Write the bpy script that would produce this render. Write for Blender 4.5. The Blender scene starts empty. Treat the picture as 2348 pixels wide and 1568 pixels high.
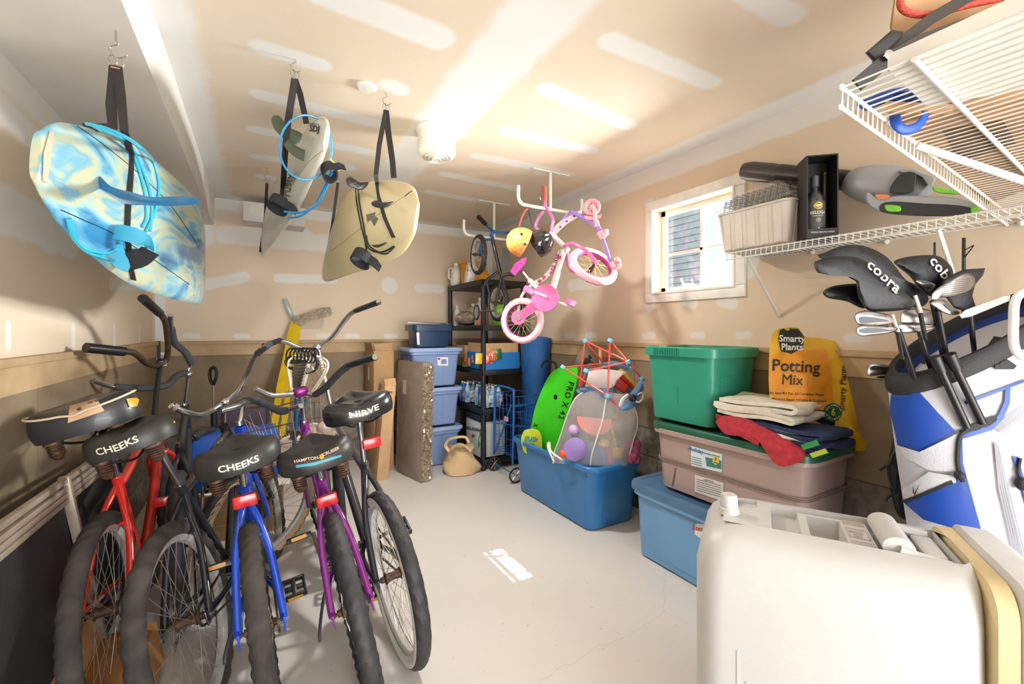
import bpy, bmesh, math, random
import numpy as np
from mathutils import Vector, Matrix
random.seed(7)
sc = bpy.context.scene
COL = sc.collection
PI = math.pi
# ------------------------------------------------------------------ camera
F, CX, CY, HC = 1004.0, 1174.0, 757.0, 1.32
TH = math.atan(584 / 1004)
AX = Vector((math.sin(TH), math.cos(TH), 0)); RX = Vector((math.cos(TH), -math.sin(TH), 0)); ZU = Vector((0, 0, 1))
CAMP = Vector((0, 0, HC))
cam_d = bpy.data.cameras.new('camera'); cam = bpy.data.objects.new('camera', cam_d); COL.objects.link(cam)
cam_d.sensor_width = 36; cam_d.lens = 36 * F / 2348; cam_d.shift_y = -(784 - CY) / 2348; cam_d.clip_start = .02
cam.location = CAMP; cam.rotation_euler = (PI / 2, 0, -TH)
sc.camera = cam
# ------------------------------------------------------------------ light
XL, XR, YB, YF, ZC = -.738, 2.44, 4.66, -1.3, 2.49
WN = (1.575, 2.18, 1.585, 2.165)          # window opening y0 y1 z0 z1
vs = sc.view_settings
vs.view_transform = 'Standard'; vs.look = 'None'; vs.gamma = 1; vs.use_curve_mapping = False
vs.exposure = 0.08
world = bpy.data.worlds.new('world'); sc.world = world; world.use_nodes = True
bg = world.node_tree.nodes['Background']; bg.inputs[0].default_value = (.80, .90, 1.0, 1); bg.inputs[1].default_value = 1.5
def light(name, kind, loc, energy, color, to=None, **kw):
    d = bpy.data.lights.new(name, kind); o = bpy.data.objects.new(name, d); COL.objects.link(o)
    d.energy = energy; d.color = color; o.location = loc
    for k, v in kw.items(): setattr(d, k, v)
    if to is not None: o.rotation_euler = (Vector(to) - Vector(loc)).to_track_quat('-Z', 'Y').to_euler()
    return o
# sun through the lower panes of the window, landing on the floor between the bicycles and the tubs
light('sun', 'SUN', (6, 1, 8), 30.0, (1, .96, .88), to=(6 - .72, 1 + .10, 8 - 1), angle=.009)
# daylight reaching the window from outside
light('window_daylight', 'AREA', (XR + .80, 1.70, 1.90), 340, (1, .985, .96), to=(0, 2.05, 1.75), shape='RECTANGLE', size=.68, size_y=.5)
# added fill light from behind the camera, shining in through the front opening
light('camera_side_fill', 'AREA', (.85, YF - 6, 1.9), 560, (.96, .98, 1.0), to=(.95, 4, 1.25), shape='RECTANGLE', size=6, size_y=3.8)

# added low fill light behind the camera, aimed up to brighten the ceiling
light('ceiling_bounce_fill', 'AREA', (.85, YF - 1.6, .15), 170, (1, .98, .95), to=(.9, 2.0, 2.4), shape='RECTANGLE', size=3, size_y=2)
# added fill light below the ceiling lamp, which itself is off
light('under_lamp_fill', 'AREA', (.915, 2.44, 2.29), 30, (1, .97, .93), to=(.915, 2.44, 0), shape='DISK', size=.16)

# ------------------------------------------------------------------ helpers
def W(u, v, d): return CAMP + AX * d + RX * ((u - CX) / F * d) + ZU * ((CY - v) / F * d)
def ray(u, v): return AX + RX * ((u - CX) / F) + ZU * ((CY - v) / F)
def G(u, v, z): r = ray(u, v); return CAMP + r * ((z - HC) / r.z)
def PXX(u, v, x): r = ray(u, v); return CAMP + r * (x / r.x)
def PYY(u, v, y): r = ray(u, v); return CAMP + r * (y / r.y)
def onplane(u, v, p, n): r = ray(u, v); return CAMP + r * ((Vector(p) - CAMP).dot(n) / r.dot(n))

def srgb(h):
    h = h.lstrip('#'); c = [int(h[i:i + 2], 16) / 255 for i in (0, 2, 4)]
    return tuple((x / 12.92 if x <= .04045 else ((x + .055) / 1.055) ** 2.4) for x in c) + (1,)
MATS = {}
def mat(name, col, rough=.5, metal=0, var=.06, scale=8, bump=0, bscale=60, alpha=1, trans=0, emit=0, coat=0, col2=None, fac=.5, spec=.5, wet=None, sss=0):
    if name in MATS: return MATS[name]
    m = bpy.data.materials.new(name); m.use_nodes = True; nt = m.node_tree; n = nt.nodes; L = nt.links
    b = n['Principled BSDF']; c = srgb(col) if isinstance(col, str) else col
    tc = n.new('ShaderNodeTexCoord')
    no = n.new('ShaderNodeTexNoise'); no.inputs['Scale'].default_value = scale; no.inputs['Detail'].default_value = 4
    L.new(tc.outputs['Object'], no.inputs['Vector'])
    mx = n.new('ShaderNodeMix'); mx.data_type = 'RGBA'
    c2 = srgb(col2) if col2 else tuple(max(0, x * (1 - var * 2)) for x in c[:3]) + (1,)
    c1 = c if col2 else tuple(min(1, x * (1 + var)) for x in c[:3]) + (1,)
    mx.inputs['A'].default_value = c1; mx.inputs['B'].default_value = c2
    mr = n.new('ShaderNodeMapRange'); mr.inputs['From Min'].default_value = fac - .15; mr.inputs['From Max'].default_value = fac + .15
    L.new(no.outputs['Fac'], mr.inputs['Value']); L.new(mr.outputs['Result'], mx.inputs['Factor'])
    L.new(mx.outputs['Result'], b.inputs['Base Color'])
    b.inputs['Roughness'].default_value = rough; b.inputs['Metallic'].default_value = metal
    b.inputs['Specular IOR Level'].default_value = spec
    if coat: b.inputs['Coat Weight'].default_value = coat; b.inputs['Coat Roughness'].default_value = .06
    if alpha < 1: b.inputs['Alpha'].default_value = alpha
    if trans: b.inputs['Transmission Weight'].default_value = trans; b.inputs['IOR'].default_value = 1.2
    if sss: b.inputs['Subsurface Weight'].default_value = sss; b.inputs['Subsurface Radius'].default_value = (.03, .03, .03)
    if emit: b.inputs['Emission Color'].default_value = c; b.inputs['Emission Strength'].default_value = emit
    if bump:
        n2 = n.new('ShaderNodeTexNoise'); n2.inputs['Scale'].default_value = bscale; n2.inputs['Detail'].default_value = 5
        L.new(tc.outputs['Object'], n2.inputs['Vector'])
        bp = n.new('ShaderNodeBump'); bp.inputs['Strength'].default_value = bump; bp.inputs['Distance'].default_value = .004
        L.new(n2.outputs['Fac'], bp.inputs['Height']); L.new(bp.outputs['Normal'], b.inputs['Normal'])
    MATS[name] = m; return m

RM = {}
def rootm(p):
    while p is not None and p.name not in RM: p = p.parent
    return RM[p.name] if p else Matrix.Identity(4)
def tag(o, label=None, cat=None, group=None, kind=None):
    if label: o['label'] = label
    if cat: o['category'] = cat
    if group: o['group'] = group
    if kind: o['kind'] = kind
    return o
def thing(name, label, cat, M=None, group=None):
    o = bpy.data.objects.new(name, None); COL.objects.link(o); o.empty_display_size = .05
    if M is None: M = Matrix.Identity(4)
    if isinstance(M, (tuple, list, Vector)): M = Matrix.Translation(Vector(M))
    o.matrix_basis = M; RM[o.name] = M.copy(); tag(o, label, cat, group); return o
def TR(loc, rz=0, rx=0, ry=0):
    return Matrix.Translation(Vector(loc)) @ Matrix.Rotation(rz, 4, 'Z') @ Matrix.Rotation(ry, 4, 'Y') @ Matrix.Rotation(rx, 4, 'X')
def frame(o, x, y):
    "matrix with origin o, x axis x, y axis near y"
    x = Vector(x).normalized(); z = x.cross(Vector(y)).normalized(); y = z.cross(x)
    return Matrix(((x.x, y.x, z.x, o[0]), (x.y, y.y, z.y, o[1]), (x.z, y.z, z.z, o[2]), (0, 0, 0, 1)))

def crv(pts, n=6, closed=False):
    P = [Vector(p) for p in pts]; out = []; N = len(P)
    if N < 3 and not closed: return P
    rng = range(N) if closed else range(N - 1)
    for i in rng:
        if closed: a, b, c, d = P[(i - 1) % N], P[i], P[(i + 1) % N], P[(i + 2) % N]
        else: a, b, c, d = P[max(i - 1, 0)], P[i], P[i + 1], P[min(i + 2, N - 1)]
        for k in range(n):
            t = k / n
            out.append(.5 * ((2 * b) + (c - a) * t + (2 * a - 5 * b + 4 * c - d) * t * t + (3 * b - a - 3 * c + d) * t ** 3))
    if not closed: out.append(P[-1])
    return out

class MB:
    def __init__(s): s.v = []; s.f = []; s.mi = []; s.cur = 0
    def add(s, vs, fs, M=None):
        o = len(s.v)
        s.v += [(M @ Vector(p)) if M else Vector(p) for p in vs]
        for f in fs: s.f.append(tuple(i + o for i in f)); s.mi.append(s.cur)
        return s
    def box(s, c, size, M=None, r=0, seg=2):
        bm = bmesh.new(); bmesh.ops.create_cube(bm, size=1)
        for v in bm.verts: v.co = Vector((v.co.x * size[0] + c[0], v.co.y * size[1] + c[1], v.co.z * size[2] + c[2]))
        if r: bmesh.ops.bevel(bm, geom=bm.edges[:], offset=r, segments=seg, affect='EDGES', profile=.5)
        bm.verts.index_update(); s.add([v.co.copy() for v in bm.verts], [[v.index for v in f.verts] for f in bm.faces], M); bm.free(); return s
    def bx(s, x0, x1, y0, y1, z0, z1, M=None, r=0): return s.box(((x0 + x1) / 2, (y0 + y1) / 2, (z0 + z1) / 2), (abs(x1 - x0), abs(y1 - y0), abs(z1 - z0)), M, r)
    def tube(s, pts, r, seg=8, M=None, closed=False, caps=True, flat=None, upv=None):
        P = [Vector(p) for p in pts]; N = len(P); rs = r if isinstance(r, (list, tuple)) else [r] * N
        T = []
        for i in range(N):
            a = P[(i - 1) % N] if closed else P[max(i - 1, 0)]; b = P[(i + 1) % N] if closed else P[min(i + 1, N - 1)]
            t = (b - a); T.append(t.normalized() if t.length > 1e-9 else Vector((0, 0, 1)))
        up = Vector(upv) if upv is not None else (Vector((0, 0, 1)) if abs(T[0].z) < .9 else Vector((1, 0, 0)))
        n0 = (up - T[0] * up.dot(T[0])).normalized(); vs = []
        for i in range(N):
            if i:
                n0 = n0 - T[i] * n0.dot(T[i])
                n0 = n0.normalized() if n0.length > 1e-6 else T[i].orthogonal().normalized()
            b = T[i].cross(n0)
            fa = flat if flat else 1
            for k in range(seg):
                a = 2 * PI * (k + (.5 if seg == 4 else 0)) / seg
                vs.append(P[i] + (n0 * math.cos(a) * fa + b * math.sin(a)) * rs[i])
        fs = []
        for i in range(N if closed else N - 1):
            j = (i + 1) % N
            for k in range(seg): l = (k + 1) % seg; fs.append((i * seg + k, i * seg + l, j * seg + l, j * seg + k))
        if caps and not closed: fs.append(tuple(range(seg))[::-1]); fs.append(tuple((N - 1) * seg + k for k in range(seg)))
        return s.add(vs, fs, M)
    def lathe(s, prof, seg=24, M=None, sx=1, sy=1, caps=True):
        vs = []; N = len(prof)
        for r, z in prof:
            for k in range(seg): a = 2 * PI * k / seg; vs.append((r * math.cos(a) * sx, r * math.sin(a) * sy, z))
        fs = [(i * seg + k, i * seg + (k + 1) % seg, (i + 1) * seg + (k + 1) % seg, (i + 1) * seg + k) for i in range(N - 1) for k in range(seg)]
        if caps:
            if prof[0][0] > 1e-4: fs.append(tuple(range(seg))[::-1])
            if prof[-1][0] > 1e-4: fs.append(tuple((N - 1) * seg + k for k in range(seg)))
        return s.add(vs, fs, M)
    def loft(s, rings, M=None, caps=(True, True), closed=False):
        n = len(rings[0]); N = len(rings); vs = [p for r in rings for p in r]
        fs = [(i * n + k, i * n + (k + 1) % n, ((i + 1) % N) * n + (k + 1) % n, ((i + 1) % N) * n + k) for i in range(N if closed else N - 1) for k in range(n)]
        if not closed:
            if caps[0]: fs.append(tuple(range(n))[::-1])
            if caps[1]: fs.append(tuple((N - 1) * n + k for k in range(n)))
        return s.add(vs, fs, M)
    def prism(s, out, t, M=None, inset=0):
        n = len(out); A = [(p[0], p[1], 0) for p in out]; B = [(p[0], p[1], t) for p in out]
        return s.loft([A, B], M)
    def sheet(s, rows, M=None, t=0):
        "grid of rows of points; t gives it thickness"
        R = len(rows); Cn = len(rows[0]); P = [[Vector(p) for p in r] for r in rows]
        if not t:
            vs = [p for r in P for p in r]
            return s.add(vs, [(i * Cn + j, i * Cn + j + 1, (i + 1) * Cn + j + 1, (i + 1) * Cn + j) for i in range(R - 1) for j in range(Cn - 1)], M)
        top = []; bot = []
        for i in range(R):
            for j in range(Cn):
                du = P[min(i + 1, R - 1)][j] - P[max(i - 1, 0)][j]; dv = P[i][min(j + 1, Cn - 1)] - P[i][max(j - 1, 0)]
                n = du.cross(dv); n = n.normalized() if n.length > 1e-12 else Vector((0, 0, 1))
                top.append(P[i][j] + n * t / 2); bot.append(P[i][j] - n * t / 2)
        o = R * Cn; fs = []
        for i in range(R - 1):
            for j in range(Cn - 1):
                a = (i * Cn + j, i * Cn + j + 1, (i + 1) * Cn + j + 1, (i + 1) * Cn + j); fs.append(a); fs.append(tuple(x + o for x in a[::-1]))
        per = [(0, j) for j in range(Cn)] + [(i, Cn - 1) for i in range(1, R)] + [(R - 1, j) for j in range(Cn - 2, -1, -1)] + [(i, 0) for i in range(R - 2, 0, -1)]
        for k in range(len(per)):
            a = per[k][0] * Cn + per[k][1]; b = per[(k + 1) % len(per)]; b = b[0] * Cn + b[1]; fs.append((a, a + o, b + o, b))
        return s.add(top + bot, fs, M)
    def ball(s, c, r, M=None, seg=14, rings=9):
        r = r if isinstance(r, (tuple, list)) else (r, r, r); vs = [(c[0], c[1], c[2] - r[2])]; fs = []
        for i in range(1, rings):
            p = -PI / 2 + PI * i / rings
            for k in range(seg): a = 2 * PI * k / seg; vs.append((c[0] + r[0] * math.cos(p) * math.cos(a), c[1] + r[1] * math.cos(p) * math.sin(a), c[2] + r[2] * math.sin(p)))
        vs.append((c[0], c[1], c[2] + r[2])); T = len(vs) - 1
        for k in range(seg): fs.append((0, 1 + (k + 1) % seg, 1 + k)); fs.append((T, T - seg + k, T - seg + (k + 1) % seg))
        for i in range(rings - 2):
            for k in range(seg): a = 1 + i * seg + k; b = 1 + i * seg + (k + 1) % seg; fs.append((a, b, b + seg, a + seg))
        return s.add(vs, fs, M)
    def build(s, name, mats, parent=None, world=False, smooth=40, **tg):
        if not isinstance(mats, (list, tuple)): mats = [mats]
        vs = s.v
        if world and parent is not None: I = rootm(parent).inverted(); vs = [I @ v for v in vs]
        me = bpy.data.meshes.new(name); me.from_pydata([tuple(v) for v in vs], [], s.f)
        for m in mats: me.materials.append(m)
        if len(mats) > 1: me.polygons.foreach_set('material_index', s.mi)
        bm = bmesh.new(); bm.from_mesh(me); bmesh.ops.recalc_face_normals(bm, faces=bm.faces[:]); bm.to_mesh(me); bm.free()
        if smooth:
            me.polygons.foreach_set('use_smooth', [True] * len(me.polygons)); me.set_sharp_from_angle(angle=math.radians(smooth))
        o = bpy.data.objects.new(name, me); COL.objects.link(o)
        if parent is not None: o.parent = parent
        tag(o, **tg); return o
    def single(s, name, mats, label, cat, group=None, smooth=40, origin=None):
        "a thing that is one mesh, its origin put at the middle of its base"
        if origin is None:
            c = sum(s.v, Vector()) / len(s.v); origin = Vector((c.x, c.y, min(v.z for v in s.v)))
        origin = Vector(origin); s.v = [v - origin for v in s.v]
        o = s.build(name, mats, smooth=smooth); o.location = origin; RM[o.name] = Matrix.Translation(origin); s.v = [v + origin for v in s.v]
        return tag(o, label, cat, group)

def rrect(w, d, r, n=5, cx=0, cy=0, z=0):
    o = []
    for sx, sy, a0 in ((1, 1, 0), (-1, 1, PI / 2), (-1, -1, PI), (1, -1, 1.5 * PI)):
        for k in range(n + 1):
            a = a0 + PI / 2 * k / n
            o.append(Vector((cx + sx * (w / 2 - r) + r * math.cos(a), cy + sy * (d / 2 - r) + r * math.sin(a), z)))
    return o
_tx = {}
def textgeo(s, size=1, bold=0, res=3, spacing=1):
    c = bpy.data.curves.new('t', 'FONT'); c.body = s; c.size = size; c.align_x = 'CENTER'; c.align_y = 'CENTER'; c.offset = bold * size; c.resolution_u = res; c.space_character = spacing
    o = bpy.data.objects.new('t', c); me = bpy.data.meshes.new_from_object(o)
    vs = [v.co.copy() for v in me.vertices]; fs = [tuple(p.vertices) for p in me.polygons]
    bpy.data.objects.remove(o); bpy.data.curves.remove(c); bpy.data.meshes.remove(me)
    return vs, fs
def text(mb, s, size, M, bold=0, fn=None, sx=1, italic=0, spacing=1):
    vs, fs = textgeo(s, size, bold, spacing=spacing)
    vs = [Vector((v.x * sx + italic * v.y, v.y, 0)) for v in vs]
    if fn: vs = [fn(v) for v in vs]
    return mb.add(vs, fs, M)

# ------------------------------------------------------------------ materials used in many places
BLK = mat('black_plastic', '#17171a', .38); RUB = mat('rubber', '#2b2a2b', .75, bump=.4, bscale=200); CHR = mat('chrome', '#c9c9c8', .22, 1, var=.05)
STL = mat('steel_wire', '#8d8b88', .4, .9); GRAYM = mat('grey_metal', '#77777a', .4, .8); WHT = mat('white_plastic', '#e6e3dc', .4)
CARD = mat('cardboard', '#a8845c', .85, var=.08, scale=5, bump=.15, bscale=40); CARDL = mat('light_cardboard', '#c09a70', .85, var=.06, bump=.1)
RUSTY = mat('rusty_steel', '#463a33', .6, .6, col2='#684632', scale=60)

# ------------------------------------------------------------------ room
def mudmat(name, tan, mud, edge=.06):
    m = bpy.data.materials.new(name); m.use_nodes = True; nt = m.node_tree; n = nt.nodes; L = nt.links; b = n['Principled BSDF']
    at = n.new('ShaderNodeAttribute'); at.attribute_name = 'compound'
    tc = n.new('ShaderNodeTexCoord'); no = n.new('ShaderNodeTexNoise'); no.inputs['Scale'].default_value = 9; no.inputs['Detail'].default_value = 6
    L.new(tc.outputs['Object'], no.inputs['Vector'])
    ad = n.new('ShaderNodeMath'); ad.operation = 'MULTIPLY_ADD'; L.new(no.outputs['Fac'], ad.inputs[0]); ad.inputs[1].default_value = .30; L.new(at.outputs['Fac'], ad.inputs[2])
    mr = n.new('ShaderNodeMapRange'); mr.inputs['From Min'].default_value = .65 - edge * 1.3; mr.inputs['From Max'].default_value = .65 + edge * 1.9; mr.interpolation_type = 'SMOOTHSTEP'
    L.new(ad.outputs[0], mr.inputs['Value'])
    n3 = n.new('ShaderNodeTexNoise'); n3.inputs['Scale'].default_value = 1.7; L.new(tc.outputs['Object'], n3.inputs['Vector'])
    mt = n.new('ShaderNodeMix'); mt.data_type = 'RGBA'; mt.inputs['A'].default_value = srgb(tan[0]); mt.inputs['B'].default_value = srgb(tan[1]); L.new(n3.outputs['Fac'], mt.inputs['Factor'])
    mx = n.new('ShaderNodeMix'); mx.data_type = 'RGBA'; L.new(mt.outputs['Result'], mx.inputs['A']); mx.inputs['B'].default_value = srgb(mud)
    L.new(mr.outputs['Result'], mx.inputs['Factor']); L.new(mx.outputs['Result'], b.inputs['Base Color']); b.inputs['Roughness'].default_value = .9; b.inputs['Specular IOR Level'].default_value = .15
    n2 = n.new('ShaderNodeTexNoise'); n2.inputs['Scale'].default_value = 45; n2.inputs['Detail'].default_value = 5; L.new(tc.outputs['Object'], n2.inputs['Vector'])
    bp = n.new('ShaderNodeBump'); bp.inputs['Strength'].default_value = .25; bp.inputs['Distance'].default_value = .002; L.new(n2.outputs['Fac'], bp.inputs['Height']); L.new(bp.outputs['Normal'], b.inputs['Normal'])
    return m
def mudsheet(name, O, U, V, nu, nv, strokes, material, hole=None, mask=None):
    "plane O + U*s + V*t (s,t in metres along unit vectors); strokes are capsules ((s0,t0),(s1,t1),halfwidth,soft)"
    O = np.array(O); U_ = np.array(U, float); V_ = np.array(V, float); lu = np.linalg.norm(U_); lv = np.linalg.norm(V_)
    s = np.linspace(0, lu, nu + 1); t = np.linspace(0, lv, nv + 1)
    if hole:
        for k, arr in ((0, s), (1, s), (2, t), (3, t)): arr[np.abs(arr - hole[k]).argmin()] = hole[k]
    S, T = np.meshgrid(s, t, indexing='ij')
    val = np.zeros_like(S)
    for (a, b, hw, soft) in strokes:
        ax, ay = a; dx, dy = b[0] - ax, b[1] - ay; q = dx * dx + dy * dy + 1e-9
        k = np.clip(((S - ax) * dx + (T - ay) * dy) / q, 0, 1)
        d = np.hypot(S - ax - k * dx, T - ay - k * dy)
        val = np.maximum(val, np.clip(.5 + (hw - d) / soft * .5, 0, 1))
    P = O + S[..., None] * U_ / lu + T[..., None] * V_ / lv
    N = nv + 1; vs = P.reshape(-1, 3)
    i, j = np.meshgrid(np.arange(nu), np.arange(nv), indexing='ij'); i = i.ravel(); j = j.ravel()
    if hole:
        sm = (s[i] + s[i + 1]) / 2; tm = (t[j] + t[j + 1]) / 2
        keep = ~((sm > hole[0]) & (sm < hole[1]) & (tm > hole[2]) & (tm < hole[3])); i = i[keep]; j = j[keep]
    fs = np.stack([i * N + j, (i + 1) * N + j, (i + 1) * N + j + 1, i * N + j + 1], 1)
    me = bpy.data.meshes.new(name); me.from_pydata(vs.tolist(), [], fs.tolist())
    at = me.attributes.new('compound', 'FLOAT', 'POINT'); at.data.foreach_set('value', val.ravel().astype(np.float32))
    me.materials.append(material); o = bpy.data.objects.new(name, me); COL.objects.link(o); tag(o, kind='structure'); return o
def st(name, mb, m, **k): return mb.build(name, m, kind='structure', **k)

LEDGE = 1.225
mud_w = mudmat('drywall_with_joint_compound', ('#d8c8b2', '#ccb89f'), '#d6d2cb')
mud_c = mudmat('ceiling_drywall', ('#dfd2c1', '#d5c5af'), '#e0dfdc', .1)
# ceiling (s along X from XL, t along Y from YF)
def CS(u, v): p = G(u, v, ZC); return (p.x - XL, p.y - YF)
cst = []
def cs(u0, v0, u1, v1, hw, soft=.05): cst.append((CS(u0, v0), CS(u1, v1), hw, soft))
xs = G(1000, 300, ZC).x - XL
cst.append(((xs, 0), (xs, 6), .15, .10))                              # taped seam down the middle
cst.append(((XR - XL, 0), (XR - XL, 6), .16, .08)); cst.append(((-.33 - XL, 0), (-.33 - XL, 6), .13, .12)); cst.append(((0, YB - YF), (4, YB - YF), .14, .08))
for a in ((1255, 205, 1440, 288), (1162, 300, 1355, 345), (1095, 358, 1270, 392), (1020, 399, 1185, 432), (985, 440, 1120, 465), (1400, 95, 1630, 190), (1660, -60, 1810, 40),
          (600, 218, 860, 282), (590, 298, 850, 350), (590, 360, 800, 385), (600, 405, 700, 420), (605, 110, 730, 148), (740, -20, 1000, 85), (895, 195, 915, 205), (1240, 395, 1300, 400)):
    cs(a[0], a[1], a[2], a[3], .056 if a[0] != 740 else .08)
xa = XL + xs
cst.append(((xs - .05, 1.75), (xs - 1.0, 1.75), .12, .1))
mudsheet('ceiling', (XL, YF, ZC), (XR - XL, 0, 0), (0, YB - YF, 0), 230, 420, cst, mud_c)
# back wall (s along X, t up from LEDGE)
def BS(u, v): p = PYY(u, v, YB); return (p.x - XL, p.z - LEDGE)
bst = []
def bs(u0, v0, u1, v1, hw, soft=.05): bst.append((BS(u0, v0), BS(u1, v1), hw, soft))
bst += [((0, 0), (0, 2), .07, .05), ((0, ZC - LEDGE), (4, ZC - LEDGE), .10, .06), ((XR - XL, 0), (XR - XL, 2), .09, .05), ((.30, .92), (.30, 1.3), .12, .1), ((.5, .95), (1.6, .95), .09, .1)]
bs(460, 655, 560, 635, .05); bs(640, 638, 765, 640, .045); bs(893, 653, 894, 655, .085); bs(960, 660, 1010, 663, .05); bs(610, 530, 700, 545, .09, .1)
for u in (440, 556, 742, 808, 897): bs(u - 12, 770, u + 12, 770, .025)
mudsheet('wall_back', (XL, YB, LEDGE), (XR - XL, 0, 0), (0, 0, ZC - LEDGE), 230, 100, bst, mud_w)
# left wall (s along Y)
def LS(u, v): p = PXX(u, v, XL); return (p.y - YF, p.z - LEDGE)
lst = [((YB - YF, 0), (YB - YF, 2), .1, .06), ((0, 1.02), (6, 1.02), .12, .1)]
def ls(u0, v0, u1, v1, hw, soft=.05): lst.append((LS(u0, v0), LS(u1, v1), hw, soft))
ls(-150, 400, 165, 555, .085, .08); ls(255, 650, 350, 655, .04); ls(0, 240, 90, 330, .05, .08)
for u in (19, 168, 262, 320): ls(u, 750, u, 790, .022, .03)
mudsheet('wall_left', (XL, YF, LEDGE), (0, YB - YF, 0), (0, 0, ZC - LEDGE), 420, 100, lst, mud_w)
# right wall with the window hole
def RS(u, v): p = PXX(u, v, XR); return (p.y - YF, p.z - LEDGE)
rst = [((0, ZC - LEDGE), (6, ZC - LEDGE), .13, .06), ((YB - YF, 0), (YB - YF, 2), .09, .05)]
def rs(u0, v0, u1, v1, hw, soft=.05): rst.append((RS(u0, v0), RS(u1, v1), hw, soft))
rs(1310, 655, 1370, 645, .055); rs(1490, 470, 1490, 700, .05); rs(1575, 690, 1590, 695, .04); rs(1655, 690, 1680, 695, .04); rs(1725, 590, 1715, 620, .05)
for u in (1308, 1355, 1488, 1600, 1705): rs(u - 10, 770, u + 10, 768, .026)
for u in (1960,): rs(u - 10, 775, u + 25, 775, .03)
mudsheet('wall_right', (XR, YF, LEDGE), (0, YB - YF, 0), (0, 0, ZC - LEDGE), 420, 100, rst, mud_w, hole=(WN[0] - YF, WN[1] - YF, WN[2] - LEDGE, WN[3] - LEDGE))
# unseen front wall behind the camera, left wide open to admit the fill light
fw = MB(); fw.bx(XL, -.60, YF - .12, YF, 0, ZC); fw.bx(2.34, XR, YF - .12, YF, 0, ZC); fw.bx(-.60, 2.34, YF - .12, YF, 2.36, ZC)
st('wall_front', fw, mat('drywall_front', '#d8c8b2', .9))
# foundation below the drywall: board, panel and block
conc = mat('foundation_panel', '#8d7b62', .8, col2='#786750', scale=3, bump=.5, bscale=30)
block = mat('concrete_block', '#8a8073', .9, col2='#6f675c', scale=25, bump=.8, bscale=120)
sill = mat('sill_board', '#b79c78', .7, col2='#a58a66', scale=6, bump=.2)
def found(name, axis, c, sgn, a0, a1):
    m = MB()
    def B(d, z0, z1, b0=None, b1=None, r=0):
        b0 = a0 if b0 is None else b0; b1 = a1 if b1 is None else b1
        if axis == 'x': m.bx(c, c - sgn * d, b0, b1, z0, z1, r=r)
        else: m.bx(b0, b1, c, c - sgn * d, z0, z1, r=r)
    m.cur = 0; B(.030, 1.195, 1.225, r=.004)
    m.cur = 0; B(.018, 1.10, 1.195)
    m.cur = 1
    k = a0
    while k < a1: B(.012, .62, 1.098, k + .003, min(k + 1.22, a1)); k += 1.22
    m.cur = 2
    for row in range(3):
        z0 = .62 - .205 * (row + 1); k = a0 - (.2 if row % 2 else 0)
        while k < a1: B(.006, z0 + .004, z0 + .201, max(k + .004, a0), min(k + .402, a1), r=.002); k += .406
    m.cur = 3; B(-.02, 0, 1.225)
    m.v = [v for v in m.v]
    return st(name, m, [sill, conc, block, mat('mortar', '#6a6258', .9)])
found('trim_left', 'x', XL, -1, YF, YB); found('trim_right', 'x', XR, 1, YF, YB); found('trim_back', 'y', YB, 1, XL, XR)
# floor
fm = bpy.data.materials.new('concrete_floor'); fm.use_nodes = True; n = fm.node_tree.nodes; L = fm.node_tree.links; b = n['Principled BSDF']
tc = n.new('ShaderNodeTexCoord'); no = n.new('ShaderNodeTexNoise'); no.inputs['Scale'].default_value = 1.6; no.inputs['Detail'].default_value = 8; L.new(tc.outputs['Object'], no.inputs['Vector'])
mx = n.new('ShaderNodeMix'); mx.data_type = 'RGBA'; mx.inputs['A'].default_value = srgb('#dedad4'); mx.inputs['B'].default_value = srgb('#cbc4bc'); L.new(no.outputs['Fac'], mx.inputs['Factor'])
vo = n.new('ShaderNodeTexVoronoi'); vo.feature = 'DISTANCE_TO_EDGE'; vo.inputs['Scale'].default_value = .55; no2 = n.new('ShaderNodeTexNoise'); no2.inputs['Scale'].default_value = 3; no2.inputs['Detail'].default_value = 6
L.new(tc.outputs['Object'], no2.inputs['Vector']); mv = n.new('ShaderNodeMix'); mv.data_type = 'VECTOR'; mv.inputs['Factor'].default_value = .12
L.new(tc.outputs['Object'], mv.inputs['A']); L.new(no2.outputs['Color'], mv.inputs['B']); L.new(mv.outputs['Result'], vo.inputs['Vector'])
mr = n.new('ShaderNodeMapRange'); mr.inputs['From Min'].default_value = 0; mr.inputs['From Max'].default_value = .0012; L.new(vo.outputs['Distance'], mr.inputs['Value'])
sp = n.new('ShaderNodeTexNoise'); sp.inputs['Scale'].default_value = 30; L.new(tc.outputs['Object'], sp.inputs['Vector']); m2 = n.new('ShaderNodeMapRange'); m2.inputs['From Min'].default_value = .25; m2.inputs['From Max'].default_value = .32; L.new(sp.outputs['Fac'], m2.inputs['Value'])
mm = n.new('ShaderNodeMath'); mm.operation = 'MULTIPLY'; L.new(mr.outputs['Result'], mm.inputs[0]); L.new(m2.outputs['Result'], mm.inputs[1])
mp = n.new('ShaderNodeMapRange'); mp.inputs['To Min'].default_value = .86; L.new(mm.outputs[0], mp.inputs['Value'])
mk = n.new('ShaderNodeMix'); mk.data_type = 'RGBA'; mk.blend_type = 'MULTIPLY'; mk.inputs['Factor'].default_value = 1; L.new(mx.outputs['Result'], mk.inputs['A']); L.new(mp.outputs['Result'], mk.inputs['B'])
L.new(mk.outputs['Result'], b.inputs['Base Color']); b.inputs['Roughness'].default_value = .42; b.inputs['Specular IOR Level'].default_value = .35
bp = n.new('ShaderNodeBump'); bp.inputs['Strength'].default_value = .15; bp.inputs['Distance'].default_value = .004; L.new(no2.outputs['Fac'], bp.inputs['Height']); L.new(bp.outputs['Normal'], b.inputs['Normal'])
st('floor', MB().bx(XL - .1, XR + .1, YF - 1.2, YB + .1, -.08, 0), fm)
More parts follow.
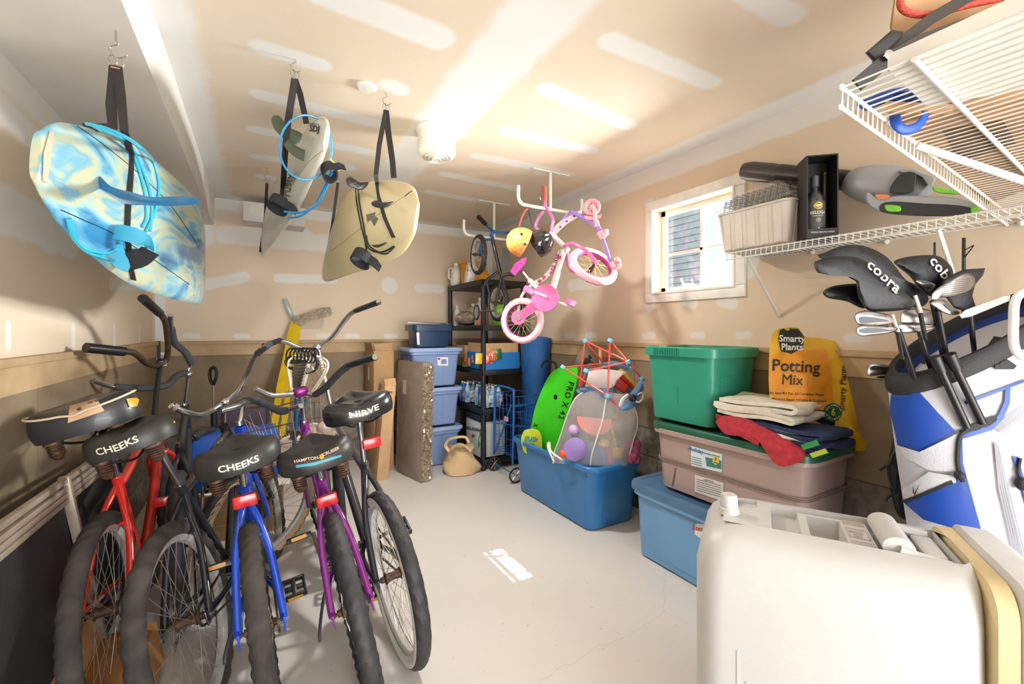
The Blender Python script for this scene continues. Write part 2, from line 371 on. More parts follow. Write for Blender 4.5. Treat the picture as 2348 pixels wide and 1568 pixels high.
# soffit along the left wall
SZ = 2.245
sf = MB(); sf.bx(XL, -.33, YF, YB, SZ, ZC)
st('trim_1', sf, mat('soffit_primed', '#d3d0cc', .85, col2='#cac4bb', scale=1.5))
# small boxed duct at the top of the back wall
p0 = PYY(558, 460, YB - .25); p1 = PYY(700, 520, YB - .25)
st('trim_2', MB().bx(p0.x, p1.x, YB - .25, YB, p1.z, p0.z), mat('duct_box', '#cdc8c0', .85))
# wall outlet
o = PYY(350, 815, YB - .012); ot = thing('wall_outlet', 'small white electrical outlet low in the back left corner', 'outlet', (XL + .045, YB - .016, 1.02))
MB().box((0, 0, .057), (.07, .008, .115), r=.003).build('cover_plate', WHT, ot)
MB().box((0, -.004, .035), (.028, .004, .028)).box((0, -.004, .08), (.028, .004, .028)).build('socket', mat('socket_grey', '#a8a49c', .5), ot)
tag(MB().box((XL + .03, YB - .03, 1.15), (.02, .02, .16)).single('cable', BLK, 'short black cable hanging in the back left corner above the outlet', 'cable'))

# ------------------------------------------------------------------ window
wy0, wy1, wz0, wz1 = WN; frm = mat('window_white', '#ece8e0', .4); jam = mat('window_jamb', '#e2cdb0', .6)
m = MB(); cw = .07
for a, b2, c, d in ((wy0 - cw, wy1 + cw, wz1, wz1 + cw), (wy0 - cw, wy1 + cw, wz0 - cw, wz0), (wy0 - cw, wy0, wz0, wz1), (wy1, wy1 + cw, wz0, wz1)):
    m.bx(XR - .018, XR + .002, a, b2, c, d, r=.004)
for a, b2, c, d in ((wy0 - .012, wy1 + .012, wz1, wz1 + .012), (wy0 - .012, wy1 + .012, wz0 - .012, wz0), (wy0 - .012, wy0, wz0, wz1), (wy1, wy1 + .012, wz0, wz1)):
    m.bx(XR - .026, XR - .016, a, b2, c, d)
win = st('window_1', m, frm)
m = MB(); D = .14
m.bx(XR, XR + D, wy0 - .015, wy0, wz0, wz1); m.bx(XR, XR + D, wy1, wy1 + .015, wz0, wz1); m.bx(XR, XR + D, wy0 - .015, wy1 + .015, wz1, wz1 + .015); m.bx(XR, XR + D, wy0 - .015, wy1 + .015, wz0 - .015, wz0)
m.build('window_jamb', jam, win)
m = MB(); x0, x1 = XR + .07, XR + .10; fwid = .035
m.bx(x0, x1, wy0, wy0 + fwid, wz0, wz1); m.bx(x0, x1, wy1 - fwid, wy1, wz0, wz1); m.bx(x0, x1, wy0, wy1, wz0, wz0 + fwid); m.bx(x0, x1, wy0, wy1, wz1 - fwid, wz1)
m.build('sash_frame', frm, win)
m = MB(); zc = (wz0 + wz1) / 2 - .02; yc = (wy0 + wy1) / 2 - .02
m.bx(x0 + .005, x1 - .005, wy0 + fwid, wy1 - fwid, zc - .009, zc + .009); m.bx(x0 + .005, x1 - .005, yc - .009, yc + .009, wz0 + fwid, wz1 - fwid)
m.build('muntin', frm, win)
gl = bpy.data.materials.new('window_glass'); gl.use_nodes = True; n = gl.node_tree.nodes; L = gl.node_tree.links; n.remove(n['Principled BSDF'])
tb = n.new('ShaderNodeBsdfTransparent'); tb.inputs[0].default_value = (.93, .95, .95, 1); gb = n.new('ShaderNodeBsdfGlossy'); gb.inputs['Roughness'].default_value = .02; ms = n.new('ShaderNodeMixShader'); ms.inputs[0].default_value = .06
L.new(tb.outputs[0], ms.inputs[1]); L.new(gb.outputs[0], ms.inputs[2]); L.new(ms.outputs[0], n['Material Output'].inputs[0])
MB().bx(XR + .083, XR + .087, wy0 + fwid, wy1 - fwid, wz0 + fwid, wz1 - fwid).build('glass_pane', gl, win)
m = MB(); m.box((XR + .05, yc + .10, wz0 + .03), (.03, .05, .04), r=.006); m.tube([(XR + .045, yc + .10, wz0 + .03), (XR + .03, yc + .115, wz0 + .065), (XR + .03, yc + .12, wz0 + .085)], .006)
m.build('window_latch', frm, win)
# outdoors beyond the window
sid = bpy.data.materials.new('lap_siding'); sid.use_nodes = True
nb = thing('neighbour_house', 'grey sided neighbouring house with a window seen through the small window', 'house', (8.2, 9.2, -.1))
m = MB(); m.bx(0, 3, -3.2, 6, 0, 6)
for k in range(40): m.box((-.012, 1.4, .08 + k * .145), (.03, 9.2, .13), TR((0, 0, 0), 0), r=.01)
m.build('siding_wall', mat('grey_siding', '#8f969b', .7), nb)
m = MB(); m.bx(-.10, -.02, -.9, .5, 2.3, 4.2); m.build('house_window_frame', frm, nb)
MB().bx(-.12, -.06, -.78, .38, 2.42, 4.08).build('house_window_pane', mat('dark_pane', '#63717c', .1), nb)
hd = MB(); rr = random.Random(3)
for k in range(700): hd.ball((7.6 + rr.uniform(-.3, .3), 1.8 + rr.uniform(0, 8.5), -.1 + rr.uniform(0, 1.6)), rr.uniform(.05, .12), seg=5, rings=4)
tag(hd.single('hedge', mat('red_green_leaves', '#93635a', .8, col2='#6f8a52', scale=5), 'low reddish green hedge outside beyond the small window', 'hedge'), kind='stuff')
st('trim_3', MB().bx(XR + .5, 40, -20, 40, -.5, -.1), mat('driveway', '#cfcac6', .9))
st('trim_4', MB().bx(XR + .14, XR + .56, -1, 5, 2.54, 2.62), mat('eave_white', '#e2e0da', .6))
# ceiling fixtures
c = G(1001, 299, ZC); lt = thing('ceiling_light', 'round white ribbed ceiling lamp with a ringed glass lens', 'lamp', (c.x, c.y, ZC))
MB().lathe([(.118, 0), (.118, -.012), (.108, -.02), (.106, -.055), (.104, -.06)], 40).build('base', mat('lamp_white', '#e9e6e0', .4), lt)
prof = [(.104, -.058)]
for k in range(5): z = -.06 - k * .016; prof += [(.112, z - .003), (.112, z - .011), (.108, z - .014)]
prof += [(.10, -.150), (.085, -.158)]
MB().lathe(prof, 40).build('ribbed_shade', mat('lamp_white', '#e9e6e0', .4), lt)
MB().lathe([(.084, -.150), (.082, -.164), (.07, -.158), (.066, -.170), (.052, -.162), (.048, -.174), (.032, -.165), (.028, -.178), (.01, -.170), (0, -.180)], 40).build('lens', mat('lamp_glass', '#d6d3cb', .15, coat=.6), lt)
c = G(841, 198, ZC); MB().lathe([(.047, 0), (.047, -.006), (.04, -.013), (0, -.015)], 32, Matrix.Translation((c.x, c.y, ZC))).single('cover_disc', WHT, 'flat round white cover disc on the ceiling beside the dark strap hook', 'ceiling cover', origin=(c.x, c.y, ZC))
# ================================================================== surface marks: ray-projected onto the built surfaces
from mathutils.bvhtree import BVHTree
def wv(o):
    R = rootm(o)
    return [R @ v.co for v in o.data.vertices] if not (o.name in RM and o.parent is None) else [RM[o.name] @ v.co for v in o.data.vertices]
def surf(*objs):
    V = []; Fc = []
    for o in objs:
        k = len(V); V += wv(o); Fc += [tuple(i + k for i in p.vertices) for p in o.data.polygons]
    return BVHTree.FromPolygons(V, Fc)
def hit(bvh, u, v, off=.003, fall=None):
    r = ray(u, v).normalized(); h = bvh.ray_cast(CAMP, r)
    if h[0] is None:
        return fall
    n = h[1]
    if n.dot(r) > 0: n = -n
    return h[0] + n * off
def subtri(poly, maxe):
    bm = bmesh.new(); vs = [bm.verts.new((p[0], p[1], 0)) for p in poly]
    f = bm.faces.new(vs); bmesh.ops.triangulate(bm, faces=[f])
    for _ in range(7):
        es = [e for e in bm.edges if e.calc_length() > maxe]
        if not es: break
        bmesh.ops.subdivide_edges(bm, edges=es, cuts=1); bmesh.ops.triangulate(bm, faces=bm.faces[:])
    bm.verts.index_update(); V = [(v.co.x, v.co.y) for v in bm.verts]; Fc = [tuple(v.index for v in f.verts) for f in bm.faces]; bm.free(); return V, Fc
def decal(mb, poly, bvh, off=.002, maxe=14, smoothp=False):
    if smoothp: poly = [(p.x, p.y) for p in crv([(a, b, 0) for a, b in poly], 5, closed=True)]
    V, Fc = subtri(poly, maxe); P = [hit(bvh, a, b, off) for a, b in V]
    idx = {}; vs = []
    for i, p in enumerate(P):
        if p is not None: idx[i] = len(vs); vs.append(p)
    mb.add(vs, [tuple(idx[i] for i in f) for f in Fc if all(i in idx for i in f)]); return mb
def ptext(mb, s, c, size, bvh, ang=0, off=.003, bold=0, sx=1, shear=0, skew=0, spacing=1, sub=0):
    "text drawn on a surface round the picture point c; size in picture units, ang in degrees"
    vs, fs = textgeo(s, size, bold, 2, spacing); a = math.radians(ang); P = []
    for v in vs:
        x = v.x * sx + shear * v.y; y = -v.y + skew * v.x * sx
        P.append(hit(bvh, c[0] + x * math.cos(a) - y * math.sin(a), c[1] + x * math.sin(a) + y * math.cos(a), off))
    idx = {}; o = []
    for i, p in enumerate(P):
        if p is not None: idx[i] = len(o); o.append(p)
    return mb.add(o, [tuple(idx[i] for i in f) for f in fs if all(i in idx for i in f)])

# ================================================================== storage tubs along the right wall
def ringz(w, d, r, z, n=6): return rrect(w, d, r, n, z=z)
def tub(root, b, t, h, m, rim=.022, r0=.06, r1=.07, foot=True, ribs=(), nm='body', lip=.03):
    "open tapered tub; b,t are (x,y) sizes at base and top"
    M_ = MB(); th = .004
    def at(k, g=0): return (b[0] + (t[0] - b[0]) * k + g, b[1] + (t[1] - b[1]) * k + g, r0 + (r1 - r0) * k)
    R = []
    R.append(ringz(b[0] - .06, b[1] - .06, r0, .0)); x = at(0); R.append(ringz(x[0], x[1], x[2], .012))
    for k in (.25, .5, .75): x = at(k); R.append(ringz(x[0], x[1], x[2], h * k))
    x = at(1); R.append(ringz(x[0], x[1], x[2], h - lip)); R.append(ringz(x[0] + rim * 2, x[1] + rim * 2, x[2] + rim, h - lip)); R.append(ringz(x[0] + rim * 2, x[1] + rim * 2, x[2] + rim, h - .006))
    R.append(ringz(x[0] + rim * 2 - .01, x[1] + rim * 2 - .01, x[2] + rim, h)); R.append(ringz(x[0] - th, x[1] - th, x[2], h)); 
    for k in (.9, .5, .05): x = at(k, -2 * th); R.append(ringz(x[0], x[1], x[2], h * k))
    M_.loft(R)
    for (ax, off, wd, z0, z1, dep) in ribs:      # vertical raised panels on the walls
        for sg in (1, -1):
            q0 = (b[0] if ax == 'x' else b[1]) / 2 - .004; q1 = (t[0] if ax == 'x' else t[1]) / 2 - .004
            k0, k1 = z0 / h, z1 / h
            pts = []
            for k, z in ((k0, z0), (k1, z1)):
                q = q0 + (q1 - q0) * k
                for o_ in (off - wd / 2, off + wd / 2):
                    pts.append((sg * q, o_, z) if ax == 'x' else (o_, sg * q, z)); pts.append((sg * (q + dep + .004), o_ * 1, z) if ax == 'x' else (o_, sg * (q + dep + .004), z))
            M_.add(pts, [(0, 2, 3, 1), (4, 5, 7, 6), (0, 4, 6, 2), (1, 3, 7, 5), (0, 1, 5, 4), (2, 6, 7, 3)])
    return M_.build(nm, m, root, smooth=35)
def lid(root, w, d, z, m, r=.08, hh=.03, panel=True):
    R = [ringz(w, d, r, z - .012), ringz(w + .012, d + .012, r, z - .012), ringz(w + .012, d + .012, r, z + hh * .6), ringz(w, d, r, z + hh), ringz(w - .05, d - .05, r * .8, z + hh), ringz(w - .07, d - .07, r * .8, z + hh - .008)]
    M_ = MB().loft(R)
    return M_.build('lid', m, root, smooth=35)
DBLUE = mat('blue_tub_plastic', '#2f76b3', .3, var=.05, scale=3, coat=.15); DBL2 = mat('steel_blue_tote', '#6c9fce', .34, var=.04, scale=2, coat=.1); LIDB = mat('grey_blue_lid', '#4f7396', .4)
GRN = mat('green_tote_plastic', '#2f8f76', .32, var=.05, scale=3, coat=.1); DGRN = mat('dark_green_lid', '#1f5a45', .35); MAU = mat('mauve_tote_plastic', '#a8928b', .36, var=.04, scale=2, coat=.1)

t = thing('storage_tub', 'large open blue plastic tub full of beach toys and boards', 'storage tub', (2.07, 2.66, 0))
tub(t, (.40, .90), (.45, 1.0), .435, DBLUE, rim=.022, ribs=[('y', 0, .2, .05, .38, .004)])
t = thing('storage_tote', 'steel blue lidded tote on the floor beneath the mauve tote', 'storage tote', (2.145, 1.45, 0))
tub(t, (.40, .84), (.43, .88), .395, DBL2, ribs=[('x', .0, .5, .05, .34, .003)]); lid(t, .475, .925, .40, LIDB)
B_ = surf(t.children[0])
lb = MB(); lb.cur = 0; decal(lb, [(1593, 1203), (1602, 1199), (1625, 1203), (1640, 1208), (1640, 1240), (1610, 1236), (1594, 1225)], B_, .002, 20); lb.cur = 1; ptext(lb, 'Sterilite', (1613, 1213), 16, B_, 10, .004, .02)
lb.build('label_sticker', [mat('paper_label', '#e6e6e2', .6), mat('red_print', '#b5352f', .6)], t, world=True)
t = thing('storage_tote', 'tall mauve tote with dark green lid stacked on the steel blue tote', 'storage tote', (2.185, 1.365, .432))
mb_ = tub(t, (.39, .76), (.43, .81), .345, MAU, ribs=[])
m = MB()
for z in (.155, .163, .171): m.loft([ringz(.418, .793, .06, z), ringz(.424, .799, .06, z + .001), ringz(.424, .799, .06, z + .005), ringz(.418, .793, .06, z + .006)], caps=(False, False))
m.build('band', mat('mauve_band', '#8f7a74', .4), t)
lid(t, .46, .845, .345, DGRN, hh=.028)
B_ = surf(mb_)
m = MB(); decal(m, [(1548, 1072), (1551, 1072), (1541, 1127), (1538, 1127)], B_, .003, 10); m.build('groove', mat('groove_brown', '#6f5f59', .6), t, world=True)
lb = MB(); lb.cur = 0; decal(lb, [(1585, 1022), (1657, 1041), (1656, 1083), (1586, 1067)], B_, .003, 12); lb.cur = 1; ptext(lb, 'Holiday', (1597, 1032), 12, B_, 15, .005, .02); lb.cur = 2; ptext(lb, 'Storage Container', (1634, 1042), 5, B_, 14, .005, .02)
lb.cur = 3; decal(lb, [(1618, 1047), (1655, 1056), (1655, 1075), (1622, 1068)], B_, .0045, 12); lb.cur = 4
decal(lb, [(1643 + 9 * math.cos(a * PI / 6) * (1 if a % 2 else .8), 1055 + 11 * math.sin(a * PI / 6) * (1 if a % 2 else .8)) for a in range(12)], B_, .0055, 12); lb.cur = 2; ptext(lb, '2', (1643, 1052), 9, B_, 10, .007, .03); ptext(lb, 'Pack', (1643, 1060), 5, B_, 10, .007, .02)
for k in range(4): decal(lb, [(1587, 1046 + k * 5), (1610, 1052 + k * 5), (1610, 1053 + k * 5), (1587, 1047 + k * 5)], B_, .005, 30)
lb.build('picture_label', [mat('pale_blue_label', '#cfdde4', .6), mat('blue_print', '#2e5b84', .6), mat('ink', '#2a3038', .6), mat('teal_print', '#3a7d74', .6), mat('yellow_print', '#ddc64a', .6)], t, world=True)
lb = MB(); lb.cur = 0; decal(lb, [(1594, 1088), (1660, 1107), (1659, 1149), (1594, 1127)], B_, .003, 12); lb.cur = 1
ptext(lb, 'CAUTION', (1627, 1102), 5, B_, 16, .005, .02)
for k in range(6): decal(lb, [(1598, 1097 + k * 5), (1655, 1113 + k * 5), (1655, 1114 + k * 5), (1598, 1098 + k * 5)], B_, .005, 40)
lb.build('text_label', [mat('cream_label', '#ddd7d0', .6), mat('ink', '#2a3038', .6)], t, world=True)
t = thing('storage_tote', 'deep green open tote standing on the mauve tote, upside ribbed rim', 'storage tote', (2.175, 1.615, .808))
t['label'] = 'deep green tote without lid standing on top of the mauve tote'
gb = tub(t, (.355, .395), (.40, .44), .42, GRN, rim=.02, lip=.05, r0=.05, r1=.05, ribs=[('y', 0, .25, .03, .27, .003), ('x', 0, .0, .1, .2, .001)])
m = MB()
for k in range(15): m.box((-.222, -.03 + k * .012, .395), (.006, .005, .04))
m.build('grip_ribs', GRN, t)

# ------------------------------------------------------------------ towels
def towel(name, label, rows, m, t_=.012, mats=None):
    s = MB().sheet(rows, t=t_); return s.single(name, m, label, 'towel', group='folded towels on the mauve tote', smooth=60)
rt = mat('red_terry', '#b8323c', .95, bump=1.2, bscale=300, var=.12, scale=40); nt_ = mat('navy_terry', '#27375e', .95, bump=1.2, bscale=300, var=.15, scale=40); wt = mat('cream_terry', '#ddd4c3', .95, bump=1.0, bscale=260, var=.05, scale=30); ylg = mat('lime_terry', '#a7b23a', .95); grt = mat('green_terry', '#2f8a4a', .95)
def blanket(cx, cy, z0, L, Wd, lay, dz, rz, seed, drop=0):
    "folded cloth: a snake of layers along local x, wavy"
    rr = random.Random(seed); M_ = TR((cx, cy, z0), rz); prof = []
    for k in range(lay):
        xs_ = [-.5 + i / 8 for i in range(9)]
        if k % 2: xs_ = xs_[::-1]
        for x in xs_: prof.append((x * L, k * dz + dz * .1 * math.sin(x * 7 + k)))
        if k < lay - 1: sx_ = .5 if k % 2 == 0 else -.5; prof.append((sx_ * L * 1.07, k * dz + dz * .3)); prof.append((sx_ * L * 1.08, k * dz + dz * .7))
    rows = []
    for j in range(13):
        y = (-.5 + j / 12) * Wd; ph = rr.uniform(-.004, .004); row = []
        for i, (x, z) in enumerate(prof):
            zz = z + .005 * math.sin(x * 19 + y * 23 + seed) + .004 * math.sin(y * 41 + i * .4); xx = x + .006 * math.sin(y * 17 + z * 50) + ph
            d = max(0, -(x + L * .5 - drop)) if drop else 0
            row.append(M_ @ Vector((xx, y * (1 + .03 * math.sin(z * 60)), zz)))
        rows.append(row)
    return rows
t = thing('folded_towel', 'folded red and navy towel with lime squares hanging over the mauve tote edge', 'towel', (2.1, 1.15, .806), group='folded towels on the mauve tote')
MB().sheet(blanket(2.12, 1.13, .825, .42, .26, 4, .021, math.radians(-92), 5), t=.017).build('navy_side', nt_, t, world=True, smooth=80)
T1 = crv([(1668, 958, 0), (1705, 962, 0), (1760, 985, 0), (1820, 1018, 0), (1850, 1030, 0)], 4); T2 = crv([(1644, 968, 0), (1668, 995, 0), (1735, 1005, 0), (1785, 1066, 0), (1838, 1058, 0)], 4)
rr_ = []
for a, b_ in zip(T1, T2):
    row = []
    for k in range(9):
        q = k / 8; u = a.x + (b_.x - a.x) * q; v = a.y + (b_.y - a.y) * q - 5 * math.sin(PI * q); row.append(PXX(u, v, 2.0 - .065 * math.sin(q * PI / 2) - .012 * math.sin(a.x * .06)))
    rr_.append(row)
MB().sheet(rr_, t=.022).build('red_side', rt, t, world=True, smooth=80)
rr_ = [[PXX(1640 + 8 * i + 3 * j, 956 + 2.6 * i * (1 + i * .03) + 9 * j * (1 if j < 3 else .8) - 5, 2.02 - .022 * j) for j in range(5)] for i in range(12)]
MB().sheet(rr_, t=.02).build('red_fold', rt, t, world=True, smooth=80)
MB().sheet([[PXX(1836 + a * 9 + b * 4, 1020 + b * 6 - a * 3, 1.955 + a * .004) for b in range(3)] for a in range(5)], t=.006).build('green_square', grt, t, world=True)
MB().sheet([[PXX(1856 + a * 9 + b * 4, 1040 + b * 5 - a * 3, 1.95 + a * .004) for b in range(3)] for a in range(5)], t=.006).build('lime_square', ylg, t, world=True)
t = thing('folded_towel', 'thick folded cream towel lying on the red and navy towel', 'towel', (2.1, 1.18, .91), group='folded towels on the mauve tote')
MB().sheet(blanket(2.12, 1.20, .918, .34, .27, 4, .021, math.radians(-88), 9), t=.018).build('cloth', wt, t, world=True, smooth=80)
MB().sheet([[PXX(1690 + 150 * a / 8 + b * 5, 962 + a * 3.5 + b * 9, 2.02 - .012 * b + .006 * math.sin(a)) for b in range(4)] for a in range(9)], t=.012).build('loose_fold', wt, t, world=True, smooth=80)

# ------------------------------------------------------------------ potting mix bag
YEL = mat('yellow_bag_plastic', '#e0ac1c', .28, var=.08, scale=6, bump=.5, bscale=14, coat=.3)
o_ = W(1888, 1028, 2.02); axu = (RX * 1.0 + AX * -.10).normalized(); top = W(1850, 770, 2.14)
t = thing('soil_bag', 'yellow plastic bag of potting mix leaning against the wall behind the towels', 'bag', o_)
outl = [(1800, 1015), (1775, 960), (1764, 900), (1763, 840), (1766, 790), (1775, 760), (1800, 752), (1830, 752), (1848, 772), (1890, 776), (1930, 790), (1945, 815), (1957, 880), (1968, 940), (1980, 1000), (2003, 1028), (1975, 1034), (1900, 1030), (1850, 1020)]
co = [(p.x, p.y) for p in crv([(a, b, 0) for a, b in outl], 4, closed=True)]; cxp, cyp = 1865, 895
rows = []
R = 9
def bagd(u, v, k): return 2.03 + .12 * (1028 - v) / 270 * 1.0 + .02 * math.sin(u * .05) * k
for s_ in (1, -1):
    rr_ = []
    for i in range(R + 1):
        k = i / R; q = (1 - k ** 2.4); row = []
        for (u, v) in co:
            uu = cxp + (u - cxp) * k; vv = cyp + (v - cyp) * k
            wr = .006 * math.sin(uu * .13 + vv * .05) * math.sin(vv * .11) * k * (1 - k) * 4
            row.append(W(uu, vv, bagd(uu, vv, q) - s_ * (.065 * q + (wr if s_ > 0 else 0))))
        rr_.append(row)
    rows.append(rr_)
m = MB(); n_ = len(co)
ringsA = rows[0][1:][::-1]; ringsB = rows[1][1:]
m.loft([*ringsA[::-1]][::-1] and ringsA[::-1], caps=(True, False)); m.loft(ringsB, caps=(True, False))
bag = m.build('bag_body', YEL, t, world=True, smooth=60); B_ = surf(bag)
m = MB(); decal(m, [(1770, 812), (1895, 800), (1908, 870), (1910, 950), (1900, 960), (1765, 925), (1763, 870)], B_, .002, 14); m.build('orange_panel', mat('orange_print', '#e3941a', .3, coat=.2), t, world=True)
m = MB(); decal(m, [(1784, 778), (1788, 757), (1806, 750), (1832, 750), (1845, 766), (1840, 798), (1815, 812), (1790, 805)], B_, .003, 10); m.build('brand_badge', mat('dark_badge', '#23281f', .35), t, world=True)
m = MB(); ptext(m, 'Smarty', (1815, 778), 21, B_, 2, .005, .02); ptext(m, 'Plants', (1815, 797), 21, B_, 2, .005, .02); m.build('badge_lettering', mat('white_print', '#e8e8e2', .4), t, world=True)
m = MB(); ptext(m, 'Potting', (1824, 841), 38, B_, 3, .005, .012); ptext(m, 'Mix', (1817, 872), 34, B_, 3, .005, .0)
m.build('title_lettering', mat('black_print', '#1d1c16', .4), t, world=True); m = MB(); ptext(m, 'An Ideal Mix For All Container Plants', (1826, 903), 8, B_, 2, .005, .01); ptext(m, 'Moisture Awaits Indoors & Outdoors', (1832, 917), 8, B_, 2, .005, .01)
m.build('small_lettering', mat('black_print', '#1d1c16', .4), t, world=True); m = MB(); ptext(m, 'Smarty Plants', (1931, 890), 19, B_, -87, .005, .012)
m.build('side_lettering', mat('black_print', '#1d1c16', .4), t, world=True); m = MB(); decal(m, [(1860, 940), (1912, 938), (1914, 974), (1895, 976), (1870, 965)], B_, .0025, 10)
m.build('dark_picture', mat('black_print', '#1d1c16', .4), t, world=True)
m = MB(); decal(m, [(1908 + 22 * math.cos(a * PI / 10), 945 + 21 * math.sin(a * PI / 10)) for a in range(20)], B_, .004, 10); m.build('green_roundel', mat('green_print', '#175a3b', .4), t, world=True)
m = MB(); ptext(m, '6', (1908, 945), 24, B_, 4, .007, .02); m.build('roundel_number', mat('gold_print', '#e5c33a', .4), t, world=True)
m = MB()
for k, ch in enumerate('FEEDS PLANTS FOR'): a = -165 + k * 10; ptext(m, ch, (1908 + 17 * math.cos(math.radians(a)), 945 + 16 * math.sin(math.radians(a))), 5, B_, a + 90, .007, .01)
for k, ch in enumerate('UP TO 6 MONTHS'): a = 160 - k * 10; ptext(m, ch, (1908 + 17 * math.cos(math.radians(a)), 945 + 16 * math.sin(math.radians(a))), 5, B_, a - 90, .007, .01)
m.build('roundel_lettering', mat('white_print', '#e8e8e2', .4), t, world=True)

# ------------------------------------------------------------------ cooler standing on its end
CW_ = mat('cooler_white', '#c2c1bf', .42, var=.03, scale=2, bump=.15, bscale=60); GSK = mat('yellowed_gasket', '#d3bf92', .5, var=.08, scale=6)
O = Vector((.985, .75, 0)); ex = Vector((.513, -.858, 0)).normalized(); ey = Vector((.858, .513, 0)).normalized()
CM = frame(O, ex, ey); HS = Matrix.Diagonal((.565 / .47, 1, 1, 1)); t = thing('cooler', 'big white plastic cooler stood on its end in the right foreground', 'cooler', CM)
L1, Wc, Hc = .565, .40, .80
def rr2(x0, x1, z, r, sh=0): return rrect(x1 - x0, Wc - 2 * sh, r, 7, (x0 + x1) / 2, Wc / 2, z)
m = MB(); R = [rr2(0, L1, 0, .07)]
for k in range(9):
    z = Hc * (k + 1) / 12; R.append(rr2(0, L1, z, .07))
m_top = [(0.0, .70), (.008, .735), (.022, .762), (.045, .782), (.075, .794), (.1, .799)]
for s_, z in m_top:
    ring = []
    for p in rrect(L1 - s_ * .9, Wc - 2 * s_, max(.02, .075 - s_ * .3), 7, L1 / 2 + s_ * .45, Wc / 2, z): ring.append(p)
    R.append(ring)
m.loft(R, caps=(True, False))
# flat top with the carry-handle recess: a grid whose cells inside the recesses drop
x0, x1, y0, y1 = .09, L1, .1, Wc - .1
def hz(x, y):
    z = .800; x = x * .47 / .565
    if .150 < x < .452 and .105 < y < .300: z = .765
    if .205 < x < .335 and .12 < y < .285: z = .790
    if .222 < x < .285 and .135 < y < .270: z = .735
    if .030 < x < .12 and .20 < y < .33 and (x - .03) * .5 + .20 < y: z = .788
    return z
gx = np.linspace(.0625, L1 - .02, 150); gy = np.linspace(.1, Wc - .1, 90)
rows = [[Vector((x, .0995 + (y - .1) * 1.0, hz(x, y))) for y in gy] for x in gx]
for row in rows: row[0].z = .799; row[-1].z = .799
for p in rows[0]: p.z = .799
for p in rows[-1]: p.z = .799
# ring of the top edge is closed by a flat collar around the grid
body = m.build('body', CW_, t, smooth=50)
m = MB(); m.sheet(rows)
last = rrect(L1 - .09, Wc - .2, .045, 7, L1 / 2 + .045, Wc / 2, .799)
body2 = m.build('top_moulding', CW_, t, smooth=25)
m = MB(); m.tube([(.365, .12, .803), (.365, .285, .803)], .026, 20); m.tube([(.365, .118, .80), (.405, .118, .79), (.44, .118, .785)], .012, 8); m.tube([(.365, .287, .80), (.405, .287, .79), (.44, .287, .785)], .012, 8)
m.box((.425, .20, .787), (.035, .12, .012), r=.004)
m.v = [HS @ v for v in m.v]; m.build('carry_handle', CW_, t)
m = MB()
for k in range(4): m.box((.293 + k * .0, .127 + k * .0, .791), (.001, .001, .001)); m.bx(.292, .330, .123 + k * .008, .126 + k * .008, .789, .7925); m.bx(.292, .330, .256 + k * .008, .259 + k * .008, .789, .7925)
m.bx(.293, .329, .168, .170, .789, .7925); m.bx(.293, .329, .228, .230, .789, .7925); m.bx(.293, .295, .168, .230, .789, .7925); m.bx(.327, .329, .168, .230, .789, .7925)
text(m, 'igloo', .028, Matrix.Translation((.311, .199, .7915)) @ Matrix.Rotation(-PI / 2, 4, 'Z'), .03, sx=.85)
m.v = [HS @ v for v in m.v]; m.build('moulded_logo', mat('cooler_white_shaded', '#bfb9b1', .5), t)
m = MB(); m.lathe([(.030, .798), (.026, .806), (.0255, .812), (.023, .814), (.0225, .818), (.024, .820), (.0215, .845), (.019, .850), (.006, .851), (0, .849)], 28, Matrix.Translation((.075, .17, 0)))
m.build('drain_plug', CW_, t)
m = MB(); m.bx(.0, .004, .0, .0, .0, .0)
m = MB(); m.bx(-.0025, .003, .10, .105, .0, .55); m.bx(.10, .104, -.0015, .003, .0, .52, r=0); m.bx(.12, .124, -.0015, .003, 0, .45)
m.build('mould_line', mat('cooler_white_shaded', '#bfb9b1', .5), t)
m = MB(); R = []
for x, s_ in ((L1 - .004, .012), (L1, .004), (L1 + .030, .002), (L1 + .034, .010)):
    R.append([Vector((x, p.x + Wc / 2, p.y + Hc / 2)) for p in rrect(Wc - 2 * s_, Hc - 2 * s_ + .0, .06, 7)])
m.loft(R); m.build('gasket', GSK, t)
m = MB(); R = []
for x, s_ in ((L1 + .034, .006), (L1 + .045, -.006), (L1 + .10, -.004), (L1 + .125, .012), (L1 + .135, .04)):
    R.append([Vector((x, p.x + Wc / 2, p.y + Hc / 2)) for p in rrect(Wc - 2 * s_, Hc - 2 * s_, .06, 7)])
m.loft(R); m.build('lid', mat('cooler_lid_white', '#c9c7c4', .38, bump=.1), t)
